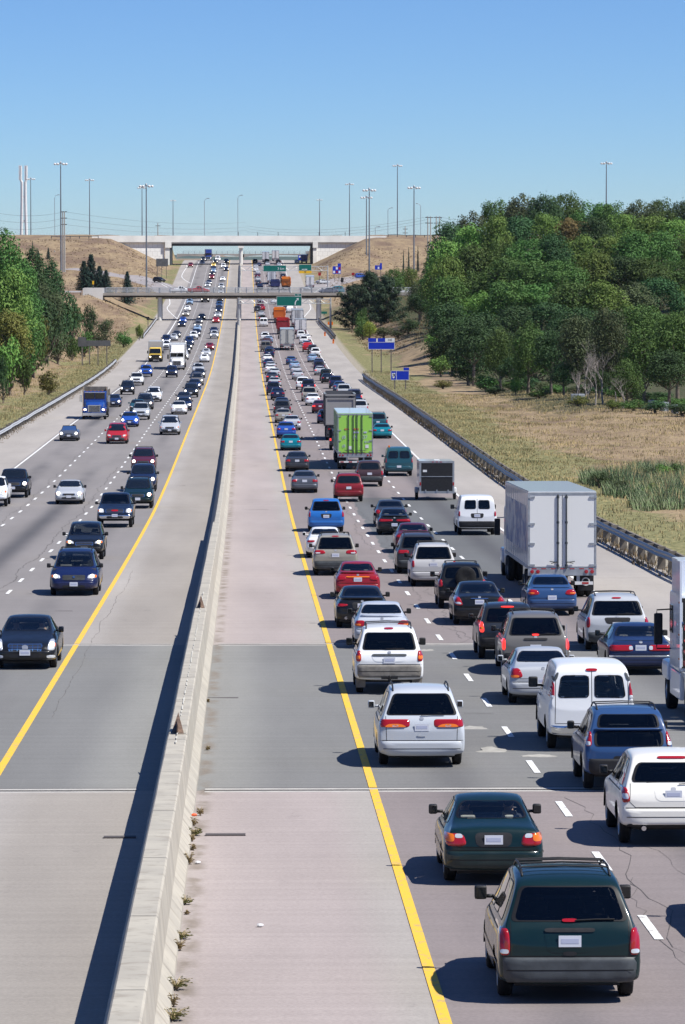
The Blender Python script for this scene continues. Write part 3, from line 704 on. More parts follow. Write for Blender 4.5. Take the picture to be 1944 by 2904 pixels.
def dump_rear(name, col, gatecol=None, L=6.2, W=2.6, H=3.6, cabcol=None, ribs=True, flap=True):
    root = thing(name, None, None); h = W/2; ya = -L/2; z0 = 1.25; P = PAINT; t = .1
    def ex(b):
        for sg in (-1, 1):
            b.box(min(sg*h, sg*(h-t)), max(sg*h, sg*(h-t)), ya, ya+L, z0, H)
            for k in range(6):
                y = ya+.25+k*(L-.5)/5; b.box(min(sg*h, sg*(h+.09)), max(sg*h, sg*(h+.09)), y-.06, y+.06, z0, H)
            b.box(sg*h-.10, sg*h+.10, ya, ya+L, H-.003, H+.12)
        b.box(-h+t, h-t, ya+L-t, ya+L, z0, H+.25); b.box(-h+t, h-t, ya, ya+L, z0, z0+t)
    part('dump_body', P, root, [], extra=ex)
    def gt(b):
        b.box(-h+.02, h-.02, ya-.10, ya-.01, z0+.15, H-.25)
        for z in (z0+.2, H-.32): b.box(-h+.0, h-.0, ya-.17, ya-.101, z-.06, z+.06)
        for x in (-h+.08, h-.08): b.box(x-.07, x+.07, ya-.17, ya-.101, z0+.27, H-.39)
        b.box(-h-.02, h+.02, ya-.22, ya+.05, H-.05, H+.08)
    g = part('tailgate', P, root, [], extra=gt)
    part('load', M['dirt'], root, [(-h+t+.02, h-t-.02, ya+.1, ya+L-.15, z0+.3, H-.55)], bev=.1)
    part('chassis', M['frit'], root, [(-.5, .5, ya+.1, ya+L+3.0, .75, 1.2)])
    part('rear_crossmember', M['grey'], root, [(-1.1, 1.1, ya-.05, ya+.1, .85, 1.2)])
    def lad(b):
        for x in (-.25, .25): b.tube([(x, ya-.1, .8), (x, ya-.1, 1.6)], .02, 5)
        for z in (.9, 1.2, 1.5): b.tube([(-.25, ya-.1, z), (.25, ya-.1, z)], .02, 5)
    part('ladder', M['steel'], root, [], extra=lad)
    for sg in (-1, 1):
        part('tail_light', M['red'], root, [(sg*.95-.12, sg*.95+.12, ya-.08, ya-.053, .95, 1.07)])
        for y in (1.0, 2.35): wheel_at(root, sg*(h-.04), ya+y, .52, .28, dual=True)
        part('mud_flap', M['dirt'], root, [(sg*.92-.3, sg*.92+.3, ya+.28, ya+.30, .3, 1.15)])
        wheel_at(root, sg*1.2, ya+L+2.6, .5, .28)
    y = ya+L+.3; cs = [part('cab', P, root, [(-1.15, 1.15, y, y+1.8, 1.0, 2.95)], bev=.12), part('bonnet', P, root, [(-.95, .95, y+1.7, y+3.4, .9, 1.95)], bev=.18)]
    for sg in (-1, 1): part('wing_mirror', M['trim'], root, [(sg*1.45-.1, sg*1.45+.1, y+1.6, y+1.68, 1.7, 2.35)], bev=.02)
    for c in allkids(root): c.color = (*col, 1)
    if gatecol: g.color = (*gatecol, 1)
    for c in cs: c.color = (*(cabcol or col), 1)
    return axles(root, ya+1.0, ya+L+2.6)
def semi_front(name, col, sleeper=True, trailer=(.7,.7,.7), L=13., cabover=False, W=2.5, boxH=4.1, boxcol=None, flat=None, bodyL=6.5, chromeg=True):
    """truck seen from the front: conventional tractor and box, y grows to the front"""
    root = thing(name, None, None); P = PAINT; cs = []
    y0 = 0.0    # back of cab
    if not cabover:
        cs.append(part('cab', P, root, [(-1.18, 1.18, y0, y0+(2.6 if sleeper else 1.7), 1.0, 2.85)], bev=.14))
        yf = y0+(2.6 if sleeper else 1.7)
        if sleeper:
            def dfl(b):
                pts = [(-1.2, y0+.1), (1.2, y0+.1), (1.2, y0+1.5), (.95, yf-.3), (-.95, yf-.3), (-1.2, y0+1.5)]
                vs = [(x, y, 2.80) for x, y in pts]+[(x*.96, y0+.1+(y-y0-.1)*.62, 3.95) for x, y in pts]; n = 6
                b.add(vs, [(i, (i+1)%n, (i+1)%n+n, i+n) for i in range(n)]+[tuple(range(n, 2*n))])
            cs.append(part('roof_fairing', P, root, [], extra=dfl))
        def bon(b):
            n = 8; st = [(yf-.1, 1.05, 1.95, 1.0), (yf+.6, 1.02, 1.90, .85), (yf+1.6, .95, 1.78, .75), (yf+1.95, .88, 1.60, .72), (yf+2.05, .84, 1.45, .74)]
            vs = []
            for y, hw, zt, zb in st:
                vs += [(hw, y, zb), (hw, y, zt-.3), (hw*.9, y, zt-.08), (hw*.6, y, zt), (-hw*.6, y, zt), (-hw*.9, y, zt-.08), (-hw, y, zt-.3), (-hw, y, zb)]
            fs = [(i*n+j, i*n+j+1, (i+1)*n+j+1, (i+1)*n+j) for i in range(4) for j in range(n-1)]+[tuple(4*n+j for j in range(n))]
            b.add(vs, fs)
        cs.append(part('bonnet', P, root, [], extra=bon)); yn = yf+2.05
        partn('windscreen', M['glass'], root, [(-1.02, -.03, yf-.02, yf+.02, 2.08, 2.68), (.03, 1.02, yf-.02, yf+.02, 2.08, 2.68)], bev=.015)
        part('grille', M['trim'], root, [(-.58, .58, yn+.0, yn+.03, .78, 1.42)], bev=.01)
        g = MB()
        for k in range(6): g.box(-.56, .56, yn+.031, yn+.04, .82+k*.11, .85+k*.11)
        for x in (-.6, .6): g.box(x-.03, x+.03, yn+.005, yn+.05, .76, 1.44)
        g.box(-.63, .63, yn+.005, yn+.05, 1.42, 1.48); g.build('grille_frame', M['chrome'] if chromeg else M['trim'], root)
        for sg in (-1, 1):
            f = part('fender', P, root, [(sg*1.02-.2, sg*1.02+.2, yn-1.25, yn-.02, .75, 1.25)], bev=.13); cs.append(f)
            part('headlight', M['lamp'], root, [(sg*.93-.12, sg*.93+.12, yn-.04, yn+.02, .92, 1.10)], bev=.03)
            part('turn_signal', M['amber'], root, [(sg*1.12-.05, sg*1.12+.05, yn-.05, yn+.01, .94, 1.08)])
            wheel_at(root, sg*1.24, yn-.75, .5, .3)
            part('wing_mirror', M['trim'] if sleeper else M['chrome'], root, [(sg*1.45-.12, sg*1.45+.12, yf-.05, yf+.05, 1.75, 2.45)], bev=.03)
            part('exhaust_stack', M['chrome'], root, [], extra=lambda b: b.tube([(sg*1.2, y0-.15, 1.0), (sg*1.2, y0-.15, 3.3)], .08, 8))
            part('side_window', M['glass'], root, [(sg*1.18-.012, sg*1.18+.012, yf-1.2, yf-.25, 2.0, 2.6)])
        part('front_bumper', M['chrome'], root, [(-1.2, 1.2, yn-.05, yn+.12, .38, .72)], bev=.05)
        part('sun_visor', M['chrome'] if not sleeper else P, root, [(-1.05, 1.05, yf, yf+.22, 2.70, 2.76)])
        partn('roof_lamp', M['amber'], root, [(x-.05, x+.05, yf-.3, yf-.2, 2.85+(.0), 2.92) for x in (-.8, -.4, 0, .4, .8)])
        fa = yn-.75
    else:
        yf = 1.7; yn = 1.7
        def cb(b):
            n = 8; vs = []
            for y, hw, zt, zb in [(0., 1.08, 2.5, .75), (1.0, 1.08, 2.5, .7), (1.35, 1.06, 2.35, .6), (1.7, 1.03, 1.50, .55), (1.75, 1.0, 1.3, .5)]:
                vs += [(hw, y, zb), (hw, y, min(1.5, zt-.1)), (hw*.92, y, zt-.1), (hw*.8, y, zt), (-hw*.8, y, zt), (-hw*.92, y, zt-.1), (-hw, y, min(1.5, zt-.1)), (-hw, y, zb)]
            b.add(vs, [(i*n+j, i*n+j+1, (i+1)*n+j+1, (i+1)*n+j) for i in range(4) for j in range(n-1)]+[tuple(4*n+j for j in range(n)), tuple(range(n-1, -1, -1))])
        cs.append(part('cab', P, root, [], extra=cb))
        b = MB(); b.add([(-.86, 1.40, 2.28), (.86, 1.40, 2.28), (.95, 1.735, 1.52), (-.95, 1.735, 1.52)], [(0, 1, 2, 3)]); b.build('windscreen', M['glass'], root)
        part('grille', M['trim'], root, [(-.8, .8, 1.75, 1.78, .75, 1.25)], bev=.01); part('front_bumper', M['trim'], root, [(-1.05, 1.05, 1.70, 1.88, .40, .70)], bev=.04)
        for sg in (-1, 1):
            part('headlight', M['lamp'], root, [(sg*.85-.12, sg*.85+.12, 1.79, 1.83, .82, .98)], bev=.02)
            wheel_at(root, sg*1.08, .9, .42, .26)
            part('wing_mirror', M['trim'], root, [(sg*1.3-.1, sg*1.3+.1, 1.5, 1.58, 1.45, 1.95)], bev=.02)
        fa = .9
    bx = []
    yb = y0-.6 if not flat else y0-.3
    if flat is None:
        bl = L; bx.append(part('cargo_box', P, root, [(-W/2, W/2, yb-bl, yb, 1.1, boxH)], bev=.04))
        partn('box_corner', M['steel'], root, [(sg*W/2-.05, sg*W/2+.05, yb-.05, yb+.02, 1.1, boxH) for sg in (-1, 1)])
    elif flat == 'open':
        bl = bodyL
        def ob(b):
            for sg in (-1, 1):
                b.box(min(sg*W/2, sg*(W/2-.08)), max(sg*W/2, sg*(W/2-.08)), yb-bl, yb, 1.2, 2.9)
                for k in range(7): b.box(min(sg*W/2, sg*(W/2+.07)), max(sg*W/2, sg*(W/2+.07)), yb-.1-k*bl/6.3, yb-k*bl/6.3, 1.1, 2.95)
            b.box(-W/2+.08, W/2-.08, yb-.08, yb, 1.2, 3.3); b.box(-W/2+.08, W/2-.08, yb-bl, yb-.08, 1.2, 1.3)
        bx.append(part('open_body', M['wood'], root, [], extra=ob))
    part('chassis', M['frit'], root, [(-.45, .45, yb-bl+.5, y0+1.5, .7, 1.08)])
    for sg in (-1, 1):
        for yy in (1.2, 2.4) if not cabover else (1.6,): wheel_at(root, sg*(W/2-.04), yb-bl+yy, .5, .28, dual=True)
        if sleeper:
            for yy in (-.6, -1.8): wheel_at(root, sg*1.22, yy, .5, .28, dual=True)
    for c in allkids(root): c.color = (*col, 1)
    for c in bx: c.color = (*(boxcol or trailer), 1)
    return axles(root, yb-bl+1.2, fa)
def bobtail_rear():
    """tractor without a trailer, back view"""
    root = thing('semi_tractor', None, None); P = PAINT
    cs = [part('cab', P, root, [(-1.2, 1.2, 1.0, 3.4, 1.15, 3.1)], bev=.08), part('bonnet', P, root, [(-1.0, 1.0, 3.3, 5.2, .9, 2.0)], bev=.2)]
    def fairing(b):
        for sg in (-1, 1): b.box(min(sg*1.24, sg*1.19), max(sg*1.24, sg*1.19), .35, 1.3, 1.3, 3.95)
        b.box(-1.19, 1.19, 1.25, 2.9, 3.1, 3.95)
    cs.append(part('sleeper_fairing', P, root, [], extra=fairing))
    part('cab_back_panel', M['trim'], root, [(-1.13, 1.13, .975, .997, 1.25, 3.0)])
    part('rear_window', M['glass'], root, [(-.4, .4, .955, .972, 2.2, 2.7)])
    for z in (1.5, 2.1, 2.9): part('marker_light', M['amber'], root, [(-1.262, -1.243, .40, .48, z, z+.05)])
    part('side_window', M['glass'], root, [(-1.225, -1.203, 2.45, 3.15, 2.05, 2.75)]); part('door_handle', M['chrome'], root, [(-1.24, -1.203, 2.35, 2.42, 1.75, 1.9)])
    def fr(b):
        for sg in (-1, 1): b.box(sg*.42-.05, sg*.42+.05, -3.0, 3.0, .82, 1.05)
        for y in (-2.9, -1.5, 0.): b.box(-.37, .37, y-.06, y+.06, .84, 1.02)
    part('chassis_rail', M['grey'], root, [], extra=fr)
    part('fifth_wheel', M['trim'], root, [(-.45, .45, -2.1, -1.2, 1.08, 1.2)], bev=.03)
    part('deck_plate', M['steel'], root, [(-1.15, 1.15, .1, .95, 1.08, 1.18)])
    for sg in (-1, 1):
        for y in (-2.2, -.9): wheel_at(root, sg*1.22, y, .52, .28, dual=True, n=28)
        wheel_at(root, sg*1.2, 4.3, .52, .3, n=28)
        part('wing_mirror', M['trim'], root, [(sg*1.52-.11, sg*1.52+.11, 3.0, 3.12, 1.72, 2.52)], bev=.045)
        part('mirror_arm', M['trim'], root, [], extra=lambda b: (b.tube([(sg*1.2, 3.05, 2.62), (sg*1.56, 3.05, 2.6), (sg*1.56, 3.05, 2.5)], .02, 6), b.tube([(sg*1.2, 3.05, 1.62), (sg*1.56, 3.05, 1.62), (sg*1.56, 3.05, 1.74)], .02, 6)))
        part('exhaust_stack', M['chrome'], root, [], extra=lambda b: b.tube([(sg*.95, .75, 1.1), (sg*.95, .75, 3.6)], .09, 12))
        part('mud_flap', M['white'], root, [(sg*.93-.3, sg*.93+.3, -2.95, -2.93, .35, 1.0)])
        part('side_skirt', P, root, [(sg*1.12-.06, sg*1.12+.06, .9, 3.5, .45, 1.12)], bev=.04)
        part('fender', P, root, [(sg*1.08-.16, sg*1.08+.16, 3.55, 5.1, .75, 1.25)], bev=.12)
        part('tail_light', M['red'], root, [(sg*.3-.09, sg*.3+.09, -3.03, -3.0, .82, .98)])
    def hoses(b):
        for k, x in enumerate((-1.04, -.95, -.86)):
            b.tube([(x+.06*sin(i*1.9), .85-.2*sin(i*.26), 2.5-i*.09) for i in range(14)], .022, 6, mi=k % 2)
    part('air_hose', [M['red'], M['trim']], root, [], extra=hoses)
    part('work_light', M['chrome'], root, [], extra=lambda b: b.ball((-1.16, .92, 2.35), .09, 10, 8))
    part('grab_rail', M['chrome'], root, [], extra=lambda b: b.tube([(-1.12, .9, 1.3), (-1.12, .9, 2.9)], .02, 6))
    for c in allkids(root): c.color = (.62, .66, .74, 1)
    return axles(root, -2.2, 4.3)
def cargo_trailer():
    root = thing('cargo_trailer', None, None); h = 1.07; ya = -2.3; L = 4.6; z0 = .55; H = 2.45
    part('trailer_body', PAINT, root, [(-h, h, ya, ya+L, z0, H)], bev=.03)
    part('rear_frame', M['steel'], root, [(-h-.02, -h+.09, ya-.05, ya-.003, z0-.1, H+.02), (h-.09, h+.02, ya-.05, ya-.003, z0-.1, H+.02), (-h+.09, h-.09, ya-.05, ya-.003, H-.10, H+.02), (-h+.09, h-.09, ya-.05, ya-.003, z0-.1, z0+.04), (-h+.09, h-.09, ya-.07, ya-.003, 1.48, 1.52)])
    part('ramp_door', M['trim'], root, [(-h+.1, h-.1, ya-.045, ya-.004, z0+.05, H-.11)])
    part('paper_notice', M['white'], root, [(-h+.2, -h+.45, ya-.055, ya-.046, 1.78, 1.92)])
    partn('door_hinge', M['steel'], root, [(x-.04, x+.04, ya-.09, ya-.051, z0-.02, z0+.13) for x in (-.7, 0, .7)])
    part('roof_vent', M['white'], root, [(-.18, .18, ya+.35, ya+.7, H+.0, H+.1)], bev=.04)
    partn('marker_light', M['red'], root, [(x-.07, x+.07, ya-.06, ya-.051, H-.06, H-.02) for x in (-.25, 0, .25)])
    for sg in (-1, 1):
        part('tail_light', M['red'], root, [(sg*(h-.04)-.04, sg*(h-.04)+.04, ya-.07, ya-.051, .95, 1.15)])
        wheel_at(root, sg*(h+.22), ya+1.9, .34, .2)
        part('fender', M['steel'] if sg < 0 else M['white'], root, [(sg*(h+.12)-.12, sg*(h+.12)+.12, ya+1.45, ya+2.35, .42, .76)], bev=.06)
    part('drawbar', M['trim'], root, [(-.06, .06, ya+L, ya+L+1.3, .45, .55)])
    for c in allkids(root): c.color = (.5, .51, .52, 1)
    return axles(root, ya+1.9, 0)
# ------------------------------------------------------------------ the setting: road, markings, barrier, terrain, bridges
YB0 = onroad(694, 2243).y; YB1 = onroad(694, 1829).y       # expansion joints of the creek bridge
YO = onroad(694, 907).y                                     # footings of the overpass
YF = onroad(694, 750).y                                     # far bridge
def frange(a, b, n): return [a+(b-a)*i/n for i in range(n+1)]
YS = sorted(set([round(v, 2) for v in frange(-40, 40, 8)+frange(40, 400, 90)+frange(400, 1000, 75)+frange(1000, 1750, 94)+frange(1750, 2600, 30)+frange(2600, 6000, 20)]))
def sheet(name, xl, xr, ya, yb, m, dz=0, parent=None, ys=None, nx=1):
    ys_ = [ya]+[y for y in (ys or YS) if ya+.2 < y < yb-.2]+[yb]; vs = []; fs = []
    f = lambda v, y: v(y) if callable(v) else v
    for y in ys_:
        a, b = f(xl, y), f(xr, y)
        for k in range(nx+1): vs.append((a+(b-a)*k/nx, y, rz(y)+dz))
    n = nx+1
    for i in range(len(ys_)-1):
        for k in range(nx): fs.append((i*n+k, i*n+k+1, (i+1)*n+k+1, (i+1)*n+k))
    return mobj(name, vs, fs, m, parent)
# --- a small node helper
class N:
    def __init__(s, name, rough=.9):
        s.m = bpy.data.materials.new(name); s.m.use_nodes = True; s.n = s.m.node_tree.nodes; s.l = s.m.node_tree.links
        s.b = s.n['Principled BSDF']; s.b.inputs['Roughness'].default_value = rough; s.b.inputs['Specular IOR Level'].default_value = .25
        s.tc = s.n.new('ShaderNodeTexCoord'); s.sp = s.n.new('ShaderNodeSeparateXYZ'); s.l.new(s.tc.outputs['Object'], s.sp.inputs[0])
        s.X, s.Y, s.Z = s.sp.outputs
    def v(s, node, i, x):
        if hasattr(x, 'is_output'): s.l.new(x, node.inputs[i])
        elif hasattr(x, '__len__'): node.inputs[i].default_value = (*x, 1) if len(x) == 3 and node.inputs[i].type == 'RGBA' else x
        else: node.inputs[i].default_value = x
    def math(s, op, a, b=0., c=None):
        q = s.n.new('ShaderNodeMath'); q.operation = op; s.v(q, 0, a); s.v(q, 1, b)
        if c is not None: s.v(q, 2, c)
        return q.outputs[0]
    def mr(s, x, a, b, c=0., d=1., smooth=True):
        q = s.n.new('ShaderNodeMapRange'); q.interpolation_type = 'SMOOTHSTEP' if smooth else 'LINEAR'
        s.v(q, 0, x); s.v(q, 1, a); s.v(q, 2, b); s.v(q, 3, c); s.v(q, 4, d); return q.outputs[0]
    def noise(s, scale, detail=5, sx=1., sy=1., off=0., rough=.55):
        mp = s.n.new('ShaderNodeMapping'); mp.inputs['Scale'].default_value = (sx, sy, 1); mp.inputs['Location'].default_value = (off, off*.7, 0)
        s.l.new(s.tc.outputs['Object'], mp.inputs[0]); q = s.n.new('ShaderNodeTexNoise'); q.inputs['Scale'].default_value = scale
        q.inputs['Detail'].default_value = detail; q.inputs['Roughness'].default_value = rough; s.l.new(mp.outputs[0], q.inputs['Vector']); return q.outputs['Fac']
    def mix(s, f, a, b, mode='MIX'):
        q = s.n.new('ShaderNodeMix'); q.data_type = 'RGBA'; q.blend_type = mode; s.v(q, 0, f); s.v(q, 6, a); s.v(q, 7, b); return q.outputs[2]
    def out(s, c): s.l.new(c, s.b.inputs['Base Color']); return s.m
    def bump(s, h, st=.3, d=.02):
        q = s.n.new('ShaderNodeBump'); q.inputs['Strength'].default_value = st; q.inputs['Distance'].default_value = d; s.l.new(h, q.inputs['Height']); s.l.new(q.outputs[0], s.b.inputs['Normal'])
def band(k, x, a, b, s=.3):   # 1 inside a..b
    return k.math('MULTIPLY', k.mr(x, a-s, a+s), k.mr(x, b-s, b+s, 1., 0.))
k = N('road_surface', .92)
shoulder = (0.337,0.309,0.282); innerR = (0.346,0.298,0.280); bridge = (0.180,0.178,0.171)
c = k.mix(band(k, k.X, -16.0, -4.0, .15), shoulder, (0.218,0.202,0.195))
c = k.mix(band(k, k.X, 4.0, 15.0, .15), c, (0.223,0.191,0.184))
c = k.mix(band(k, k.X, .3, 3.3, .5), c, innerR)
c = k.mix(band(k, k.X, -3.2, -.3, .5), c, (0.296,0.268,0.238))
# creek bridge deck in darker concrete
c = k.mix(k.math('MULTIPLY', band(k, k.Y, YB0, YB1, .03), band(k, k.X, -30., 30.)), c, k.mix(band(k, k.X, -2.0, 1.6, .6), bridge, (0.228,0.225,0.211)))
# dark re-laid surface in the two outer lanes
edge = k.math('ADD', k.X, k.math('MULTIPLY', k.math('SUBTRACT', k.noise(.25, 3), .5), .8))
c = k.mix(k.math('MULTIPLY', band(k, edge, 8.0, 14.7, .06), band(k, k.Y, onroad(694, 1632).y, onroad(694, 1412).y, .4)), c, (0.123,0.126,0.126))
# oil bands along the lane centres
st = None
for xc, w_, a_ in ((-5.95,.55,.45),(-9.85,.62,.85),(-13.8,.62,.85),(5.8,.55,.45),(9.5,.6,.6),(13.1,.6,.65)):
    d_ = k.math('DIVIDE', k.math('ABSOLUTE', k.math('SUBTRACT', k.X, xc)), w_*1.7)
    g_ = k.math('MULTIPLY', k.mr(d_, 0, 1, 1, 0), a_); st = g_ if st is None else k.math('MAXIMUM', st, g_)
nl = k.mr(k.noise(.05, 4, 2., .25), .34, .60)
st = k.math('MULTIPLY', st, nl); c = k.mix(st, c, (0.077,0.075,0.080))
for xc in (-7.0, -4.9, -8.9, -10.8, 4.9, 6.7, 8.6, 10.4): pass
dirt = k.math('MULTIPLY', band(k, k.X, .35, .62, .12), k.mr(k.noise(1.3, 6, 1., .5, 4.), .42, .62)); c = k.mix(k.math('MULTIPLY', dirt, .75), c, (0.182,0.150,0.118))
for xc in (4.9, 6.75, 8.5, 10.4, -4.95, -7.0, -8.9, -10.8):
    tw = k.mr(k.math('ABSOLUTE', k.math('SUBTRACT', k.X, xc)), 0, .5, .12, 0.); c = k.mix(tw, c, (0.155,0.141,0.141))
sp_ = k.mr(k.noise(1.1, 8, 1., .35, 7., .75), .60, .72); c = k.mix(k.math('MULTIPLY', sp_, .28), c, (0.146,0.132,0.127))
f1 = k.noise(.35, 6, 1., .12); c = k.mix(1., c, k.mr(f1, .25, .75, .86, 1.13, False), 'MULTIPLY')
f2 = k.noise(18., 3); c = k.mix(1., c, k.mr(f2, .3, .7, .90, 1.10, False), 'MULTIPLY')
# transverse scratches and joints
wv = k.noise(1., 2, .08, 3.); c = k.mix(1., c, k.mr(wv, .3, .7, .95, 1.05, False), 'MULTIPLY')
k.bump(f2, .35, .01); ROAD = k.out(c)
road = tag(sheet('road', -20.6, 19.4, -40, 2600, ROAD, nx=8), kind='structure')
# --- markings
k = N('yellow_road_paint', .7); c = k.mix(k.math('MULTIPLY', k.mr(k.noise(7., 7, 1., .4, 0., .7), .50, .66), .9), (.76,.47,.05), (.45,.33,.16)); YEL = k.out(c)
k = N('white_road_paint', .7); c = k.mix(k.mr(k.noise(8., 7, 1., .4, 0., .7), .52, .66), (.74,.74,.72), (.38,.36,.34)); WHT = k.out(c)
def lw(y, far, near): t = min(1, max(0, (y-430)/600)); return near+(far-near)*t
xA = lambda y: lw(y, -7.5, -7.88); xB = lambda y: lw(y, -11.3, -11.85); xE = lambda y: lw(y, -14.95, -15.78)
def line(nm, xf, ya, yb, wd, m, dz=.012): return tag(sheet(nm, lambda y: xf(y)-wd/2, lambda y: xf(y)+wd/2, ya, yb, m, dz), kind='structure')
line('yellow_line_markings', lambda y: -4.0, 40, 2300, .17, YEL); line('yellow_line_markings', lambda y: 4.0, 40, 2300, .17, YEL)
YG = onroad(694, 868).y
line('white_edge_line_markings', xE, 40, 2300, .15, WHT); line('white_edge_line_markings', lambda y: 15.0, 40, 2300, .15, WHT)
def dashes(nm, xf, phase, a, b):
    vs = []; fs = []; y = phase
    while y < b:
        if y > a:
            for yy in (y, y+3.0):
                for sg in (-1, 1): vs.append((xf(yy)+sg*.07, yy, rz(yy)+.012))
            i = len(vs)-4; fs.append((i, i+1, i+3, i+2))
        y += 9.3 if y < 420 else 9.3
    tag(mobj(nm, vs, fs, WHT), kind='structure')
p1 = onroad(1500, 2668).y
dashes('dashed_lane_markings', lambda y: 7.65, p1-9.3, 40, 2200); dashes('dashed_lane_markings', lambda y: 11.3, p1-6., 40, 2200)
pa = onroad(100, 1677+8).y
dashes('dashed_lane_markings', xA, pa-93, 40, 2200); dashes('dashed_lane_markings', xB, pa-90, 40, 2200)
# --- expansion joints, cracks, patches
JM = mat('joint_strip_concrete', (.42,.40,.37), .9, vary=.15, vscale=3); JD = mat('crack_sealant', (.105,.095,.092), .9)
for yy in (YB0, YB1):
    b = MB()
    for k_ in range(2):
        for xa, xb in ((-20, -.9), (.5, 19)):
            b.add([(xa, yy-.35+k_*.45, rz(yy)+.008), (xb, yy-.35+k_*.45, rz(yy)+.008), (xb, yy-.1+k_*.42, rz(yy)+.008), (xa, yy-.1+k_*.42, rz(yy)+.008)], [(0,1,2,3)], 0)
        for xa, xb in ((-20, -.9), (.5, 19)):
            b.add([(xa, yy-.08+k_*.5, rz(yy)+.009), (xb, yy-.08+k_*.5, rz(yy)+.009), (xb, yy-.02+k_*.5, rz(yy)+.009), (xa, yy-.02+k_*.5, rz(yy)+.009)], [(0,1,2,3)], 1)
    tag(b.build('expansion_joint_strip', [JM, JD]), kind='structure')
rr = random.Random(3)
def crack(b, x0, ya, yb, amp, wd, stepy=.8):
    y = ya; x = x0; pts = []
    while y < yb:
        pts.append((x, y)); y += stepy*rr.uniform(.5, 1.5); x += rr.uniform(-1, 1)*amp; x += (x0-x)*.12
    for i in range(len(pts)-1):
        (xa, y_a), (xb, y_b) = pts[i], pts[i+1]; w_ = wd*rr.uniform(.3, 1.2)*.55*(1+y_a/400)
        b.add([(xa-w_, y_a, rz(y_a)+.006), (xa+w_, y_a, rz(y_a)+.006), (xb+w_, y_b, rz(y_b)+.006), (xb-w_, y_b, rz(y_b)+.006)], [(0,1,2,3)])
    return pts
b = MB()
crack(b, 7.95, 55, YB0-1, .16, .012); crack(b, 7.75, 60, 75, .2, .010); crack(b, 8.2, YB1+1, 420, .22, .014); crack(b, 8.35, YB1+3, 190, .2, .010)
crack(b, 7.4, 210, 700, .15, .014); crack(b, -8.25, YB1+2, 330, .10, .022); crack(b, -8.15, YB1+6, 175, .2, .012); crack(b, -12.1, 180, 380, .10, .014); crack(b, -3.5, 110, 190, .05, .009)
crack(b, 11.0, 160, 500, .2, .012); crack(b, 9.0, 56, 80, .3, .008)
for i in range(14):
    y = rr.uniform(110, 420); x = rr.choice([rr.uniform(-12, -4), rr.uniform(4, 11), rr.uniform(.6, 3), rr.uniform(-3.5, -1)])
    l = rr.uniform(.2, .8); b.add([(x-l, y, rz(y)+.006), (x+l, y+rr.uniform(-.3,.3), rz(y)+.006), (x+l, y+.03+rr.uniform(-.1,.1), rz(y)+.006), (x-l, y+.04, rz(y)+.006)], [(0,1,2,3)])
tag(b.build('road_crack_lines', JD), kind='structure')
b = MB()
for px, row, sx, sy in ((1345, 2066, .42, .35), (1400, 2131, .40, .6), (1530, 2145, .45, .2), (1210, 1845, .3, .25)):
    P = onroad(px, row); n = 21; pts = [(P.x+sx*cos(2*pi*i/n)*rr.uniform(.5, 1.1), P.y+sy*1.6*sin(2*pi*i/n)*rr.uniform(.6, 1.1), rz(P.y)+.007) for i in range(n)]
    b.add(pts, [tuple(range(n))])
tag(b.build('road_repair_patches', mat('pale_repair_mortar', (.34,.325,.29), .9, vary=.2)), kind='structure')
b = MB()
for px, row, l in ((640, 2370, .75), (340, 2377, .6)):
    P = onroad(px, row); b.box(P.x-l/2, P.x+l/2, P.y-.10, P.y+.10, P.z+.004, P.z+.03)
tag(b.build('drain_slots', mat('dark_drain_grate', (.09,.08,.08), .8)), kind='structure')
# --- median barrier
k = N('barrier_concrete', .88); mp = k.n.new('ShaderNodeMapping'); mp.inputs['Scale'].default_value = (1, 1.6, .12); k.l.new(k.tc.outputs['Object'], mp.inputs[0])
q = k.n.new('ShaderNodeTexNoise'); q.inputs['Scale'].default_value = 2.2; q.inputs['Detail'].default_value = 7; k.l.new(mp.outputs[0], q.inputs['Vector'])
c = k.mix(k.mr(k.noise(.9, 6), .35, .65), (0.428,0.396,0.332), (0.364,0.337,0.287)); c = k.mix(k.math('MULTIPLY', k.mr(q.outputs['Fac'], .50, .72), .55), c, (0.228,0.196,0.159))
c = k.mix(k.math('MULTIPLY', k.mr(k.noise(7., 6), .58, .70), .4), c, (.24,.22,.19)); k.bump(k.noise(30., 4), .3, .01); BARR = k.out(c)
def barrier(name, ya, yb, h, label, tw=.21, step=3.0):
    root = thing(name, label, 'barrier', (-.1, ya, rz(ya)), group='concrete barrier lengths down the median')
    prof = [(-.44, 0), (-.43, .08), (-.27, .30), (-tw, h-.03), (-tw+.03, h), (tw-.03, h), (tw, h-.03), (.27, .30), (.43, .08), (.44, 0)]
    ys = [ya]+[y for y in YS if ya+.5 < y < yb-.5]+[yb]; vs = []; fs = []; n = len(prof)
    jit = random.Random(int(ya))
    for y in ys:
        o = jit.uniform(-.006, .006)
        vs += [(x+o, y-ya, z+rz(y)-rz(ya)) for x, z in prof]
    for i in range(len(ys)-1):
        for j in range(n-1): fs.append((i*n+j, (i+1)*n+j, (i+1)*n+j+1, i*n+j+1))
    fs.append(tuple(range(n))); fs.append(tuple((len(ys)-1)*n+j for j in range(n-1, -1, -1)))
    mobj('concrete_wall', vs, fs, BARR, root)
    b = MB(); y = ya+2
    while y < min(yb, 420)-1:
        d = rz(y)-rz(ya); e = .004
        vs = [(x+(e if x > 0 else -e), y-ya, z+d+e) for x, z in prof]+[(x+(e if x > 0 else -e), y-ya+.025*(1+y/150), z+d+e) for x, z in prof]
        b.add(vs, [(j, n+j, n+j+1, j+1) for j in range(n-1)]); y += 7.5
    if b.v: b.build('joint_groove', mat('barrier_joint_shade', (.27,.25,.22), .9), root)
    return root
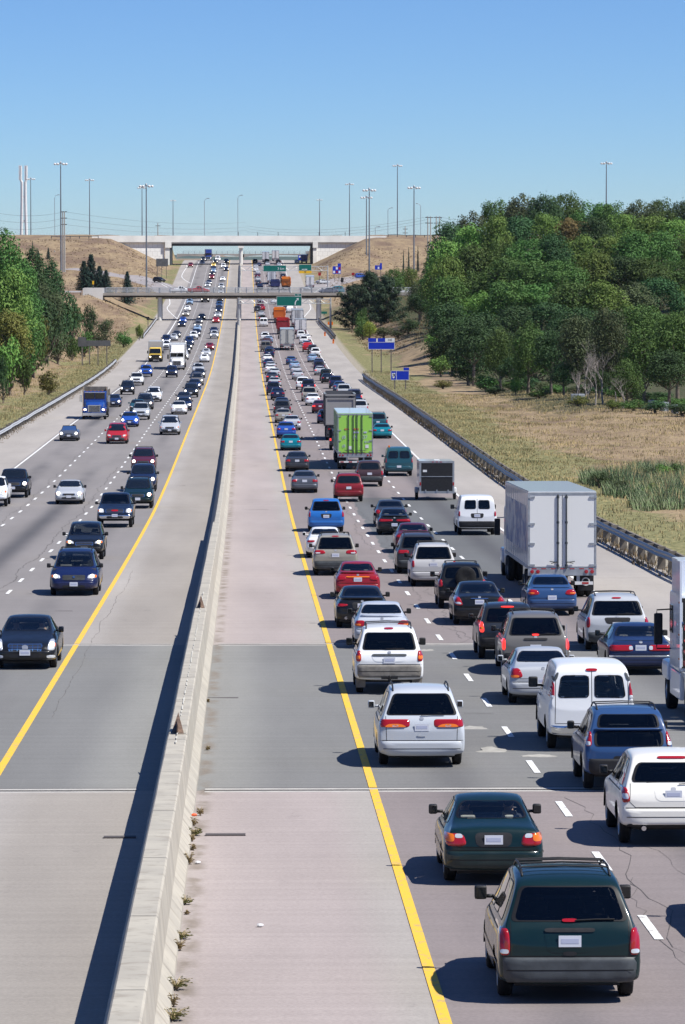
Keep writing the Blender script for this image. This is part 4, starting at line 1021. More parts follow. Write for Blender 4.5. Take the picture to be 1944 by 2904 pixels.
YT1 = onroad(694, 2400).y; YT2 = onroad(694, 1900).y; YT3 = onroad(694, 1600).y
PX1 = at(508, 2095, 0) if False else None
YP1 = onroad(510, 2210).y; YP2 = onroad(578, 1810).y
barrier('median_barrier', 45, YP1, .96, 'nearest tall concrete median barrier length with a flat broad top')
barrier('median_barrier', YP1, YP2, .98, 'concrete median barrier length between the two rusty triangular plates', tw=.20)
barrier('median_barrier', YP2, YT3+25, .94, 'concrete median barrier length just past the farther rusty plate', tw=.18)
barrier('median_barrier', YT3+25, 640, .80, 'long narrower concrete median barrier running up to the middle distance', tw=.13)
barrier('median_barrier', 640, YO-20, .85, 'concrete median barrier length leading to the overpass pier', tw=.13)
barrier('median_barrier', YO+20, YF-10, .85, 'concrete median barrier length between the overpass and the far bridge', tw=.13)
RUST = mat('rusty_steel', (.13,.085,.06), .8, vary=.5, vscale=8)
for yy, lb in ((YP1, 'near'), (YP2, 'farther')):
    root = thing('barrier_plate', lb+' rusty triangular steel plate standing on the median barrier top', 'plate', (-.1, yy, rz(yy)+.965), group='rusty plates on the median barrier')
    b = MB(); b.add([(-.14, -.02, .0), (.14, -.02, 0), (0, 1.3, .33), (0, .2, .08)], [(0, 3, 2), (3, 1, 2), (0, 1, 3)]); b.build('folded_plate', RUST, root)
    b = MB(); b.box(-.012, .012, -.1, 1.1, .02, .22); b.build('centre_rib', RUST, root)
b = MB(); crackpts = []
y = YP1-3
while y < YP2+10:
    (rr.random() < .35) or b.add([(-.10+rr.uniform(-.02,.02), y, rz(y)+1.0), (-.08+rr.uniform(-.02,.02), y, rz(y)+1.0), (-.085, y+.5, rz(y+.5)+1.0), (-.11, y+.5, rz(y+.5)+1.0)], [(0,1,2,3)]); y += .5
tag(b.build('barrier_top_cracks', mat('pale_crack_filler', (.54,.52,.46), .9)), kind='structure')
# --- terrain heights beside the road
def sm(x, a, b):
    t = min(1, max(0, (x-a)/(b-a))); return t*t*(3-2*t)
def noise2(x, y):
    return sin(x*.31+1.3)*cos(y*.11+.7)+.5*sin(x*.83+y*.21)+.3*sin(y*.43-x*.17)
SK = tan(radians(16))
def dz_right(x, y):
    YF = globals()['YF']+(x*SK if x < 80 else 80*SK)
    a = x-19.4
    e1 = max(0., min((x-20)*.42, 6.2, (y-(YO-45))*.16, (YO+75-y)*.16)) if a > 0 else 0
    e2 = max(0., min((x-25)*.47, 9.2, (y-(YF-115))*.10)) if y < YF+90 else max(0, 9.2-(y-YF-90)*.1)
    if x < 25: e2 = 0
    hp = 0
    for (ya, ha), (yb, hb) in zip([(0,0),(560,0),(640,1.0),(700,3.0),(780,7.5),(870,11.5),(960,16),(1150,16),(1300,6),(1500,2)], [(560,0),(640,1.0),(700,3.0),(780,7.5),(870,11.5),(960,16),(1150,16),(1300,6),(1500,2),(9000,0)]):
        if ya <= y <= yb: hp = ha+(hb-ha)*(y-ya)/(yb-ya)
    hill = hp*sm(x, 30+max(0, y-800)*.03, 58+max(0, y-800)*.03)
    ditch = -.9*sm(a, 1.5, 5)*(1-sm(a, 8, 13))*(1-sm(y, 820, 980))
    near = .9*sm(a, 9, 22)*(1-sm(y, 480, 640))*sm(y, 330, 420)
    ridge = 2.6*sm(a, 6, 16)*sm(y, 700, 760)*(1-sm(y, 960, 1010))
    return max(e1, e2, hill+ditch+near, ridge)+.14*noise2(x, y)*sm(a, 1, 8)
def dz_left(x, y):
    YF = globals()['YF']+(x*SK if x > -80 else -80*SK)
    a = -20.6-x
    e1 = max(0., min((-x-21)*.42, 6.2, (y-(YO-60))*.13, (YO+80-y)*.16))
    e2 = max(0., min((-x-25)*.47, 9.4, (y-(YF-150))*.085)) if y < YF+90 else max(0, 9.4-(y-YF-90)*.1)
    if x > -25: e2 = 0
    hill = 9.*sm(a, 7, 26)*sm(y, 300, 520)*(1-sm(y, 960, 1130))+5*sm(a, 26, 60)*sm(y, 300, 520)
    ditch = -.8*sm(a, 1.5, 5)*(1-sm(a, 7, 12))
    return max(e1, e2, hill+ditch*(1-sm(y, 900, 1000)))+.16*noise2(x, y)*sm(a, 1, 8)
def gz(x, y):
    if x > 19.4: return rz(y)+dz_right(x, y)
    if x < -20.6: return rz(y)+dz_left(x, y)
    return rz(y)
def ground(px, row, Y): 
    """ground point below pixel column px at distance Y"""
    p = at(px, row, Y); return Vector((p.x, Y, gz(p.x, Y)))
k = N('dry_roadside_grass', .95)
n1 = k.noise(.09, 6, 1., .45, 3.); n2 = k.noise(.5, 6, 1., .4, 9.); n3 = k.noise(2.6, 5, 1., .5, 5.)
green = k.mix(k.mr(n3, .3, .7), (0.137,0.137,0.055), (0.237,0.214,0.100)); tan_ = k.mix(k.mr(n2, .35, .65), (0.300,0.223,0.132), (0.223,0.159,0.096))
tan_ = k.mix(k.mr(n1, .45, .62), tan_, (0.168,0.114,0.077))
ax_ = k.math('ABSOLUTE', k.X)
gm_ = k.math('ADD', k.mr(ax_, 21., 31., .20, 0.), k.math('ADD', k.mr(ax_, 24., 40., .0, -.06), k.math('MULTIPLY', k.mr(k.Y, 760., 1000.), -.10)))
mask = k.mr(k.math('ADD', k.math('ADD', k.math('MULTIPLY', n1, .55), k.math('MULTIPLY', n2, .45)), gm_), .51, .62)
c = k.mix(mask, tan_, green)
c = k.mix(k.math('MULTIPLY', k.mr(ax_, 20.2, 21.2, 1., 0.), .8), c, (.33,.29,.24))
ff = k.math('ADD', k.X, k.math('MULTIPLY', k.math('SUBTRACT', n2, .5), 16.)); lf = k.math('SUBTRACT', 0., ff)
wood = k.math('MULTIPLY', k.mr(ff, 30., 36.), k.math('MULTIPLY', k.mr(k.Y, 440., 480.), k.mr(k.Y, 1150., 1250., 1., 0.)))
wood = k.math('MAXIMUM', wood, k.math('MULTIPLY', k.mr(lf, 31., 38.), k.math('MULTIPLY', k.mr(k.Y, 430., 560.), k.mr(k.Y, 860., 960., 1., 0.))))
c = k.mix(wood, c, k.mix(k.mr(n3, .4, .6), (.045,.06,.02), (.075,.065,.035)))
c = k.mix(1., c, k.mr(n3, .2, .8, .75, 1.25, False), 'MULTIPLY'); k.bump(n3, .6, .25); GRASS = k.out(c)
def terrain(nm, side):
    ys = frange(-40, 260, 20)+frange(260, 1800, 190)[1:]+frange(1800, 3200, 24)[1:]+[4200, 6000, 9000, 14000]
    of = [0, .8, 1.6, 2.6, 4, 5.5, 7, 9, 11, 13, 15, 18, 21, 24, 28, 32, 36, 41, 46, 52, 60, 70, 85, 105, 140, 200, 300, 600, 1500, 4500]
    vs = []; fs = []; n = len(of)
    for y in ys:
        for a in of:
            x = 19.38+a if side > 0 else -20.58-a; vs.append((x, y, gz(x, y)-.01 if a else rz(y)-.02))
    for i in range(len(ys)-1):
        for j in range(n-1):
            q = (i*n+j, i*n+j+1, (i+1)*n+j+1, (i+1)*n+j); fs.append(q if side > 0 else q[::-1])
    return tag(mobj(nm, vs, fs, GRASS, smooth=True), kind='structure')
terrain('grass_verge', 1); terrain('grass_verge', -1)
b = MB(); b.add([(-15000, -400, -12), (15000, -400, -12), (15000, 15000, -12), (-15000, 15000, -12)], [(0,1,2,3)])
tag(b.build('far_ground', mat('far_land', (.16,.17,.12), .95, vary=.3, vscale=.002)), kind='structure')
# --- ramps: sheets lying on the terrain with a gentle camber of their own
k = N('ramp_surface', .92); c = k.mix(k.mr(k.noise(.3, 5), .3, .7), (.31,.28,.27), (.26,.235,.235)); RAMP = k.out(c)
def ribbon(nm, pts, wd, m, dz, n=60, zf=None):
    """pts: (x, y) centre line; wd width or (w0, w1)"""
    P = []
    for i in range(n+1):
        t = i/n*(len(pts)-1); j = min(int(t), len(pts)-2); u = t-j
        p0 = pts[max(j-1, 0)]; p1_ = pts[j]; p2 = pts[j+1]; p3 = pts[min(j+2, len(pts)-1)]
        P.append(tuple(.5*((2*p1_[a])+(p2[a]-p0[a])*u+(2*p0[a]-5*p1_[a]+4*p2[a]-p3[a])*u*u+(3*p1_[a]-p0[a]-3*p2[a]+p3[a])*u**3) for a in (0, 1)))
    vs = []; fs = []
    for i, p in enumerate(P):
        a = P[max(0, i-1)]; b_ = P[min(n, i+1)]; dx, dy = b_[0]-a[0], b_[1]-a[1]; l = math.hypot(dx, dy)
        w_ = wd if not hasattr(wd, '__len__') else wd[0]+(wd[1]-wd[0])*i/n
        zc = (zf or gz)(p[0], p[1])
        for sg in (-1, 1):
            x, y = p[0]-dy/l*w_/2*sg, p[1]+dx/l*w_/2*sg
            vs.append((x, y, max(zc, (zf or gz)(x, y))+dz if zf is None else zf(x, y)+dz))
    for i in range(n): fs.append((2*i, 2*i+2, 2*i+3, 2*i+1))
    mi = [0]*n
    if 'ramp' in nm and 'line' not in nm:
        base = len(vs)
        for i in range(n+1):
            for q in (0, 1):
                a_, b_ = Vector(vs[2*i+q]), Vector(vs[2*i+1-q]); o_ = (a_-b_); o_.z = 0; o_.normalize(); e = a_+o_*3.2; vs.append((e.x, e.y, min(a_.z, gz(e.x, e.y))-1.1))
        for i in range(n):
            for q in (0, 1): fs.append((2*i+q, 2*i+2+q, base+2*i+2+q, base+2*i+q)); mi.append(1)
        return tag(mobj(nm, vs, fs, [m, GRASS], mi=mi), kind='structure')
    return tag(mobj(nm, vs, fs, m), kind='structure')
def px2(px, row, yg=None):
    """(x, y) of the terrain seen at a pixel, searched from near to far"""
    v = ray(px, row); y = 900.
    while y < 2600:
        x = CAM.x+v.x*(y/v.y); z = CAM.z+v.z*(y/v.y)
        if gz(x, y) >= z: break
        y += 2
    return (x, y)
rampR = [px2(*q) for q in ((868, 848), (893, 826), (925, 808), (965, 797), (1010, 790), (1060, 784))]
rampL = [px2(*q) for q in ((510, 848), (490, 832), (455, 811), (400, 795), (330, 783), (265, 772), (190, 764))]
ribbon('exit_ramp', rampR, (9, 10), RAMP, .05); ribbon('entry_ramp', rampL, (9, 9), RAMP, .05)
for pts in (((905, 905-30), (890, 858), (874, 868)),):
    pass
for nm, q in (('ramp_line_markings', ((878, 843), (905, 822), (935, 808), (980, 801), (1020, 797))), ('ramp_line_markings', ((850, 830), (872, 812), (896, 799), (940, 790), (1000, 784))),
              ('ramp_line_markings', ((505, 824), (470, 807), (440, 799), (390, 791), (330, 784))), ('ramp_line_markings', ((478, 818), (450, 803), (415, 797)))):
    ribbon(nm, [px2(*p) for p in q], .22, WHT, .12, 40)
# gore lines on the road itself
for q in (((527, 750), (530, 757), (516, 784), (540, 803)), ((481, 848), (482, 862), (475, 876), (503, 904)),
          ((878, 860), (882, 874), (872, 888), (850, 912), (846, 918)), ((503, 904), (486, 932), (466, 960))):
    P = [onroad(*p) for p in q]; ribbon('gore_line_markings', [(p.x, p.y) for p in P], .2, WHT, .014, 40, zf=lambda x, y: rz(y))
# ------------------------------------------------------------------ bridges
CONW = mat('pale_bridge_concrete', (.68,.665,.62), .85, vary=.10, vscale=.25); CONB = mat('brownish_parapet_concrete', (.36,.33,.29), .85, vary=.15, vscale=.3)
STEELD = mat('dark_girder_steel', (.05,.048,.045), .8, vary=.2, vscale=1)
def panel_mat():
    k = N('precast_wall_panels', .9)
    mp = k.n.new('ShaderNodeMapping'); mp.inputs['Rotation'].default_value = (pi/2, 0, 0); k.l.new(k.tc.outputs['Object'], mp.inputs[0])
    br = k.n.new('ShaderNodeTexBrick'); k.l.new(mp.outputs[0], br.inputs['Vector']); br.inputs['Scale'].default_value = 1
    br.inputs['Brick Width'].default_value = 1.6; br.inputs['Row Height'].default_value = 1.5; br.inputs['Mortar Size'].default_value = .05
    br.inputs['Color1'].default_value = (.78,.77,.73,1); br.inputs['Color2'].default_value = (.73,.72,.68,1); br.inputs['Mortar'].default_value = (.50,.49,.46,1)
    return k.out(br.outputs['Color'])
PANEL = panel_mat()
def L0(root): return root.location
# overpass carrying a local road across the highway
yo = YO; zr = rz(yo); zd = at(694, 832, yo).z                 # deck surface
op = thing('overpass_bridge', 'low road overpass with open steel railings crossing both carriageways', 'bridge', (0, yo, zr))
def rel(b_x0, x1, y0, y1, z0, z1, mi=0): return (b_x0, x1, y0, y1, z0, z1, mi)
zt = zd-zr
part('deck', CONB, op, [(-37, 58, -5, 5, zt-.35, zt)])
partn('girder', STEELD, op, [(-34, 30, y-.25, y+.25, zt-.85, zt-.352) for y in (-4.2, -1.4, 1.4, 4.2)])
partn('fascia_beam', CONB, op, [(-37, 58, -5.25, -5.003, zt-.42, zt+.16), (-37, 58, 5.003, 5.25, zt-.42, zt+.16)])
part('pier_cap', CONB, op, [(-19.9, 20.2, y-.5, y+.5, zt-1.25, zt-.852) for y in (0,)])
for x in (-18.9, 0, 19.1):
    for y in (-3.2, 3.2): part('column', CONW, op, [], extra=lambda b: b.tube([(x, y, -.3), (x, y, zt-.86)], .55, 14))
def rails(b, xa, xb, y, z, h, step, n=3, r=.045):
    x = xa
    while x <= xb: b.box(x-.09, x+.09, y-.08, y+.08, z, z+h); x += step
    for i in range(n): b.tube([(xa, y, z+h*(i+1)/n-.06), (xb, y, z+h*(i+1)/n-.06)], r, 5)
for y in (-5.1, 5.1): part('railing', M['steel'], op, [], extra=lambda b: rails(b, -32, 56, y, zt+.16, 1.27, 2.6, 4, .05))
partn('end_block', CONW, op, [(-37.2, -32.4, -5.4, -4.9, zt-1.6, zt+1.35), (-37.2, -32.4, 4.9, 5.4, zt-1.6, zt+1.35)])
partn('abutment', CONW, op, [(-37.5, -34.2, -5, 5, -2, zt-.36), (30.2, 34, -5, 5, -2, zt-.36)])
part('roadway', ROAD, op, [(-36.9, 57.9, -4.4, 4.4, zt+.004, zt+.03)])
# approach road rails on the embankments
for xa, xb, lb in ((-62, -37.5, 'white guardrail on the left approach of the low overpass'), (36, 58, 'white guardrail on the right approach of the low overpass')):
    g = thing('approach_guardrail', lb, 'guardrail', ((xa+xb)/2, yo-5.1, zd)); hw = (xb-xa)/2
    if xa > 0: xa += 0
    part('beam', M['white'], g, [(-hw, hw, -.10, -.04, .35, .68)], bev=.0); partn('post', M['wood'], g, [(x-.1, x+.1, -.04, .12, -.7, .7) for x in frange(-hw+.3, hw-.3, 9)])
# the large far bridge
yf = YF; zr = rz(yf)
fb = thing('highway_bridge', 'large pale concrete bridge spanning the highway at the top of the hill', 'bridge', (0, yf, zr)); fb.rotation_euler = (0, 0, radians(16)); fb.scale = (1/cos(radians(16)), 1, 1)
ztop = at(694, 668, yf).z-zr; zund = at(694, 697, yf).z-zr
def shr(boxes, nm, m=None):
    for q in boxes:
        o = part(nm, m or CONW, fb, [q])
        for v in o.data.vertices: v.co.x += v.co.y*.2756
partn('parapet', CONW, fb, [(-48, 51, -.8, -.5, ztop-2.2, ztop), (-48, 51, 13.5, 13.8, ztop-2.2, ztop)])
part('deck', CONW, fb, [(-48, 51, -.497, 13.497, ztop-2.6, ztop-1.2)])
partn('girder', STEELD, fb, [(-24.5, 25.2, y, y+.5, zund, ztop-2.203) for y in (-.2, 3, 6, 9, 12.6)])
part('girder_face', mat('weathered_girder_face', (.20,.18,.16), .8), fb, [(-24.5, 25.2, -.32, -.203, zund+.7, ztop-2.25)])
partn('wall_panel', PANEL, fb, [(-48, -26.3, .2, .8, -3, ztop-2.61), (26.6, 51, .2, .8, -3, ztop-2.61)])
shr([(-26.2, -24.6, -.4, 14, -3, ztop-2.61), (25.3, 26.5, -.4, 14, -3, ztop-2.61)], 'abutment')
partn('bearing_shelf', CONW, fb, [(-26.4, -24.2, -.9, -.41, zund-.6, zund+1.6), (25.0, 26.8, -.9, -.41, zund-.6, zund+1.6)])
for x in (-24.4, .1, 25.1):
    for y in (1.0, 6.5, 12.0): part('column', CONW if x == .1 else M['grey'], fb, [], extra=lambda b: b.tube([(x+y*.2756, y, -.5), (x+y*.2756, y, zund-.02)], .62, 14))
shr([(-.9, 1.1, -.6, 13.6, zund-.7, zund-.022)], 'pier_cap')
for px in (675, 730, 788, 905, 980):
    p = at(px, 668, yf); part('railing_post', M['grey'], fb, [(p.x-.08, p.x+.08, -.7, -.6, ztop-.02, ztop+1.3)])
# distant second bridge seen through the opening
y2 = 2150.; z2 = rz(y2); P0 = at(520, 717, y2); P1 = at(905, 722, y2)
b2 = thing('footbridge', 'slim distant bridge with mesh fence seen under the large far bridge', 'bridge', (0, y2, z2))
za = at(600, 719, y2).z-z2
def arch(b):
    n = 20
    for xa, xb in ((at(500,0,y2).x, at(688,0,y2).x), (at(688,0,y2).x, at(882,0,y2).x)):
        vs = []
        for i in range(n+1):
            t = i/n; x = xa+(xb-xa)*t; e = (2*t-1)**2
            for y in (-3, 3): vs += [(x, y, za), (x, y, za-.75-1.15*e*e)]
        fs = []
        for i in range(n):
            j = i*4; fs += [(j, j+4, j+5, j+1), (j+2, j+3, j+7, j+6), (j, j+2, j+6, j+4), (j+1, j+5, j+7, j+3)]
        b.add(vs, fs)
part('arched_deck', CONB, b2, [], extra=arch)
part('mesh_fence', mat('faded_fence_steel', (.25,.28,.30), .6), b2, [], extra=lambda b: rails(b, P0.x, P1.x, -3, za, 1.35, 2.7, 2, .05))
partn('pier', CONB, b2, [(at(688,0,y2).x-.6, at(688,0,y2).x+.6, -3, 3, -3, za-.3), (at(868,0,y2).x, at(888,0,y2).x, -3, 3, -3, za+1.2)])
# ------------------------------------------------------------------ guardrails
def guardrail(nm, label, x, ya, yb, post, beam, h=.75, wide=False, xf=None, stepmin=4.0, group='guardrails along the outer shoulders', postmat=None):
    root = thing(nm, label, 'guardrail', (x, ya, rz(ya)), group=group); side = 1 if x > 0 else -1
    z0 = rz(ya); xf = xf or (lambda y: 0.0); n = max(2, int((yb-ya)/5)); b = MB()
    prof = [(-.03, h-.32), (-.09, h-.26), (-.03, h-.18), (-.09, h-.08), (-.03, h), (.0, h), (.0, h-.32)]
    vs = []; fs = []; m_ = len(prof); wob = random.Random(int(ya))
    for i in range(n+1):
        y = ya+(yb-ya)*i/n; o = xf(y)+wob.uniform(-.03, .03); dzz = wob.uniform(-.03, .03)
        tp = .45 if i in (0, n) and not wide else 0
        vs += [(side*px_+o, y-ya, z+rz(y)-z0+dzz-tp) for px_, z in prof]
    for i in range(n):
        for j in range(m_): fs.append((i*m_+j, (i+1)*m_+j, (i+1)*m_+(j+1)%m_, i*m_+(j+1)%m_))
    mobj('beam', vs, fs, beam, root)
    if wide:
        b = MB(); 
        for i in range(n):
            y, yy = ya+(yb-ya)*i/n, ya+(yb-ya)*(i+1)/n
            b.add([(side*.30+xf(y), y-ya, rz(y)-z0+h+.02), (side*.42+xf(y), y-ya, rz(y)-z0+h+.02), (side*.42+xf(yy), yy-ya, rz(yy)-z0+h+.02), (side*.30+xf(yy), yy-ya, rz(yy)-z0+h+.02),
                   (side*.30+xf(y), y-ya, rz(y)-z0+h-.22), (side*.42+xf(y), y-ya, rz(y)-z0+h-.22), (side*.42+xf(yy), yy-ya, rz(yy)-z0+h-.22), (side*.30+xf(yy), yy-ya, rz(yy)-z0+h-.22)], [(0,1,2,3), (4,7,6,5), (0,3,7,4), (1,5,6,2)])
        b.build('rear_rail', M['wood'], root)
    st = max(stepmin, (yb-ya)/98); y = ya+.4; pr = None
    while y < yb-.3:
        o = xf(y); b = MB(); b.box(min(0, side*.34)+o, max(0, side*.34)+o, y-ya-.10, y-ya+.10, rz(y)-z0-.2, rz(y)-z0+h+.06, M_=Matrix.Translation((0, 0, wob.uniform(-.05, .05))))
        b.build('post', postmat or M['wood'], root); y += st
    return root
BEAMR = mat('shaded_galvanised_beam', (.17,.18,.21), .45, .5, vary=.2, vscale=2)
YE = onroad(1029, 1076).y
guardrail('guardrail', 'long weathered guardrail on closely spaced wooden posts beside the right shoulder', 19.2, 175, YE, None, BEAMR, .92, wide=True, xf=lambda y: (-.6*sm(y, 480, 650)), stepmin=2.0)
guardrail('guardrail', 'dark guardrail under the overpass on the right verge ending at an orange marker', 18.8, onroad(944, 962).y, YO-8, None, BEAMR, .85, wide=True, xf=lambda y: (.9*(1-sm(y, 930, 1030))))
guardrail('guardrail', 'pale steel guardrail curving along the left outer shoulder in the foreground', -20.3, 300, onroad(343, 1030).y, None, mat('pale_guardrail_beam', (.46,.47,.48), .5, .3, vary=.15), .8)
guardrail('guardrail', 'short pale guardrail on the left shoulder running up to the overpass pier', -19.6, onroad(408, 960).y, YO-6, None, MATS['pale_guardrail_beam'], .8)
for px, row, lb in ((922, 945, 'small orange marker post leaning on the dark guardrail on the right'), (946, 966, 'small orange marker at the near end of the dark right guardrail')):
    p = onroad(px, row+8); r = thing('marker_post', lb, 'marker', p); part('post', M['amber'], r, [(-.18, .18, -.05, .05, 0, .9)]); part('reflector', M['redlit'] if False else M['red'], r, [(-.1, .1, -.07, -.053, .55, .8)])
# ------------------------------------------------------------------ sign gantries
GREEN = mat('green_sign_sheet', (.0,.135,.105), .5); BLUE = mat('blue_sign_sheet', (.005,.03,.42), .5); SWHITE = mat('white_sign_film', (.72,.74,.74), .5)
YELLOWS = mat('yellow_sign_sheet', (.80,.46,.02), .5); SIGNB = mat('bare_sign_back', (.13,.13,.13), .6, .4, vary=.2, vscale=1.5); TRUSS = mat('white_truss_steel', (.46,.47,.47), .5, .3, vary=.1)
def gantry(label, Y, pxa, pxb, rt, rb, zbase):
    A = at(pxa, rt, Y); B = at(pxb, rt, Y); zb = at(pxa, rb, Y).z
    g = thing('sign_gantry', label, 'sign gantry', (0, Y, rz(Y)), group='sign gantries over the right carriageway'); z0 = rz(Y); h1, h2 = A.z-z0, zb-z0
    def tr(b):
        n = 16
        for y in (-.45, .45):
            for h in (h1, h2): b.tube([(A.x, y, h), (B.x, y, h)], .09, 6)
            for i in range(n):
                xa = A.x+(B.x-A.x)*i/n; xb = A.x+(B.x-A.x)*(i+1)/n; b.tube([(xa, y, h2 if i % 2 else h1), (xb, y, h1 if i % 2 else h2)], .06, 5)
        for i in range(n+1):
            x = A.x+(B.x-A.x)*i/n; b.tube([(x, -.45, h1), (x, .45, h1)], .05, 5); b.tube([(x, -.45, h2), (x, .45, h1)], .05, 5)
    part('truss', TRUSS, g, [], extra=tr)
    part('column', TRUSS, g, [], extra=lambda b: b.tube([(B.x, 0, -.5), (B.x, 0, h1+.3)], .26, 10, r1=.18))
    part('column', TRUSS, g, [], extra=lambda b: b.tube([(A.x+.05, 0, .5), (A.x+.05, 0, h1+.3)], .24, 10, r1=.18))
    return g, z0
def panel(root, name, Y, z0, xa, ra, xb, rb, m, frame=True, y=-.62):
    P = at(xa, ra, Y); Q = at(xb, rb, Y)
    f = part(name, m, root, [(P.x, Q.x, y-.05, y, Q.z-z0, P.z-z0)])
    if frame:
        t = .05; b = MB()
        b.box(P.x, Q.x, y-.056, y-.051, P.z-z0-t, P.z-z0); b.box(P.x, Q.x, y-.056, y-.051, Q.z-z0, Q.z-z0+t)
        b.box(P.x, P.x+t, y-.056, y-.051, Q.z-z0+t, P.z-z0-t); b.box(Q.x-t, Q.x, y-.056, y-.051, Q.z-z0+t, P.z-z0-t)
        b.build('sign_border', SWHITE, f)
    return f, P.x, Q.x, P.z-z0, Q.z-z0
def sq(b, x0, x1, z0, z1, y): b.box(x0, x1, y-.008, y, z0, z1)
Yg1 = onroad(700, 932).y
g1, gz0 = gantry('nearer sign gantry with a large green exit sign showing a curved arrow', Yg1, 677, 938, 848, 860, 0)
f, xa, xb, za, zb = panel(g1, 'exit_sign', Yg1, gz0, 785, 840, 856, 867, GREEN)
def arrow(b):
    c = xb-1.1; y = -.672; zc = (za+zb)/2
    pts = [(c-.35, zb+.25), (c-.33, zb+.75), (c-.15, zc+.1), (c+.15, zc+.35)]
    for i in range(3):
        (x0, z0_), (x1, z1_) = pts[i], pts[i+1]; b.add([(x0-.11, y, z0_), (x0+.11, y, z0_-.03), (x1+.11, y, z1_-.04), (x1-.11, y, z1_)], [(0,1,2,3)])
    b.add([(c-.08, y, zc+.62), (c+.42, y, zc+.70), (c+.40, y, zc+.12)], [(0,2,1)])
part('arrow', SWHITE, f, [], extra=arrow)
wtext('340', .38, SWHITE, panel(g1, 'exit_tab', Yg1, gz0, 836.5, 832, 855, 839.6, GREEN)[0], (at(846, 836, Yg1).x, -.68, at(846, 836, Yg1).z-gz0), (pi/2, 0, 0))
Yg2 = onroad(905, 823).y
g2, gz2 = gantry('farther sign gantry carrying two green signs and a yellow exit strip', Yg2, 681, 930, 755, 767, 0)
f, xa, xb, za, zb = panel(g2, 'distance_sign', Yg2, gz2, 747, 752, 812, 769.5, GREEN)
wtext('3 km', 1.0, SWHITE, f, (at(797, 761, Yg2).x, -.68, at(797, 761.5, Yg2).z-gz2), (pi/2, 0, 0))
f, xa, xb, za, zb = panel(g2, 'exit_sign', Yg2, gz2, 848, 749.5, 884, 767, GREEN)
part('text_line', SWHITE, f, [(xa+.9+i*.42, xa+1.2+i*.42, -.68, -.671, zb+.25, zb+.5) for i in range(4)])
f, xa, xb, za, zb = panel(g2, 'yellow_exit_strip', Yg2, gz2, 848, 767.5, 884, 774.5, YELLOWS, False)
b = MB(); xm = (xa+xb)/2; b.add([(xm-.4, -.68, za-.2), (xm+.4, -.68, za-.2), (xm, -.68, zb+.15)], [(0,2,1)]); b.build('arrow', M['frit'], f)
# ------------------------------------------------------------------ roadside signs
def post_sign(nm, label, cat, px0, r0, px1, r1, Y, posts, panelm, group=None, m_post=None, y=-.06):
    P = at(px0, r0, Y); Q = at(px1, r1, Y); xc = (P.x+Q.x)/2; zg = gz(xc, Y)
    root = thing(nm, label, cat, (xc, Y, zg), group=group)
    f = part('sign_panel', panelm, root, [(P.x-xc, Q.x-xc, y-.05, y, Q.z-zg, P.z-zg)])
    for px in posts:
        x = at(px, r1, Y).x-xc; zz = gz(x+xc, Y)-zg
        part('post', m_post or M['wood'], root, [(x-.09, x+.09, y+.002, y+.18, zz-.3, P.z-zg-.1)])
    return root, f, P.x-xc, Q.x-xc, P.z-zg, Q.z-zg
root, f, xa, xb, za, zb = post_sign('service_sign', 'larger blue roadside sign on three posts with a white 340 tab', 'sign', 1045, 970, 1120, 990.5, 690., (1056, 1082, 1110), BLUE)
w_ = xb-xa
for a, b_, m in ((0, .30, BLUE), (.36, .64, BLUE), (.64, 1., SWHITE)):
    q = part('top_plate', m, root, [(xa+w_*a+.01, xa+w_*b_-.01, -.11, -.06, za+.03, za+.62)])
    if m is SWHITE: wtext('340', .46, M['frit'], q, ((xa+w_*.82), -.12, za+.33), (pi/2, 0, 0))
part('sign_border', SWHITE, root, [(xa, xb, -.12, -.111, za-.04, za), (xa, xb, -.12, -.111, zb, zb+.05), (xa, xa+.05, -.12, -.111, zb, za), (xb-.05, xb, -.12, -.111, zb, za), (xa+w_*.305, xa+w_*.355, -.11, -.09, za+.03, za+.6)])
root, f, xa, xb, za, zb = post_sign('attraction_sign', 'smaller blue roadside sign with white emblem panel and a small tab on top', 'sign', 1109, 1051, 1161, 1077.5, 590., (1120, 1151), BLUE)
part('top_plate', BLUE, root, [(xb-.75, xb-.02, -.11, -.06, za+.02, za+.42)])
part('sign_border', SWHITE, root, [(xa, xb, -.12, -.111, za-.04, za), (xa, xb, -.12, -.111, zb, zb+.04), (xa, xa+.04, -.12, -.111, zb, za), (xb-.04, xb, -.12, -.111, zb, za), (xa+.72, xa+.77, -.12, -.111, zb, za)])
def emb(b):
    for dx, dz, r in ((0, 0, .2), (-.12, .2, .12), (.12, .22, .12), (0, -.25, .14), (.1, .05, .15)): b.lathe([(0, r), (-.006, r), (-.006, .001)], 9, 'y', (xa+.37+dx, -.115, (za+zb)/2+dz))
part('emblem', SWHITE, f, [], extra=emb)
root = post_sign('road_sign', 'wide dark sign board seen from behind on four posts left of the highway', 'sign', 238, 965, 314, 981, 735., (254, 278, 303), SIGNB)[0]
P = at(221, 956, 735.); Q = at(245, 982, 735.); xc, zg = root.location.x, root.location.z
part('sign_panel', SIGNB, root, [(P.x-xc, Q.x-xc, -.2, -.15, Q.z-zg, P.z-zg)]); x = at(230, 0, 735.).x-xc; part('post', M['wood'], root, [(x-.1, x+.1, -.14, .05, gz(x+xc, 735.)-zg-.3, P.z-zg+.1)])
post_sign('road_sign', 'small grey sign board seen from behind near the far bridge on the left', 'sign', 443, 733, 477, 755, 1400., (447, 459, 472), SIGNB)
root, f, xa, xb, za, zb = post_sign('service_sign', 'blue cluster of small square service panels on the right past the gantries', 'sign', 944, 755, 967.5, 776, 1380., (950, 962), BLUE, group='blue service sign clusters by the exit ramp')
part('top_plate', BLUE, root, [(xb-1.0, xb, -.11, -.06, za+.02, za+.9)])
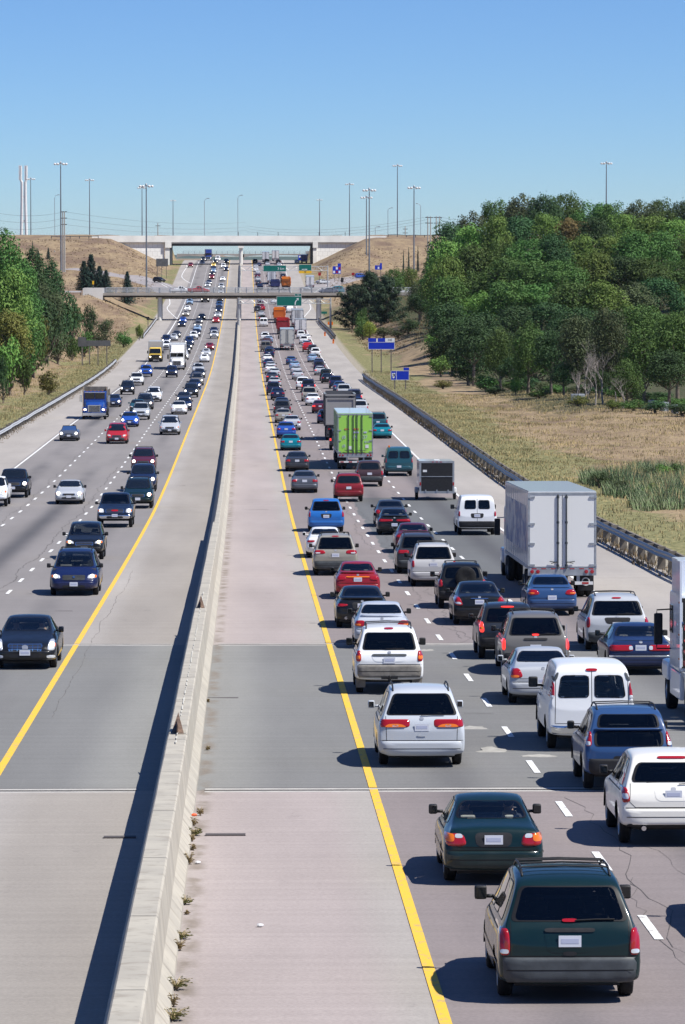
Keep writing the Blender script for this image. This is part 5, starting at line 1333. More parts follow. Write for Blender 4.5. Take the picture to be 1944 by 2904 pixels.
for i in range(3):
    for j in range(2): part('service_panel', (SWHITE, M['red'], SWHITE, BLUE, SWHITE, M['red'])[i+3*j], root, [(xa+.15+i*.85, xa+.75+i*.85, -.12, -.111, zb+.2+j*1.15, zb+.95+j*1.15)])
root, f, xa, xb, za, zb = post_sign('service_sign', 'distant blue service panel cluster near the brown slope on the far right', 'sign', 1064, 752, 1084, 764, 1400., (1067, 1080), BLUE, group='blue service sign clusters by the exit ramp')
part('top_plate', BLUE, root, [(xb-.7, xb, -.11, -.06, za+.02, za+.7)]); part('service_panel', SWHITE, root, [(xa+.9, xa+1.4, -.12, -.111, zb+.2, zb+.9)])
root, f, xa, xb, za, zb = post_sign('service_sign', 'blue and white service sign seen beneath the far bridge on the right', 'sign', 846, 723, 872, 738, 1600., (852, 868), BLUE)
part('service_panel', SWHITE, root, [(xa+.3+i*1.1, xa+1.0+i*1.1, -.12, -.111, za-.9, za-.25) for i in range(2)])
post_sign('street_name_sign', 'small green sign on a single post just past the overpass right pier', 'sign', 912, 883, 928, 889.5, YO+25, (920,), GREEN)
root, f, xa, xb, za, zb = post_sign('warning_sign', 'small orange square warning board standing low behind the gantry column', 'sign', 930, 912, 945, 921, Yg1+10, (937,), M['amber'])
for px, r0, r1, Y, lb in ((1002, 773, 780, 1400., 'small red and dark post sign by the exit ramp on the right'), (971, 787, 800, 1290., 'small dark back of a sign on a post beside the exit ramp'), (907, 772, 781, 1350., 'small rust coloured sign beyond the white box truck'), (420, 898, 907, 1000., 'small dark box sign on a post left of the overpass pier')):
    post_sign('small_sign', lb, 'sign', px-4, r0, px+4, r1, Y, (px,), M['red'] if 'red ' in lb else (RUST if 'rust' in lb else M['trim']))
post_sign('warning_sign', 'tiny yellow diamond board by the left overpass end', 'sign', 262, 796, 267, 806, YO-2, (264.5,), YELLOWS)
# ------------------------------------------------------------------ high mast lights, lamp posts, poles
POLE = mat('mast_steel', (.20,.22,.245), .5, .5, vary=.15, vscale=.4)
def mast(px, top, base, Y, label, r=.20):
    T = at(px, top, Y); Bz = at(px, base, Y).z; g = gz(T.x, Y)
    zb = min(Bz, T.z-5) if base else g
    root = thing('high_mast_light', label, 'light mast', (T.x, Y, zb), group='high mast lights around the interchange'); h = T.z-zb
    s_ = Y/F*2.84   # metres in one picture pixel
    r = max(r, s_*.38)
    part('pole', POLE, root, [], extra=lambda b: b.tube([(0,0,-1.5), (0,0,h*.5), (0,0,h-.6)], r*1.25, 8, r1=r*.7))
    part('lamp_ring', M['steel'], root, [], extra=lambda b: b.lathe([(-.1, 1.05), (.1, 1.05), (.1, .95), (-.1, .95)], 14, 'z', (0,0,h-.3), close=True))
    part('lamp_arm', M['steel'], root, [], extra=lambda b: [b.tube([(0,0,h-.3), (cos(a)*1.4, sin(a)*1.4, h-.35)], .06, 5) for a in (0, pi/3, 2*pi/3, pi, 4*pi/3, 5*pi/3)])
    for k_ in range(6):
        a = k_*pi/3; part('lamp_head', M['white'], root, [], extra=lambda b: b.ball((cos(a)*1.65, sin(a)*1.65, h-.35), (.42, .42, .34), 8, 5))
    part('top_cap', M['steel'], root, [], extra=lambda b: b.ball((0, 0, h), (.3, .3, .5), 8, 5))
for px, top, base, Y, lb in ((87, 505, 695, 1950, 'tall light mast on the far left just right of the white tower'), (172, 461, 752, 1290, 'tallest light mast on the left standing beside the utility poles'),
    (254, 508, 668, 1950, 'light mast on the skyline left above the brown embankment'), (403, 530, 664, 1950, 'light mast on the skyline just left of the tall near mast'),
    (415, 524, 828, 1225, 'long light mast rising from beside the overpass left part'), (491, 567, 664, 2950, 'small distant light mast above the left end of the bridge opening'),
    (907, 565, 670, 2950, 'small distant light mast above the right end of the bridge opening'), (992, 520, 674, 2050, 'light mast on the skyline left of the twin masts'),
    (1040, 557, 776, 1480, 'shorter of the twin light masts right of the far bridge'), (1048, 536, 787, 1300, 'taller of the twin light masts right of the far bridge'),
    (1128, 467, 679, 1800, 'highest light mast on the right skyline above the brown slope'), (1175, 529, 758, 1350, 'light mast standing just left of the utility poles on the right'),
    (1721, 460, 600, 1500, 'lone light mast rising above the wooded hill')):
    mast(px, top, base, Y, lb)
def lamp(px, top, base, Y, label, side=1):
    T = at(px, top, Y); Bz = at(px, base, Y).z; root = thing('street_lamp', label, 'street lamp', (T.x, Y, Bz), group='slim street lamps along the far crossroad'); h = T.z-Bz; r = max(.10, Y/F*2.84*.22)
    part('pole', M['steel'], root, [], extra=lambda b: b.tube([(0,0,-1), (0,0,h*.93), (.5*side,0,h*.985), (1.3*side,0,h)], r, 6)); part('lamp_head', M['steel'], root, [(1.3*side-.15, 1.3*side+.6, -.2, .2, h-.12, h+.14)] if side > 0 else [(-1.9, -1.15, -.2, .2, h-.12, h+.14)])
for px, top, base, lb, sd_ in ((155, 552, 668, 'slim lamp post left of the tallest left mast', 1), (580, 562, 664, 'slim gooseneck lamp above the left half of the bridge', 1), (675, 553, 670, 'slim lamp standing over the bridge centre pier', 1),
    (1101, 589, 676, 'slim lamp post left of the highest right mast', 1), (1194, 577, 679, 'slim lamp post right of the mast near the utility poles', -1), (1065, 642, 675, 'very short distant lamp post right of the twin masts', 1)):
    lamp(px, top, base, 1700, lb, sd_)
WPOLE = mat('pale_wooden_pole', (.36,.34,.31), .9, vary=.15)
def hpole(pxs, top, base, Y, label, arms=(620, 631)):
    X0 = at(sum(pxs)/len(pxs), base, Y); root = thing('utility_pole', label, 'utility pole', (X0.x, Y, X0.z), group='utility poles'); r = .2
    for px in pxs:
        x = at(px, top, Y).x-X0.x; h = at(px, top, Y).z-X0.z; part('pole', WPOLE, root, [], extra=lambda b: b.tube([(x, 0, -2), (x, 0, h)], .26, 7, r1=.16))
    for a in arms:
        z = at(694, a, Y).z-X0.z; xa = at(min(pxs)-7, a, Y).x-X0.x; xb = at(max(pxs)+7, a, Y).x-X0.x; part('cross_arm', M['grey'], root, [(xa, xb, -.12, .12, z-.12, z+.12)])
hpole((1214, 1222), 613, 757, 1450, 'left pair of pale utility poles right of the brown slope', (616, 632)); hpole((1238, 1247), 613, 757, 1450, 'right pair of pale utility poles next to the wood', (616, 632))
hpole((178, 183), 599, 752, 1310, 'double utility pole standing beside the tallest left mast', (600, 618, 636)); hpole((155,), 710, 738, 1450, 'low slim pole on the left brown embankment', ())
hpole((1150,), 641, 678, 1800, 'short distant pole with a small arm on the right skyline', (649, 660)); hpole((448,), 631, 664, 1900, 'short pole on the skyline left of the bridge', (640,))
# overhead wires
def wire(P, Q, sag, label):
    n = 14; b = MB(); P = Vector(P); Q = Vector(Q); c = (P+Q)/2
    pts = [(P+(Q-P)*i/n)-Vector((0, 0, sag*4*(i/n)*(1-i/n)))-P for i in range(n+1)]
    b.tube(pts, .03, 4); o = b.build('overhead_wire', M['grey']); o.location = P; tag(o, label, 'wire', 'overhead wires from the utility poles')
for i, (r0, r1) in enumerate(((600, 641), (618, 655), (636, 664))):
    wire(at(183, r0, 1310), at(1214, 616 if i == 0 else (632 if i == 1 else 640), 1450) if False else at(700, r1-12, 2000), 2.0, ('topmost', 'middle', 'lowest')[i]+' wire running right from the double utility pole on the left')
    wire(at(183, r0, 1310), at(-60, r0-8+i*3, 1200), 1.5, ('topmost', 'middle', 'lowest')[i]+' wire running off to the left from the double utility pole')
for i in range(3):
    wire(at(1247, 614+i*8, 1450), at(1420, 621+i*14, 1500), 1.0, ('upper', 'middle', 'lower')[i]+' wire running from the right utility poles towards the wood')
    wire(at(1214, 614+i*8, 1450), at(700, 640+i*8, 2000), 3.0, ('upper', 'middle', 'lower')[i]+' wire running left from the right utility poles above the bridge')
# white twin-legged tower
Y = 2100; A = at(57, 470, Y); zb = at(57, 700, Y).z; root = thing('lattice_tower', 'white twin legged telecom tower on the far left skyline', 'tower', (A.x, Y, zb)); h = A.z-zb
for k_, px in enumerate((57, 73)):
    x = at(px, 0, Y).x-A.x; part('tower_leg', M['white'], root, [], extra=lambda b: (b.tube([(x, 0, -2), (x+.5*(1-2*k_), 0, h*.55), (x+.5*(1-2*k_), 0, h*.80), (x-.1, 0, h*.83), (x, 0, h)], .75, 8, r1=.6)))
    part('antenna', M['white'], root, [], extra=lambda b: [b.box(x-.7+i*.9-.3, x-.7+i*.9+.3, -.4, .4, h*.83+j*2.4, h*.83+j*2.4+2.0) for i in range(2) for j in range(3)])
xx = at(73, 0, Y).x-A.x
for t in (.32, .62): part('brace', M['white'], root, [(.2, xx-.2, -.3, .3, h*t-.5, h*t+.5)])
# skyline fence / guardrail on top of the embankments
for xa, xb, yy, lb in ((at(150, 0, YF+3).x, -49, YF-16, 'low dark railing along the top of the left far embankment'), (52, at(1290, 0, YF+3).x, YF+20, 'low dark railing along the top of the right far embankment')):
    g = thing('skyline_railing', lb, 'railing', ((xa+xb)/2, yy, gz((xa+xb)/2, yy))); z0 = g.location.z; hw = (xb-xa)/2
    def fn(b):
        n = int(2*hw/3); 
        for i in range(n+1):
            x = -hw+2*hw*i/n; zz = gz(x+(xa+xb)/2, yy)-z0; b.box(x-.12, x+.12, -.1, .1, zz-.2, zz+.9)
            if i < n:
                x2 = -hw+2*hw*(i+1)/n; z2_ = gz(x2+(xa+xb)/2, yy)-z0; b.tube([(x, 0, zz+.75), (x2, 0, z2_+.75)], .10, 4)
    part('rail', M['grey'], g, [], extra=fn)
# ------------------------------------------------------------------ vegetation
def leaf_mat(name, c1, c2, c3, rnd=.12):
    k = N(name, .7); oi = k.n.new('ShaderNodeObjectInfo'); n1 = k.noise(.45, 3); n2 = k.noise(3., 2)
    c = k.mix(k.mr(n1, .38, .62), c1, c2); c = k.mix(k.mr(n2, .5, .72), c, c3)
    hs = k.n.new('ShaderNodeHueSaturation'); k.l.new(c, hs.inputs['Color']); k.l.new(k.math('ADD', k.math('MULTIPLY', oi.outputs['Random'], .05), .475), hs.inputs['Hue'])
    hs.inputs['Saturation'].default_value = 1.0; k.l.new(k.math('ADD', k.math('MULTIPLY', oi.outputs['Random'], .7), .70), hs.inputs['Value'])
    k.l.new(hs.outputs[0], k.b.inputs['Base Color'])
    tr = k.n.new('ShaderNodeBsdfTranslucent'); k.l.new(hs.outputs[0], tr.inputs[0]); ms = k.n.new('ShaderNodeMixShader'); ms.inputs[0].default_value = .18
    k.l.new(k.b.outputs[0], ms.inputs[1]); k.l.new(tr.outputs[0], ms.inputs[2]); k.l.new(ms.outputs[0], k.n['Material Output'].inputs[0])
    return k.m
LEAF = dict(
 mid=leaf_mat('mid_green_leaves', (0.054,0.113,0.026), (0.089,0.161,0.038), (0.119,0.202,0.048)),
 dark=leaf_mat('dark_green_leaves', (0.034,0.074,0.026), (0.050,0.102,0.034), (0.071,0.125,0.042)),
 light=leaf_mat('light_green_leaves', (0.102,0.185,0.036), (0.143,0.233,0.048), (0.202,0.275,0.066)),
 olive=leaf_mat('olive_leaves', (0.131,0.143,0.036), (0.179,0.179,0.042), (0.227,0.191,0.054)),
 rusty=leaf_mat('turning_brown_leaves', (0.143,0.102,0.036), (0.191,0.131,0.048), (0.096,0.119,0.036)),
 yellow=leaf_mat('yellowing_leaves', (0.239,0.250,0.036), (0.155,0.202,0.036), (0.334,0.298,0.048)),
 pine=leaf_mat('dark_pine_needles', (0.022,0.043,0.022), (0.034,0.060,0.029), (0.045,0.071,0.031)),
 spruce=leaf_mat('blue_spruce_needles', (0.022,0.050,0.038), (0.031,0.067,0.048), (0.043,0.081,0.054)),
 grey=leaf_mat('grey_green_leaves', (.062,.088,.036), (.085,.112,.046), (.112,.128,.058)),
)
BARK = mat('grey_bark', (.16,.13,.10), .95, vary=.3, vscale=2, bump=.5); DEADW = mat('bare_grey_branches', (.30,.265,.235), .95, vary=.25)
def leaf_quad(v, f, c, n, s, R):
    t = n.orthogonal().normalized(); bt = n.cross(t); a = R.uniform(0, 6.28); u = t*cos(a)+bt*sin(a); w_ = bt*cos(a)-t*sin(a)
    i = len(v); h = s*R.uniform(.6, 1.2); w2 = s*R.uniform(.35, .6)
    v += [c-u*h*.5, c+w_*w2*.5+n*s*.08, c+u*h*.5, c-w_*w2*.5+n*s*.08]; f.append((i, i+1, i+2, i+3))
def crown_mesh(name, seed, m, n=3600, leaf=.55, hh=1.0, clumps=26, low=.18, inner=.25):
    """crown in a unit box: x,y in -1..1, z in 0..1, later scaled by the object"""
    R = random.Random(seed); v = []; f = []; cl = []
    for i in range(clumps):
        a = R.uniform(0, 6.283); z = R.uniform(-.75, 1.0); rr_ = sqrt(max(0, 1-z*z))*R.uniform(.55, .95) if z > -.3 else sqrt(max(0, 1-z*z))*R.uniform(.6, 1.0)
        sz = R.uniform(.22, .42)*(1-.25*abs(z)); cl.append((Vector((cos(a)*rr_*.78, sin(a)*rr_*.78, z*.78)), sz))
    for i in range(5): cl.append((Vector((R.uniform(-.3,.3), R.uniform(-.3,.3), R.uniform(-.4,.5))), .5))
    tot = sum(s*s for _, s in cl)
    return cl, tot, R
CR = {}
def tree_proto(key, seed, leafm, R_=5.0, H=9.0, trunkH=3.0, n=6200, leaf=.46, clumps=34, squash=1.0):
    cl, tot, R = crown_mesh('c', seed, None, clumps=clumps); v = []; f = []; zc = trunkH+H/2
    for c, s in cl:
        k_ = int(n*s*s/tot)
        cc = Vector((c.x*R_, c.y*R_, zc+c.z*H/2)); rs = s*R_; rz_ = s*H/2*squash*1.05
        for i in range(k_):
            d = Vector((R.gauss(0,1), R.gauss(0,1), R.gauss(0,1)+.25)).normalized(); q = R.uniform(.72, 1.08) if R.random() > .2 else R.uniform(.2, .8)
            if R.random() < .08: q *= 1.22
            p = cc+Vector((d.x*rs*q, d.y*rs*q, d.z*rz_*q)); nn = (d+Vector((R.uniform(-.7,.7), R.uniform(-.7,.7), R.uniform(-.3,.9)))).normalized()
            leaf_quad(v, f, p, nn, leaf*R.uniform(.7, 1.3), R)
    b = MB(); tr = R_*.055+.08
    b.tube([(0,0,-1.5), (.1,0,trunkH*.6), (-.1,.1,trunkH+H*.3), (0,0,trunkH+H*.6)], tr*1.3, 8, r1=tr*.3)
    for i in range(9):
        a = R.uniform(0, 6.28); z = trunkH*R.uniform(.7, 1.2)+H*R.uniform(0, .35); e = Vector((cos(a)*R_*.7, sin(a)*R_*.7, z+H*R.uniform(.15, .35)))
        b.tube([(0,0,z), e*.5+Vector((0,0,z*.5-.2)), e], tr*.45, 5, r1=tr*.1)
    CR[key] = (v, f, b, leafm, R_, trunkH+H); return key
def conifer_proto(key, seed, leafm, R_=2.6, H=10., n=9000, leaf=.42, pine=False):
    R = random.Random(seed); v = []; f = []; b = MB(); b.tube([(0,0,-1), (0,0,H*.97)], .22, 7, r1=.04)
    if pine:
        nb = 34
        for i in range(nb):
            z = H*(.22+.72*i/nb); a = i*2.4+R.uniform(-.4,.4); L_ = R_*(1-((i/nb)-.25)**2*1.2)*R.uniform(.65, 1.1)*(1 if i < nb*.8 else .6)
            e = Vector((cos(a)*L_, sin(a)*L_, z+L_*.25)); b.tube([(0,0,z-.3), e], .07, 4, r1=.02)
            for t in (.45, .7, .95):
                cc = Vector((0,0,z-.3))*(1-t)+e*t
                for q in range(int(n/nb/3)):
                    d = Vector((R.gauss(0,1), R.gauss(0,1), R.gauss(0,.55))); d = d.normalized()*R.uniform(.4,1.)
                    leaf_quad(v, f, cc+Vector((d.x*R_*.26, d.y*R_*.26, d.z*R_*.2)), (d+Vector((0,0,.6))).normalized(), leaf*R.uniform(.6,1.2), R)
    else:
        tiers = 34
        for i in range(tiers):
            t = i/tiers; z = H*(.06+.92*t); rr_ = R_*(1-t)**.85+.12; nb = max(5, int(13*(1-t*.6)))
            for q in range(nb):
                a = 6.283*q/nb+i*.7+R.uniform(-.2,.2); L_ = rr_*R.uniform(.75, 1.15)
                for w_ in range(max(3, int(n/tiers/nb))):
                    u = R.uniform(.12, 1); p = Vector((cos(a)*L_*u, sin(a)*L_*u, z-.30*L_*u+.12*u*u*L_))+Vector((R.uniform(-.12,.12)*(1.2-u)*2, R.uniform(-.12,.12)*(1.2-u)*2, R.uniform(-.14,.1)))
                    leaf_quad(v, f, p, Vector((cos(a)*.4+R.uniform(-.5,.5), sin(a)*.4+R.uniform(-.5,.5), 1)).normalized(), leaf*R.uniform(.7,1.3)*(1.1-.4*t), R)
    CR[key] = (v, f, b, leafm, R_, H)
def dead_proto(key, seed, H=10., R_=3.):
    R = random.Random(seed); b = MB()
    def br(p, d, l, r, dep):
        q = p+d*l*.5+Vector((R.uniform(-.1,.1)*l, R.uniform(-.1,.1)*l, 0)); e = p+d*l; b.tube([p, q, e], r, 5, r1=r*.55)
        if dep == 0: return
        for k_ in range(R.choice((3, 3, 4))):
            nd = (d*R.uniform(.7,1.2)+Vector((R.uniform(-1,1), R.uniform(-1,1), R.uniform(.0,.7)))*.75).normalized(); br(p+d*l*R.uniform(.45,1.), nd, l*R.uniform(.5,.75), r*.5, dep-1)
    br(Vector((0,0,-.5)), Vector((.05,0,1)), H*.36, .17, 5); CR[key] = (None, None, b, DEADW, R_, H)
tree_proto('round_a', 1, LEAF['mid']); tree_proto('round_b', 2, LEAF['dark'], 5., 9.); tree_proto('round_c', 3, LEAF['light'], 5., 8.5)
tree_proto('round_d', 4, LEAF['mid'], 4.6, 10., 2.5); tree_proto('round_e', 5, LEAF['olive'], 4.5, 8.); tree_proto('rusty', 6, LEAF['rusty'], 4.5, 8.); tree_proto('greyish', 7, LEAF['grey'], 4.8, 9.)
tree_proto('yellow', 8, LEAF['yellow'], 2.6, 5., .8, 1700, .4, 16); tree_proto('bush_green', 9, LEAF['mid'], 2.4, 3.6, .1, 1500, .36, 15); tree_proto('bush_olive', 10, LEAF['olive'], 2.4, 3.4, .1, 1500, .34, 15)
tree_proto('bush_dark', 11, LEAF['dark'], 2.4, 4.2, .1, 1500, .36, 15); tree_proto('bush_light', 12, LEAF['light'], 2.4, 3.6, .1, 1500, .36, 15); tree_proto('bush_grey', 13, LEAF['grey'], 2.4, 3.8, .1, 1500, .32, 15)
tree_proto('big_near', 14, LEAF['mid'], 4., 17., 1.2, 8500, .45, 60, .55); tree_proto('big_dark', 15, LEAF['dark'], 4., 14., 1.2, 7500, .45, 50, .6); tree_proto('edge', 16, LEAF['grey'], 4.5, 10., 1.2, 6800, .40, 44)
tree_proto('edge2', 17, LEAF['mid'], 4.5, 10., 1.2, 6800, .40, 44)
conifer_proto('spruce', 21, LEAF['spruce']); conifer_proto('pine', 22, LEAF['pine'], 4., 12., 9500, .5, True); conifer_proto('pine2', 23, LEAF['pine'], 4.2, 11., 9500, .5, True); dead_proto('dead', 24); dead_proto('dead2', 25)
PROTO = {}
ZT = {'spruce':'spruce_tree', 'pine':'pine_tree', 'pine2':'pine_tree', 'dead':'bare_tree', 'dead2':'bare_tree'}
def tree(key, px, top, width, Y, label, base=None, group=None, cat='tree', hmin=None, X=None):
    """a tree whose top shows at (px, top) and whose crown is width picture pixels wide"""
    v, f, b, m, R_, H = CR[key]; T = at(px, top, Y); g = gz(T.x, Y)
    if base is not None: g = min(g+.3, at(px, base, Y).z) if at(px, base, Y).z < g-.4 else g
    h = max(1.2, T.z-g)
    if hmin and h < hmin: g = T.z-hmin; h = hmin
    if hmin and h > hmin*1.5 and key.startswith(('round', 'rusty', 'grey')): pass
    sr = width*Y/F/2/R_; sz = h/H
    nm = ZT.get(key, 'shrub' if key.startswith(('bush', 'yellow')) else 'leafy_tree')
    if key not in PROTO:
        me1 = None
        if v is not None:
            me1 = bpy.data.meshes.new('crown'); me1.from_pydata([tuple(p) for p in v], [], f); me1.materials.append(m); me1.update()
        me2 = bpy.data.meshes.new('trunk'); me2.from_pydata(b.v, [], b.f); me2.materials.append(DEADW if v is None else BARK); me2.update(); PROTO[key] = (me1, me2)
    root = thing(nm, label, 'bush' if nm == 'shrub' else cat, (T.x, Y, g), (0, 0, random.uniform(0, 6.28)), group)
    root.scale = (sr, sr, sz)
    if PROTO[key][0]: link(bpy.data.objects.new('crown', PROTO[key][0]), root)
    link(bpy.data.objects.new('trunk' if PROTO[key][0] else 'branches', PROTO[key][1]), root)
    return root
# ---- the wooded hill on the right
R5 = random.Random(11)
SKY = [(1205,735),(1225,690),(1250,640),(1290,612),(1340,590),(1400,572),(1450,556),(1500,556),(1560,562),(1620,548),(1660,556),(1700,566),(1760,548),(1800,560),(1860,566),(1910,552),(1960,556),(2040,560)]
def skyrow(x):
    for (a, ra), (b_, rb) in zip(SKY, SKY[1:]):
        if a <= x <= b_: return ra+(rb-ra)*(x-a)/(b_-a)
    return SKY[0][1] if x < SKY[0][0] else SKY[-1][1]
CN = {'round_a':'mid green', 'round_b':'dark green', 'round_c':'light green', 'round_d':'tall mid green', 'round_e':'olive green', 'rusty':'brown turning', 'greyish':'greyish green', 'edge':'grey green', 'edge2':'mid green'}
rows_ = [(0, 965, 120, 1270, 0, ('round_b','round_a','round_b','greyish','round_a','round_b','round_a'), 'on the skyline of the wooded hill'),
         (1, 905, 128, 1262, 50, ('round_a','round_c','rusty','round_b','round_c','round_a','round_c'), 'just below the hill skyline'),
         (2, 850, 135, 1262, 105, ('round_b','round_a','round_c','round_c','round_a','round_d','round_c'), 'in the upper part of the wood'),
         (3, 795, 142, 1268, 165, ('round_b','round_a','round_d','round_a','round_c','round_b','round_a'), 'in the middle of the wood'),
         (4, 735, 150, 1275, 235, ('round_b','greyish','round_a','round_a','round_b','round_c','round_a'), 'in the lower middle of the wood'),
         (5, 680, 155, 1285, 305, ('round_b','round_b','round_a','greyish','round_b','round_d','round_b'), 'low on the wooded hill'),
         (6, 625, 160, 1330, 370, ('round_b','round_b','edge2','round_b','edge','edge2','round_b'), 'near the bottom of the wood')]
for li, Y, wd, x0, drop, keys, where in rows_:
    x = x0; i = 0
    while x < 2030:
        base = 560 if x > 1400 else skyrow(x)
        top = (skyrow(x) if li == 0 else min(base, 640)+drop)+R5.uniform(-12, 14)
        if li > 0 and x < 1400: top = max(top, skyrow(x)+drop*.55+20)
        key = keys[(i*3+li) % 7] if R5.random() < .75 else R5.choice(keys)
        order = i+1
        nxt = ('first','second','third','fourth','fifth','sixth','seventh','eighth','ninth','tenth','eleventh','twelfth','thirteenth','fourteenth','fifteenth','sixteenth','seventeenth','eighteenth','nineteenth','twentieth')[i]
        tree(key, x, top, wd*R5.uniform(.95, 1.25), Y+R5.uniform(-18, 18), '%s broadleaf tree %s, %s from the left' % (CN[key], where, nxt), group='broadleaf trees of the right wood', hmin=9)
        x += wd*R5.uniform(.50, .64); i += 1
# front edge of the wood
for i, (key, px, top, wd, Y, lb) in enumerate((
    ('round_b', 1345, 905, 130, 600, 'dark leafy tree at the left front corner of the wood'), ('edge2', 1420, 930, 110, 575, 'mid green tree at the wood edge beside an ivy clad stem'),
    ('edge2', 1500, 915, 130, 545, 'mid green tree at the wood edge above the shaded grass'), ('round_b', 1565, 935, 120, 540, 'dark tree at the wood edge behind thin stems'),
    ('edge', 1640, 885, 150, 520, 'grey green spreading tree at the wood edge left of the bare trees'), ('edge', 1730, 860, 140, 505, 'tall thin crowned grey green tree behind the bare trees'),
    ('edge2', 1830, 890, 170, 480, 'large mid green tree at the wood edge on the right'), ('round_a', 1925, 870, 160, 470, 'large green tree cut by the right picture edge'),
    ('round_b', 1900, 990, 150, 455, 'dark low tree under the large tree at the right edge'), ('edge2', 1780, 1020, 110, 462, 'small green tree in front of the bare trees at right'),
    ('round_b', 1460, 1010, 110, 560, 'low dark tree in the shade of the wood edge'), ('round_b', 1600, 1030, 110, 520, 'low dark tree behind the concrete blocks'), ('round_b', 1700, 1050, 90, 500, 'low dark tree between the bare stems'),
    ('dead', 1690, 960, 95, 478, 'bare grey tree with tangled twigs, left one at the wood edge'), ('dead2', 1745, 985, 90, 466, 'bare grey tree with tangled twigs, right one at the wood edge'),
    ('dead2', 1640, 1010, 70, 495, 'small bare tree at the foot of the wood'), ('dead', 1455, 985, 50, 565, 'thin bare tree with ivy at the wood edge'), ('dead2', 1712, 925, 110, 484, 'bare twiggy tree behind the two grey ones at the wood edge'), ('dead', 1768, 1040, 80, 460, 'low bare twiggy tree right of the grey pair'), ('dead2', 1668, 1050, 70, 480, 'low bare twiggy tree left of the grey pair'), ('dead', 1665, 900, 90, 515, 'bare grey branches among the leafy crowns at the wood front'), ('dead', 1820, 905, 80, 500, 'bare grey branches showing above the right wood edge'))):
    tree(key, px, top, wd, Y, lb, group='trees along the front edge of the wood')
for i, (key, px, top, wd, Y, lb) in enumerate((
    ('bush_light', 1463, 1065, 40, 545, 'bright green ivy bush climbing a stem at the wood edge'), ('yellow', 1275, 830, 44, 850, 'small yellow green bush beside the dark trees'), ('yellow', 1258, 862, 36, 830, 'tiny yellow bush low beside the dark trees'),
    ('bush_light', 1245, 925, 105, 740, 'light green rounded shrub in front of the dark trees'), ('bush_olive', 1255, 980, 90, 700, 'olive shrub below the light green rounded shrub'), ('bush_dark', 1160, 905, 80, 860, 'dark shrub left of the light green rounded shrub'),
    ('bush_light', 1250, 1005, 90, 660, 'green shrub at the bottom of the rounded shrubs'), ('bush_dark', 1330, 1000, 90, 640, 'dark shrub where the wood meets the slope'), ('bush_green', 1380, 1060, 90, 575, 'green undergrowth shrub at the wood foot'),
    ('bush_dark', 1405, 1105, 80, 545, 'dark undergrowth shrub at the wood foot'), ('bush_olive', 1257, 1085, 80, 590, 'olive brown low shrub alone in the grass'), ('bush_green', 1530, 1105, 90, 520, 'green undergrowth bush under the wood edge trees'),
    ('bush_green', 1800, 1150, 90, 445, 'green bush in front of the right wood edge'), ('bush_light', 1740, 1170, 60, 450, 'bright green small bush at the foot of the bare trees'), ('bush_dark', 1860, 1150, 110, 440, 'dark bush in front of the right wood edge'),
    ('bush_dark', 1935, 1170, 110, 430, 'dark bush cut by the right picture edge'), ('bush_olive', 1640, 1140, 80, 480, 'dull bush left of the bare tree stems'))):
    tree(key, px, top, wd, Y, lb, group='bushes at the foot of the wood')
for i in range(16):
    px = 1350+i*40+R5.uniform(-12, 12); Y = 600-i*9.5+R5.uniform(-8, 8)
    tree(R5.choice(('bush_dark', 'bush_dark', 'bush_green', 'bush_grey')), px, 1075+i*5+R5.uniform(-25, 20), R5.uniform(75, 115), Y, 'undergrowth shrub in the shade along the wood foot, %s from the left' % 'first second third fourth fifth sixth seventh eighth ninth tenth eleventh twelfth thirteenth fourteenth fifteenth sixteenth'.split()[i], group='undergrowth shrubs in the shade of the wood')
for i in range(9):
    px = (1700, 1745, 1790, 1835, 1880, 1925, 1765, 1850, 1915)[i]; Y = (292, 298, 300, 301, 302, 303, 280, 274, 270)[i]
    tree(('bush_grey', 'bush_light', 'bush_green')[i % 3], px, (1372, 1362, 1358, 1352, 1356, 1350, 1392, 1398, 1404)[i]+4, 74, Y, 'low leafy clump growing in the reed bed, %s %s' % (('first', 'second', 'third', 'fourth', 'fifth', 'rightmost', 'left', 'middle', 'right')[i], 'of the back row' if i < 6 else 'of the front row'), group='leafy clumps in the reed bed')
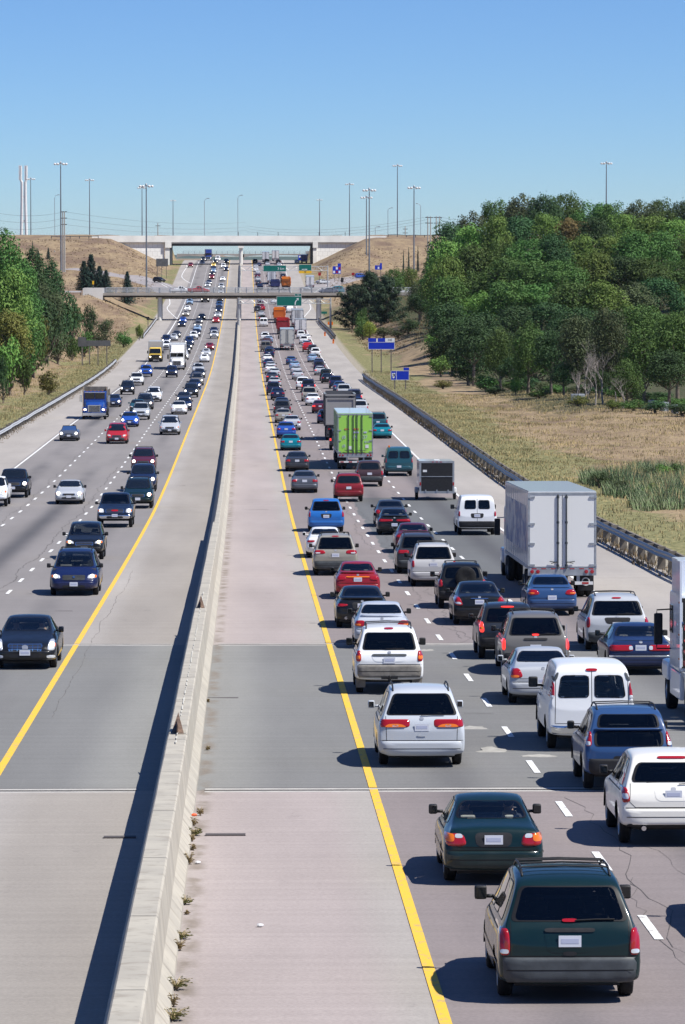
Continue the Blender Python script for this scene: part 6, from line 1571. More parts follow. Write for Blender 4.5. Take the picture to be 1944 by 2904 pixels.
# ---- pines and bushes by the overpass on the right
for key, px, top, wd, Y, lb in (('pine', 1000, 800, 95, 985, 'dark pine tree leftmost of the three pines by the overpass'), ('pine2', 1052, 762, 110, 975, 'tallest dark pine tree in the middle of the three pines'), ('pine', 1100, 775, 105, 960, 'dark pine tree rightmost of the three pines')):
    tree(key, px, top, wd, Y, lb, group='dark pines by the overpass', base=960)
for key, px, top, wd, Y, lb in (('bush_green', 1028, 866, 50, 930, 'bright green shrub in front of the dark pines'), ('bush_green', 1030, 905, 70, 900, 'mid green shrub below the pines'), ('yellow', 1050, 910, 60, 880, 'yellow green shrub at the foot of the pines'),
    ('round_a', 1120, 756, 80, 1130, 'bright leafy tree behind the right pine'), ('round_c', 1160, 760, 80, 1140, 'light leafy tree on the crest behind the pines'), ('greyish', 1195, 790, 90, 1000, 'grey green leafy tree left of the wood'),
    ('round_b', 1190, 830, 100, 930, 'dark leafy tree standing left of the wood'), ('yellow', 1145, 808, 44, 1120, 'pale yellow green shrub behind the overpass rail'), ('bush_grey', 1090, 925, 80, 880, 'grey green shrub on the brown slope'),
    ('bush_grey', 1130, 935, 70, 860, 'second grey green shrub on the brown slope, nearer the wood'), ('round_b', 1235, 700, 80, 905, 'dark leafy tree at the left flank of the wood'), ('round_a', 1222, 745, 80, 890, 'mid green leafy tree at the left flank of the wood'),
    ('rusty', 1255, 800, 80, 850, 'brownish leafy tree at the left flank of the wood'), ('round_b', 1240, 850, 110, 820, 'dark leafy tree low on the left flank of the wood')):
    tree(key, px, top, wd, Y, lb, group='trees and shrubs between the pines and the wood')
for i, (px, top, wd) in enumerate(((1160, 697, 8), (1186, 693, 9), (1145, 706, 7))):
    tree('spruce', px, top, wd, 1440, 'tiny young conifer on the right brown slope, %s' % ('leftmost of the middle pair', 'beside the mast', 'lowest one')[i], group='young conifers on the far slopes', hmin=2.5)
for i, (px, top, wd) in enumerate(((137, 700, 16), (92, 680, 9), (108, 705, 14))):
    tree('spruce', px, top, wd, 1430, 'tiny young conifer on the left brown slope, %s' % ('right one', 'leftmost one', 'middle one')[i], group='young conifers on the far slopes', hmin=2.5)
# ---- left side
for key, px, top, wd, Y, lb, base in (
    ('big_near', 2, 604, 160, 640, 'big bright green tree at the left picture edge', 960), ('big_near', 55, 700, 125, 650, 'bright green tree right of the one at the left edge', 980), ('big_dark', 92, 695, 125, 760, 'dark green tree on the left behind the bright ones', None),
    ('big_dark', 146, 728, 105, 780, 'dark tree with grey tinge on the left hill, rightmost', None), ('greyish', 125, 795, 130, 740, 'grey green tree below the dark ones on the left', None), ('big_dark', 75, 800, 150, 720, 'dark broad tree in the middle of the left group', None),
    ('round_c', 20, 760, 190, 600, 'light green tree low at the left edge', None), ('round_d', 65, 830, 160, 620, 'green tree low in the left group', None), ('round_e', 30, 880, 150, 590, 'yellow brown tinged tree at the left edge', None)):
    tree(key, px, top, wd, Y, lb, base, group='leafy trees on the left hill')
for key, px, top, wd, Y, lb in (
    ('bush_olive', 118, 888, 62, 700, 'olive round bush above the left dirt path'), ('bush_dark', 252, 866, 56, 880, 'dark round bush on the left slope below the overpass'), ('round_a', 208, 862, 60, 850, 'green small tree left of the dark round bush'),
    ('bush_green', 240, 930, 70, 790, 'green bush behind the dark sign board'), ('bush_green', 205, 948, 50, 760, 'dark green bush beside the dirt bank'), ('bush_olive', 138, 1048, 82, 560, 'olive round bush alone in the dry grass at left'),
    ('bush_light', 25, 945, 110, 560, 'yellow green shrubs at the left picture edge'), ('bush_green', 68, 972, 50, 560, 'green bush at the top of the left brown bank'), ('bush_dark', 8, 1010, 50, 520, 'low dark bush at the left edge'),
    ('bush_green', 350, 936, 60, 850, 'low green scrub by the left guardrail'), ('bush_light', 395, 918, 30, 900, 'small bright scrub near the left pier'), ('bush_dark', 165, 880, 70, 760, 'dark scrub between the left trees'), ('bush_grey', 165, 930, 80, 740, 'grey scrub on the left bank'), ('bush_green', 95, 900, 110, 650, 'broad green shrub under the left trees'), ('bush_dark', 130, 850, 130, 720, 'broad dark shrub under the left trees'), ('bush_dark', 190, 830, 110, 800, 'dark shrub at the right foot of the left trees'), ('bush_green', 60, 920, 120, 620, 'broad green shrub low under the left trees'), ('bush_grey', 300, 900, 60, 900, 'grey scrub on the slope below the overpass'), ('bush_grey', 275, 935, 80, 850, 'pale grey scrub by the dark round bush')):
    tree(key, px, top, wd, Y, lb, group='bushes on the left slopes')
for px, top, wd, Y, lb in ((238, 735, 84, 1130, 'leftmost spruce of the dark spruce clump'), (258, 715, 88, 1140, 'tallest spruce of the dark spruce clump'), (282, 750, 76, 1120, 'third spruce of the dark spruce clump'), (301, 762, 58, 1110, 'rightmost small spruce of the dark clump'), (361, 766, 56, 1095, 'single spruce rising behind the overpass left part')):
    tree('spruce', px, top, wd, Y, lb, group='spruces left of the overpass')
# ---- far hazy hills beyond the crest
def far_hill(nm, Y, pts, m):
    b = MB(); vs = []; n = len(pts)
    for px, row in pts:
        p = at(px, row, Y); vs += [(p.x, Y, p.z), (p.x, Y-600, rz(3000)-10), (p.x, Y+900, rz(3000)-10)]
    fs = []
    for i in range(n-1): fs += [(3*i, 3*i+1, 3*i+4, 3*i+3), (3*i, 3*i+3, 3*i+5, 3*i+2)]
    return tag(mobj(nm, vs, fs, m), kind='structure')
far_hill('distant_hills', 9000, [(-900, 706), (200, 704), (420, 716), (520, 724), (640, 728), (760, 727), (900, 727), (1050, 712), (1500, 704), (3000, 706)], mat('far_wooded_land', (.06,.09,.07), .95, vary=.3, vscale=.004))
# ---- grass, weeds and reeds
def blades(nm, spots, m, hmin, hmax, wd, per=4, seed=5, kind='stuff', lean=.35):
    R = random.Random(seed); v = []; f = []
    for x, y in spots:
        z = gz(x, y)-.05
        for k_ in range(per):
            a = R.uniform(0, 6.28); h = R.uniform(hmin, hmax)*(.55+.45*sm(noise2(x*3.1, y*2.3), -.9, 1.1)); dx, dy = cos(a)*wd/2, sin(a)*wd/2; ox, oy = x+R.uniform(-.3,.3), y+R.uniform(-.4,.4)
            lx, ly = R.uniform(-lean, lean)*h, R.uniform(-lean, lean)*h; i = len(v)
            v += [(ox-dx, oy-dy, z), (ox+dx, oy+dy, z), (ox+lx*.4+dx*.8, oy+ly*.4+dy*.8, z+h*.55), (ox+lx*.4-dx*.8, oy+ly*.4-dy*.8, z+h*.55), (ox+lx, oy+ly, z+h)]
            f += [(i, i+1, i+2, i+3), (i+3, i+2, i+4)]
    return tag(mobj(nm, v, f, m), kind=kind)
R6 = random.Random(21)
def area(n, xa, xb, ya, yb, cond=None):
    out = []
    while len(out) < n:
        x = R6.uniform(xa, xb); y = ya+(yb-ya)*R6.random()**.8
        if cond is None or cond(x, y): out.append((x, y))
    return out
def blade_mat(nm, a, b_, c_):
    k = N(nm, .9); n = k.noise(.22, 4, 1., .5); n2 = k.noise(5., 2); c = k.mix(k.mr(n, .42, .6), a, b_); return k.out(k.mix(k.mr(n2, .45, .7), c, c_))
DRYM = blade_mat('dry_grass_blades', (.50,.38,.19), (.30,.235,.12), (.24,.23,.10)); GRM = blade_mat('green_grass_blades', (.30,.265,.13), (.20,.205,.09), (.38,.31,.18)); RDM = blade_mat('reed_leaves', (.10,.165,.075), (.19,.26,.12), (.31,.30,.20))
WDM = blade_mat('dry_brown_weeds', (.19,.125,.07), (.25,.18,.10), (.12,.10,.05))
blades('dry_field_grass', area(24000, 21, 47, 215, 560), DRYM, .12, .36, .045, 3)
blades('green_verge_grass', area(7000, 20, 26, 230, 700, lambda x, y: x < 20+5*sm(y, 200, 420)+1), GRM, .12, .32, .05, 3, 6)
blades('dry_slope_grass', area(6000, -42, -22.5, 420, 820), DRYM, .2, .42, .06, 3, 7); blades('green_verge_grass', area(5000, -25.5, -20.9, 330, 860), GRM, .15, .4, .055, 3, 8)
blades('slope_scrub', [(R6.choice((-1, 1))*R6.uniform(26, 75), R6.uniform(1180, 1500)) for i in range(4200)], WDM, .25, .7, .16, 4, 17); blades('slope_scrub', [(-R6.uniform(24, 60), R6.uniform(820, 1060)) for i in range(2400)]+[(R6.uniform(24, 50), R6.uniform(780, 1060)) for i in range(2400)], WDM, .2, .6, .10, 4, 18)
blades('reed_bed', area(7000, 24.6, 34, 258, 308, lambda x, y: x > 25.2+1.3*sin(y*.33)+.5*sin(y*1.7)), RDM, .4, 1.5, .05, 7, 9, lean=.5)
blades('reed_plumes', area(900, 25.4, 34, 260, 307, lambda x, y: x > 25.6+1.3*sin(y*.33)), DRYM, 1.2, 2.0, .06, 2, 19, lean=.3)
blades('rail_foot_weeds', area(3200, 18.75, 19.9, 180, 640), WDM, .15, .55, .05, 4, 10)
blades('rail_foot_weeds', area(900, -20.5, -19.9, 300, 760), WDM, .1, .3, .05, 3, 12)
# weed clumps growing in the gutter of the median barrier
WG = mat('gutter_weed_stalks', (.34,.27,.15), .9, vary=.3, vscale=9); WG2 = mat('green_gutter_weed', (.22,.24,.09), .9, vary=.3, vscale=9); WR = mat('orange_scrap', (.75,.12,.04), .6)
wl = ((568, 2314, .42, 'dry', 'uppermost weed clump at the barrier foot below the drain stain'), (548, 2343, .38, 'dry', 'weed clump with an orange scrap caught in it'), (553, 2370, .32, 'green', 'flat bright green weed tuft beside the drain slot'), (545, 2387, .34, 'dry', 'leaning weed clump just below the bright green tuft'),
      (548, 2412, .28, 'dry', 'small thin weed clump above the bushy one'), (538, 2452, .55, 'dry', 'bushy tall weed clump by the white scrap'), (506, 2566, .32, 'green', 'lone green weed sprig halfway down the barrier'), (530, 2594, .12, 'dry', 'tiny weed sprout on the shoulder crack'),
      (515, 2664, .30, 'green', 'dark green weed above a sparse dry one'), (504, 2697, .40, 'dry', 'sparse dry weed below the dark green one'), (500, 2808, .48, 'green', 'large leafy weed clump near the picture bottom'), (487, 2856, .42, 'dry', 'dry weed clump second from the picture bottom'), (490, 2896, .5, 'green', 'spreading green grass tuft at the picture bottom'),
      (587, 1992, .2, 'dry', 'small weed on the creek bridge section'), (590, 2128, .22, 'dry', 'small weed near the lower creek bridge joint'))
for i, (px, row, h, kd, lb) in enumerate(wl):
    p = onroad(px, row); R = random.Random(100+i); b = MB()
    for k_ in range(46):
        a = R.uniform(0, 6.28); l = .55*h*R.uniform(.4, 1.1); s = .35+.5*(kd == 'green'); e = Vector((cos(a)*l*s, sin(a)*l*s, l*R.uniform(.35, .9))); m_ = e*.5+Vector((0,0,.05))
        b.tube([(0,0,0), m_, e], .007, 3, r1=.002)
        for q in range(3 if kd == 'green' else 1):
            c = e*R.uniform(.4, 1.)+Vector((R.uniform(-.03,.03), R.uniform(-.03,.03), 0)); s_ = R.uniform(.014, .032); b.add([c+Vector((-s_,0,0)), c+Vector((0,-s_,s_*.6)), c+Vector((s_,0,0)), c+Vector((0,s_,-s_*.3))], [(0,1,2,3)], 1)
    r = thing('weed_clump', lb, 'weed', (max(p.x, .36), p.y, p.z), group='weeds growing along the median barrier foot'); b.build('stalks', [WG, WG2 if kd == 'green' else WG], r)
for px, row, m, nm, lb in ((551, 2338, WR, 'litter_scrap', 'orange scrap of litter lying in a weed clump'), (561, 2451, M['white'], 'litter_scrap', 'white scrap of paper on the shoulder beside the bushy weed'), (738, 2630, M['white'], 'pebble', 'small white pebble lying on the pink shoulder'), (476, 2220, M['white'], 'litter_scrap', 'tiny white chip on top of the barrier shadow side')):
    p = onroad(px, row); b = MB(); b.ball((0, 0, .03), (.06, .05, .03), 7, 4); o = b.build(nm, m); o.location = p+(Vector((0,0,.15)) if m is WR else Vector((0,0,0))); tag(o, lb, 'litter' if nm != 'pebble' else 'stone')
p = ground(1338, 1000, 660); 
for i, (px, row, Y) in enumerate(((1038, 1048, 655.), )):
    x = at(px, row, Y).x; b = MB(); b.ball((0, 0, .18), (.24, .24, .18), 8, 5); o = b.build('plastic_bag', mat('turquoise_plastic', (.1,.55,.5), .5)); o.location = (x, Y, gz(x, Y)); tag(o, 'turquoise plastic bag lying in the verge at the guardrail end', 'litter')
# concrete blocks at the wood edge
for i, (px, row, w_) in enumerate(((1630, 1165, 1.1), (1648, 1172, 1.1), (1850, 1225, .9), (1885, 1238, 1.2), (1915, 1243, .9))):
    Y = 470-i*8 if i > 1 else 490; P = at(px, row, Y); x = P.x; r = thing('concrete_block', '%s grey concrete block half hidden at the foot of the wood' % ('leftmost', 'second', 'third', 'fourth', 'rightmost')[i], 'block', (x, Y, gz(x, Y)), (0, 0, i*.3), group='concrete blocks at the wood foot')
    part('block', M['steel'], r, [(-w_*.35, w_*.35, -.3, .3, -.2, .95)], bev=.05); part('lifting_loop', M['grey'], r, [(-.08, .08, -.03, .03, .95, 1.05)])
# ------------------------------------------------------------------ colours of vehicles
C = dict(white=(.72,.73,.74), silver=(.40,.42,.45), grey=(.075,.083,.105), dgrey=(.03,.034,.044), black=(.006,.007,.009), navy=(.007,.013,.045), blue=(.018,.075,.36), steel=(.025,.065,.17), teal=(.0,.17,.23),
 dgreen=(.003,.017,.019), tealvan=(.018,.075,.10), red=(.36,.015,.02), dred=(.19,.012,.018), maroon=(.085,.012,.022), beige=(.30,.285,.26), taupe=(.13,.125,.12), cream=(.76,.74,.68), orange=(.80,.24,.02), yellow=(.72,.50,.08),
 lime=(.32,.62,.10), ltblue=(.22,.32,.46), dkblue=(.010,.022,.075), brown=(.055,.03,.035), gold=(.26,.245,.215))
LAMPS_W = [('reverse_lens', 'lens', [(.60,.74),(.70,.74),(.70,.79),(.60,.79)])]
def S(pts, s=1): return pts
def near(kind, nm, col, see=None, **k):
    args = {q: k.pop(q) for q in ('L', 'W', 'H', 'mod') if q in k}
    car = Car(kind, nm, 0, see=see, **args); car._k = k; car.std(**k); sh = car.sh
    return car
def fin(car, col):
    sh = car.sh; ra, fa = car.Y(sh['ax'][0]), car.Y(sh['ax'][1])
    return axles(car.done(col), ra, fa)
VEH = []
def put(root, px, row, away, label, cat, group=None, P=None, yawd=0):
    P = P or onroad(px, row)
    place(root, P, away, yawd=yawd); tag(root, label, cat, group); VEH.append(root); return root
GR = 'vehicles driving away on the right carriageway'; GL = 'oncoming vehicles on the left carriageway'
# -- nearest, driving away
c = near('minivan', 'minivan', None, see='tint', W=1.98, H=1.74, L=4.75, badge=0, bm='grey', recess=2, plate=.88, side=.05, rw=[(-.80,1.14),(.80,1.14),(.66,1.60),(-.66,1.60)], tl=[(.80,.68),(.955,.68),(.945,1.06),(.82,1.06)], tls=[('reverse_lens', 'lens', [(.825,.71),(.93,.71),(.93,.77),(.825,.77)])], bump=(.30,.66), mb='trim', bigmir=1.2)
c.patch('plate_surround', 'rear', [(-.30,.72),(.30,.72),(.36,1.02),(-.36,1.02)], M['paint'], .004); c.patch('hatch_grip', 'rear', [(-.34,1.0),(.34,1.0),(.34,1.055),(-.34,1.055)], M['trim'], .02)
c.patch('latch', 'rear', [(-.09,.68),(.09,.68),(.09,.74),(-.09,.74)], M['trim'], .012); c.seam('hatch_seam', 'rear', [(-.80,1.14),(-.80,.62),(.80,.62),(.80,1.14)], .012); c.brake3(1.155, .10, .022)
c.rack(4, .60, .07, y0=.8, y1=2.7).wiper(.08, .62); c.cabin(); r = fin(c, C['dgreen']); put(r, 1603, 2822, True, 'nearest dark green minivan with roof rack and grey bumper at the bottom right', 'minivan', GR)
c = near('sedan', 'sedan', None, see='clear', W=1.71, H=1.40, L=4.45, badge=0, recess=1, plate=.79, tl=[(.46,.68),(.855,.68),(.85,.90),(.53,.90)], tls=[('reverse_lens', 'lens', [(.54,.82),(.68,.82),(.68,.89),(.56,.89)]), ('turn_lens', 'amber', [(.69,.76),(.84,.76),(.84,.89),(.69,.89)])], side=.04)
c.seam('boot_seam', 'rear', [(-.62,1.0),(-.64,.66),(.64,.66),(.62,1.0)], .011); c.cabin('seatl'); r = fin(c, C['dgreen']); put(r, 1393, 2496, True, 'dark green sedan with two people inside just ahead of the nearest green minivan', 'sedan', GR); SED0 = r
c = near('suv', 'crossover', None, see='tint', W=1.95, H=1.70, L=4.72, plate=1.0, recess=2, bm='body', bump=(.42,.74), tl=[(.74,.86),(.90,.84),(.885,1.14),(.80,1.14)], tls=[('reverse_lens', 'lens', [(.77,.92),(.88,.92),(.875,1.02),(.79,1.02)])], rw=[(-.74,1.22),(.74,1.22),(.62,1.58),(-.62,1.58)])
c.patch('lower_bumper', 'rear', [(-.80,.34),(.80,.34),(.82,.46),(-.82,.46)], M['trim'], .03); c.seam('hatch_seam', 'rear', [(-.74,1.2),(-.76,.86),(-.66,.76),(.66,.76),(.76,.86),(.74,1.2)], .011); c.brake3(1.66, .25, .02)
b = MB(); b.tube([(-.55, -2.42, .36), (-.55, -2.2, .36)], .045, 10); b.build('exhaust_tip', M['chrome'], c.root); c.wiper(.1, .6); c.cabin(); r = fin(c, C['cream']); put(r, 1898, 2389, True, 'cream white crossover with mirror shaped like a box cut by the right picture edge', 'crossover', GR)
c = near('suv', 'crossover', None, see='tint', W=1.86, H=1.70, L=4.6, badge=0, bm='body', plate=.66, rw=[(-.66,1.36),(.66,1.36),(.60,1.64),(-.60,1.64)], rws=[[(-.72,.98),(.72,.98),(.70,1.30),(-.70,1.30)]], tl=[(.76,.98),(.90,.98),(.84,1.30),(.76,1.30)], tls=[('reverse_lens', 'lens', [(.79,1.0),(.87,1.0),(.86,1.08),(.79,1.08)])], recess=1, darkrear=1)
c.patch('spoiler_lip', 'rear', [(-.72,1.31),(.72,1.31),(.72,1.345),(-.72,1.345)], M['paint'], .06, lens=.02); c.patch('lower_cladding', 'rear', [(-.84,.40),(.84,.40),(.86,.72),(-.86,.72)], M['dirt'] if False else M['trim'], .05, lens=.02)
c.rack(2, .60, .07).cabin(); r = fin(c, C['steel']); put(r, 1775, 2236, True, 'blue crossover with split rear window just behind the white cargo van', 'crossover', GR)
c = near('van', 'cargo_van', None, see='clear', W=2.0, H=2.02, L=5.4, bm='chrome', plate=.60, rws=[[(-.78,1.26),(-.06,1.26),(-.06,1.78),(-.70,1.78)], [(.06,1.26),(.78,1.26),(.70,1.78),(.06,1.78)]], tl=[(.845,1.24),(.975,1.24),(.92,1.62),(.85,1.62)], tls=[('reverse_lens', 'lens', [(.86,1.25),(.96,1.25),(.955,1.32),(.86,1.32)])], bump=(.42,.62), bigmir=1.5)
c.seam('door_seam', 'rear', [(0,1.9),(0,.66)], .016); c.seam('door_seam', 'rear', [(-.82,1.9),(-.84,.66),(.84,.66),(.82,1.9)], .014); c.brake3(1.90, .13, .03); c.patch('corner_vent', 'rear', [(.80,1.66),(.90,1.64),(.80,1.84),(.74,1.84)], M['grey'], .012); c.patch('corner_vent', 'rear', [(-.80,1.66),(-.90,1.64),(-.80,1.84),(-.74,1.84)], M['grey'], .012)
b = MB(); b.tube([(-.35, .4, 2.0), (-.36, .38, 2.75)], .008, 4); b.build('aerial', M['steel'], c.root); c.cabin('seat'); r = fin(c, C['white']); put(r, 1669, 2121, True, 'white cargo van with two rear door windows just ahead of the blue crossover', 'van', GR)
c = near('sedan', 'sedan', None, see='tint', W=1.80, H=1.41, plate=.64, tl=[(.50,.72),(.84,.70),(.83,.96),(.60,.98)], tls=[('turn_lens', 'amber', [(.62,.73),(.82,.72),(.82,.79),(.62,.79)])], mb='body'); c.seam('boot_seam', 'rear', [(-.60,1.0),(-.60,.70),(.60,.70),(.60,1.0)], .011)
c.cabin(); r = fin(c, C['silver']); put(r, 1535, 1993, True, 'silver sedan half hidden behind the white cargo van', 'sedan', GR)
c = near('minivan', 'minivan', None, see='tint', W=1.94, H=1.76, L=4.9, lit=1, bm='trim', plate=.80, tl=[(.86,.72),(.965,.72),(.95,1.06),(.865,1.06)]); c.patch('hatch_grip', 'rear', [(-.34,1.0),(.34,1.0),(.34,1.06),(-.34,1.06)], M['trim'], .02); c.brake3(1.15, .1, .025, 1); c.rack(2, .60, .07, y0=.8, y1=2.7).wiper(.1, .6).cabin(); r = fin(c, C['taupe'])
put(r, 1514, 1909, True, 'taupe minivan with lit brake lights left of the dark long sedan', 'minivan', GR)
c = near('sedan', 'sedan', None, see='clear', W=1.88, H=1.40, L=5.1, bm='body', plate=.80, tl=[(.20,.70),(.86,.70),(.85,.88),(.22,.88)], tls=[('reverse_lens', 'lens', [(.22,.74),(.32,.74),(.32,.85),(.22,.85)])]); c.seam('bumper_strip', 'rear', [(-.84,.56),(.84,.56)], .045, M['chrome'], .04); c.seam('boot_seam', 'rear', [(-.70,1.0),(.70,1.0)], .012); c.cabin('seat'); r = fin(c, C['dkblue'])
put(r, 1810, 1909, True, 'dark blue long sedan with a wide row of red tail lights beside the truck mirror', 'sedan', GR)
c = near('minivan', 'minivan', None, see='tint', W=1.96, H=1.74, L=5.0, bm='grey', plate=.84, rw=[(-.80,1.12),(.80,1.12),(.68,1.56),(-.68,1.56)], tl=[(.84,.74),(.965,.74),(.95,1.08),(.84,1.08)], darkrear=1, bump=(.28,.58)); c.patch('hatch_recess', 'rear', [(-.34,.86),(.34,.86),(.42,1.06),(-.42,1.06)], M['trim'], .004); c.brake3(1.645, .14, .02); c.rack(2, .62, .06, y0=.8, y1=2.9).wiper(.0, .55).cabin(); r = fin(c, C['silver'])
put(r, 1745, 1842, True, 'silver white minivan with dark rear window right of the blue sedan under the white trailer', 'minivan', GR)
c = near('minivan', 'minivan', None, see='tint', W=1.92, H=1.74, L=5.0, mb='body', plate=.90, rw=[(-.80,1.16),(.80,1.16),(.62,1.62),(-.62,1.62)], tl=[(.26,.90),(.955,.90),(.945,1.08),(.26,1.08)], tls=[('turn_lens', 'amber', [(.32,.905),(.84,.905),(.74,.975),(.46,.975)]), ('reverse_lens', 'lens', [(.52,.915),(.66,.915),(.66,.955),(.52,.955)])], bump=(.26,.60), darkrear=1)
c.patch('latch', 'rear', [(-.10,.70),(.10,.70),(.10,.76),(-.10,.76)], M['paint'], .014); c.seam('hatch_seam', 'rear', [(-.80,1.14),(-.78,.56),(.78,.56),(.80,1.14)], .012); c.rack(0, .62, .07, y0=.6, y1=2.6).wiper(-.02, .5).cabin(); r = fin(c, (.47,.50,.54))
put(r, 1192, 2167, True, 'nearest silver minivan with wide red and amber tail lights in the left lane', 'minivan', GR)
c = near('suv', 'suv', None, see='tint', W=1.86, H=1.80, L=4.6, bm='dirt', plate=.90, tl=[(.74,.86),(.90,.86),(.89,1.16),(.76,1.16)], tls=[('turn_lens', 'amber', [(.77,.93),(.88,.93),(.88,1.02),(.77,1.02)])], bump=(.44,.78), darkrear=1, bigmir=1.2)
c.patch('plate_recess', 'rear', [(-.40,.86),(.40,.86),(.50,1.06),(-.50,1.06)], M['paint'], .006); c.patch('hatch_grip', 'rear', [(-.46,1.0),(.46,1.0),(.46,1.06),(-.46,1.06)], M['grey'], .02); b = MB(); b.box(-.22, .22, -2.42, -2.30, .42, .50); b.box(-.04, .04, -2.52, -2.3, .40, .46); b.ball((0, -2.54, .50), .035, 8, 6); b.build('tow_hitch', M['trim'], c.root)
for sg in (-1, 1): part('mud_flap', M['dirt'], c.root, [(sg*.76-.13, sg*.76+.13, -1.86, -1.84, .16, .5)])
c.brake3(1.70, .12, .02); c.rack(3, .60, .10, y0=.6, y1=2.4).wiper(-.1, .4).cabin(); r = fin(c, C['white']); put(r, 1102, 1963, True, 'white suv with dirty grey bumper and tow hitch ahead of the silver minivan', 'suv', GR)
c = near('sedan', 'sedan', None, see='tint', W=1.78, H=1.39, bm='body', plate=.62, tl=[(.42,.70),(.86,.72),(.85,.90),(.56,.92)], tls=[('turn_lens', 'amber', [(.66,.74),(.84,.74),(.84,.80),(.66,.80)])]); c.patch('spoiler', 'rear', [(-.70,1.0),(.70,1.0),(.68,1.035),(-.68,1.035)], M['paint'], .05, lens=.02); c.brake3(1.05, .2, .012); c.cabin(); r = fin(c, (.44,.47,.53)); put(r, 1082, 1835, True, 'silver sedan with small boot spoiler hidden below by the white suv', 'sedan', GR)
c = near('sedan', 'sedan', None, see='tint', W=1.80, H=1.36, bm='body', plate=.80, tl=[(.50,.78),(.85,.76),(.84,.88),(.46,.86)], recess=1); c.patch('spoiler', 'rear', [(-.76,1.0),(.76,1.0),(.74,1.05),(-.74,1.05)], M['paint'], .07, lens=.02); b = MB(); b.tube([(-.55, -2.42, .36), (-.55, -2.2, .36)], .05, 10); b.build('exhaust_tip', M['chrome'], c.root); c.cabin(); r = fin(c, C['black']); put(r, 1026, 1778, True, 'black sedan with rear spoiler between the red sedan and the silver sedan', 'sedan', GR)
c = near('sedan', 'sedan', None, see='clear', W=1.72, H=1.38, L=4.4, bm='body', plate=.78, tl=[(.44,.76),(.84,.74),(.83,.92),(.46,.90)]); c.patch('reflector_bar', 'rear', [(-.46,.86),(.46,.86),(.46,.905),(-.46,.905)], M['amber'], .02); c.patch('spoiler', 'rear', [(-.70,1.0),(.70,1.0),(.68,1.04),(-.68,1.04)], M['paint'], .06, lens=.02); c.cabin('seat'); r = fin(c, (.24,.012,.02)); put(r, 1014, 1697, True, 'red sedan with an orange strip across its boot in the left lane', 'sedan', GR)
c = near('minivan', 'minivan', None, see='tint', W=1.90, H=1.74, L=4.95, bm='grey', plate=.88, tl=[(.42,.94),(.93,.92),(.93,1.10),(.48,1.10)], tls=[('reverse_lens', 'lens', [(.66,.95),(.86,.95),(.86,1.0),(.66,1.0)])], recess=2, darkrear=1); c.brake3(1.66, .15, .02); c.rack(2, .60, .06, y0=.7, y1=2.7).wiper(-.1, .35).cabin(); r = fin(c, C['gold']); put(r, 951, 1630, True, 'beige minivan with red and clear tail lights behind the white sedan', 'minivan', GR)
c = near('sedan', 'sedan', None, see='clear', W=1.76, H=1.38, L=4.5, bm='body', plate=.62, tl=[(.50,.76),(.85,.74),(.84,.86),(.46,.86)], mb='body'); c.cabin('seat'); r = fin(c, C['white']); put(r, 922, 1581, True, 'white sedan half hidden by the beige minivan in the left lane', 'sedan', GR)
c = near('minivan', 'minivan', None, see='tint', W=1.92, H=1.74, L=4.9, bm='body', plate=.84, tl=[(.84,.80),(.95,.80),(.94,1.12),(.84,1.12)], darkrear=1); c.patch('plate_recess', 'rear', [(-.26,.76),(.26,.76),(.30,.98),(-.30,.98)], M['trim'], .005); c.brake3(1.66, .15, .02); c.cabin(); r = fin(c, (.02,.13,.42)); put(r, 925, 1507, True, 'bright blue minivan in the left lane ahead of the white sedan', 'minivan', GR)
c = near('minivan', 'minivan', None, see='tint', W=1.86, H=1.72, L=5.0, bm='body', plate=.92, tl=[(.80,.80),(.93,.80),(.92,1.08),(.81,1.08)], bigmir=1.1); c.rack(2, .60, .07, y0=.7, y1=2.7).wiper().cabin(); r = fin(c, (.44,.44,.45)); put(r, 1228, 1661, True, 'silver minivan with roof rack left of the black suv with a spare wheel', 'minivan', GR)
c = near('minivan', 'minivan', None, see='tint', W=1.86, H=1.70, L=4.9, bm='grey', plate=.84, tl=[(.40,.90),(.92,.90),(.92,1.06),(.44,1.06)], darkrear=1); c.rack(2, .60, .06, y0=.7, y1=2.6).cabin(); r = fin(c, C['dgrey']); put(r, 1185, 1625, True, 'dark grey minivan with black rear window between maroon sedan and silver minivan', 'minivan', GR)
c = near('sedan', 'sedan', None, see='clear', W=1.78, H=1.38, bm='body', tl=[(.44,.78),(.85,.76),(.84,.90),(.46,.90)]); c.cabin('seat'); r = fin(c, C['maroon']); put(r, 1172, 1567, True, 'dark maroon sedan with pale paper on its rear shelf in the middle lane', 'sedan', GR)
c = near('sedan', 'coupe', None, see='clear', W=1.75, H=1.34, L=4.5, bm='body', plate=.58, tl=[(.10,.76),(.85,.74),(.84,.90),(.08,.86)]); c.patch('spoiler', 'rear', [(-.74,1.0),(.74,1.0),(.70,1.05),(-.70,1.05)], M['paint'], .07, lens=.02); c.cabin('seat'); r = fin(c, C['black']); put(r, 1118, 1516, True, 'black coupe with full width red tail light strip at the head of the middle lane', 'coupe', GR)
c = near('sedan', 'sedan', None, see='tint', W=1.78, H=1.42, tl=[(.52,.72),(.85,.72),(.84,.94),(.62,.94)]); c.cabin(); r = fin(c, C['dgrey']); put(r, 1108, 1493, True, 'dark grey sedan mostly hidden behind the black coupe', 'sedan', GR)
c = near('suv', 'suv', None, see='tint', W=1.80, H=1.68, L=4.35, bm='trim', plate=.62, lit=1, tl=[(.72,.86),(.885,.86),(.88,1.20),(.76,1.20)], tls=[('turn_lens', 'amber', [(.76,.96),(.86,.96),(.86,1.03),(.76,1.03)])], darkrear=1); c.brake3(1.64, .2, .02, 1); c.rack(0, .60, .08).wiper(.1, .4).cabin()
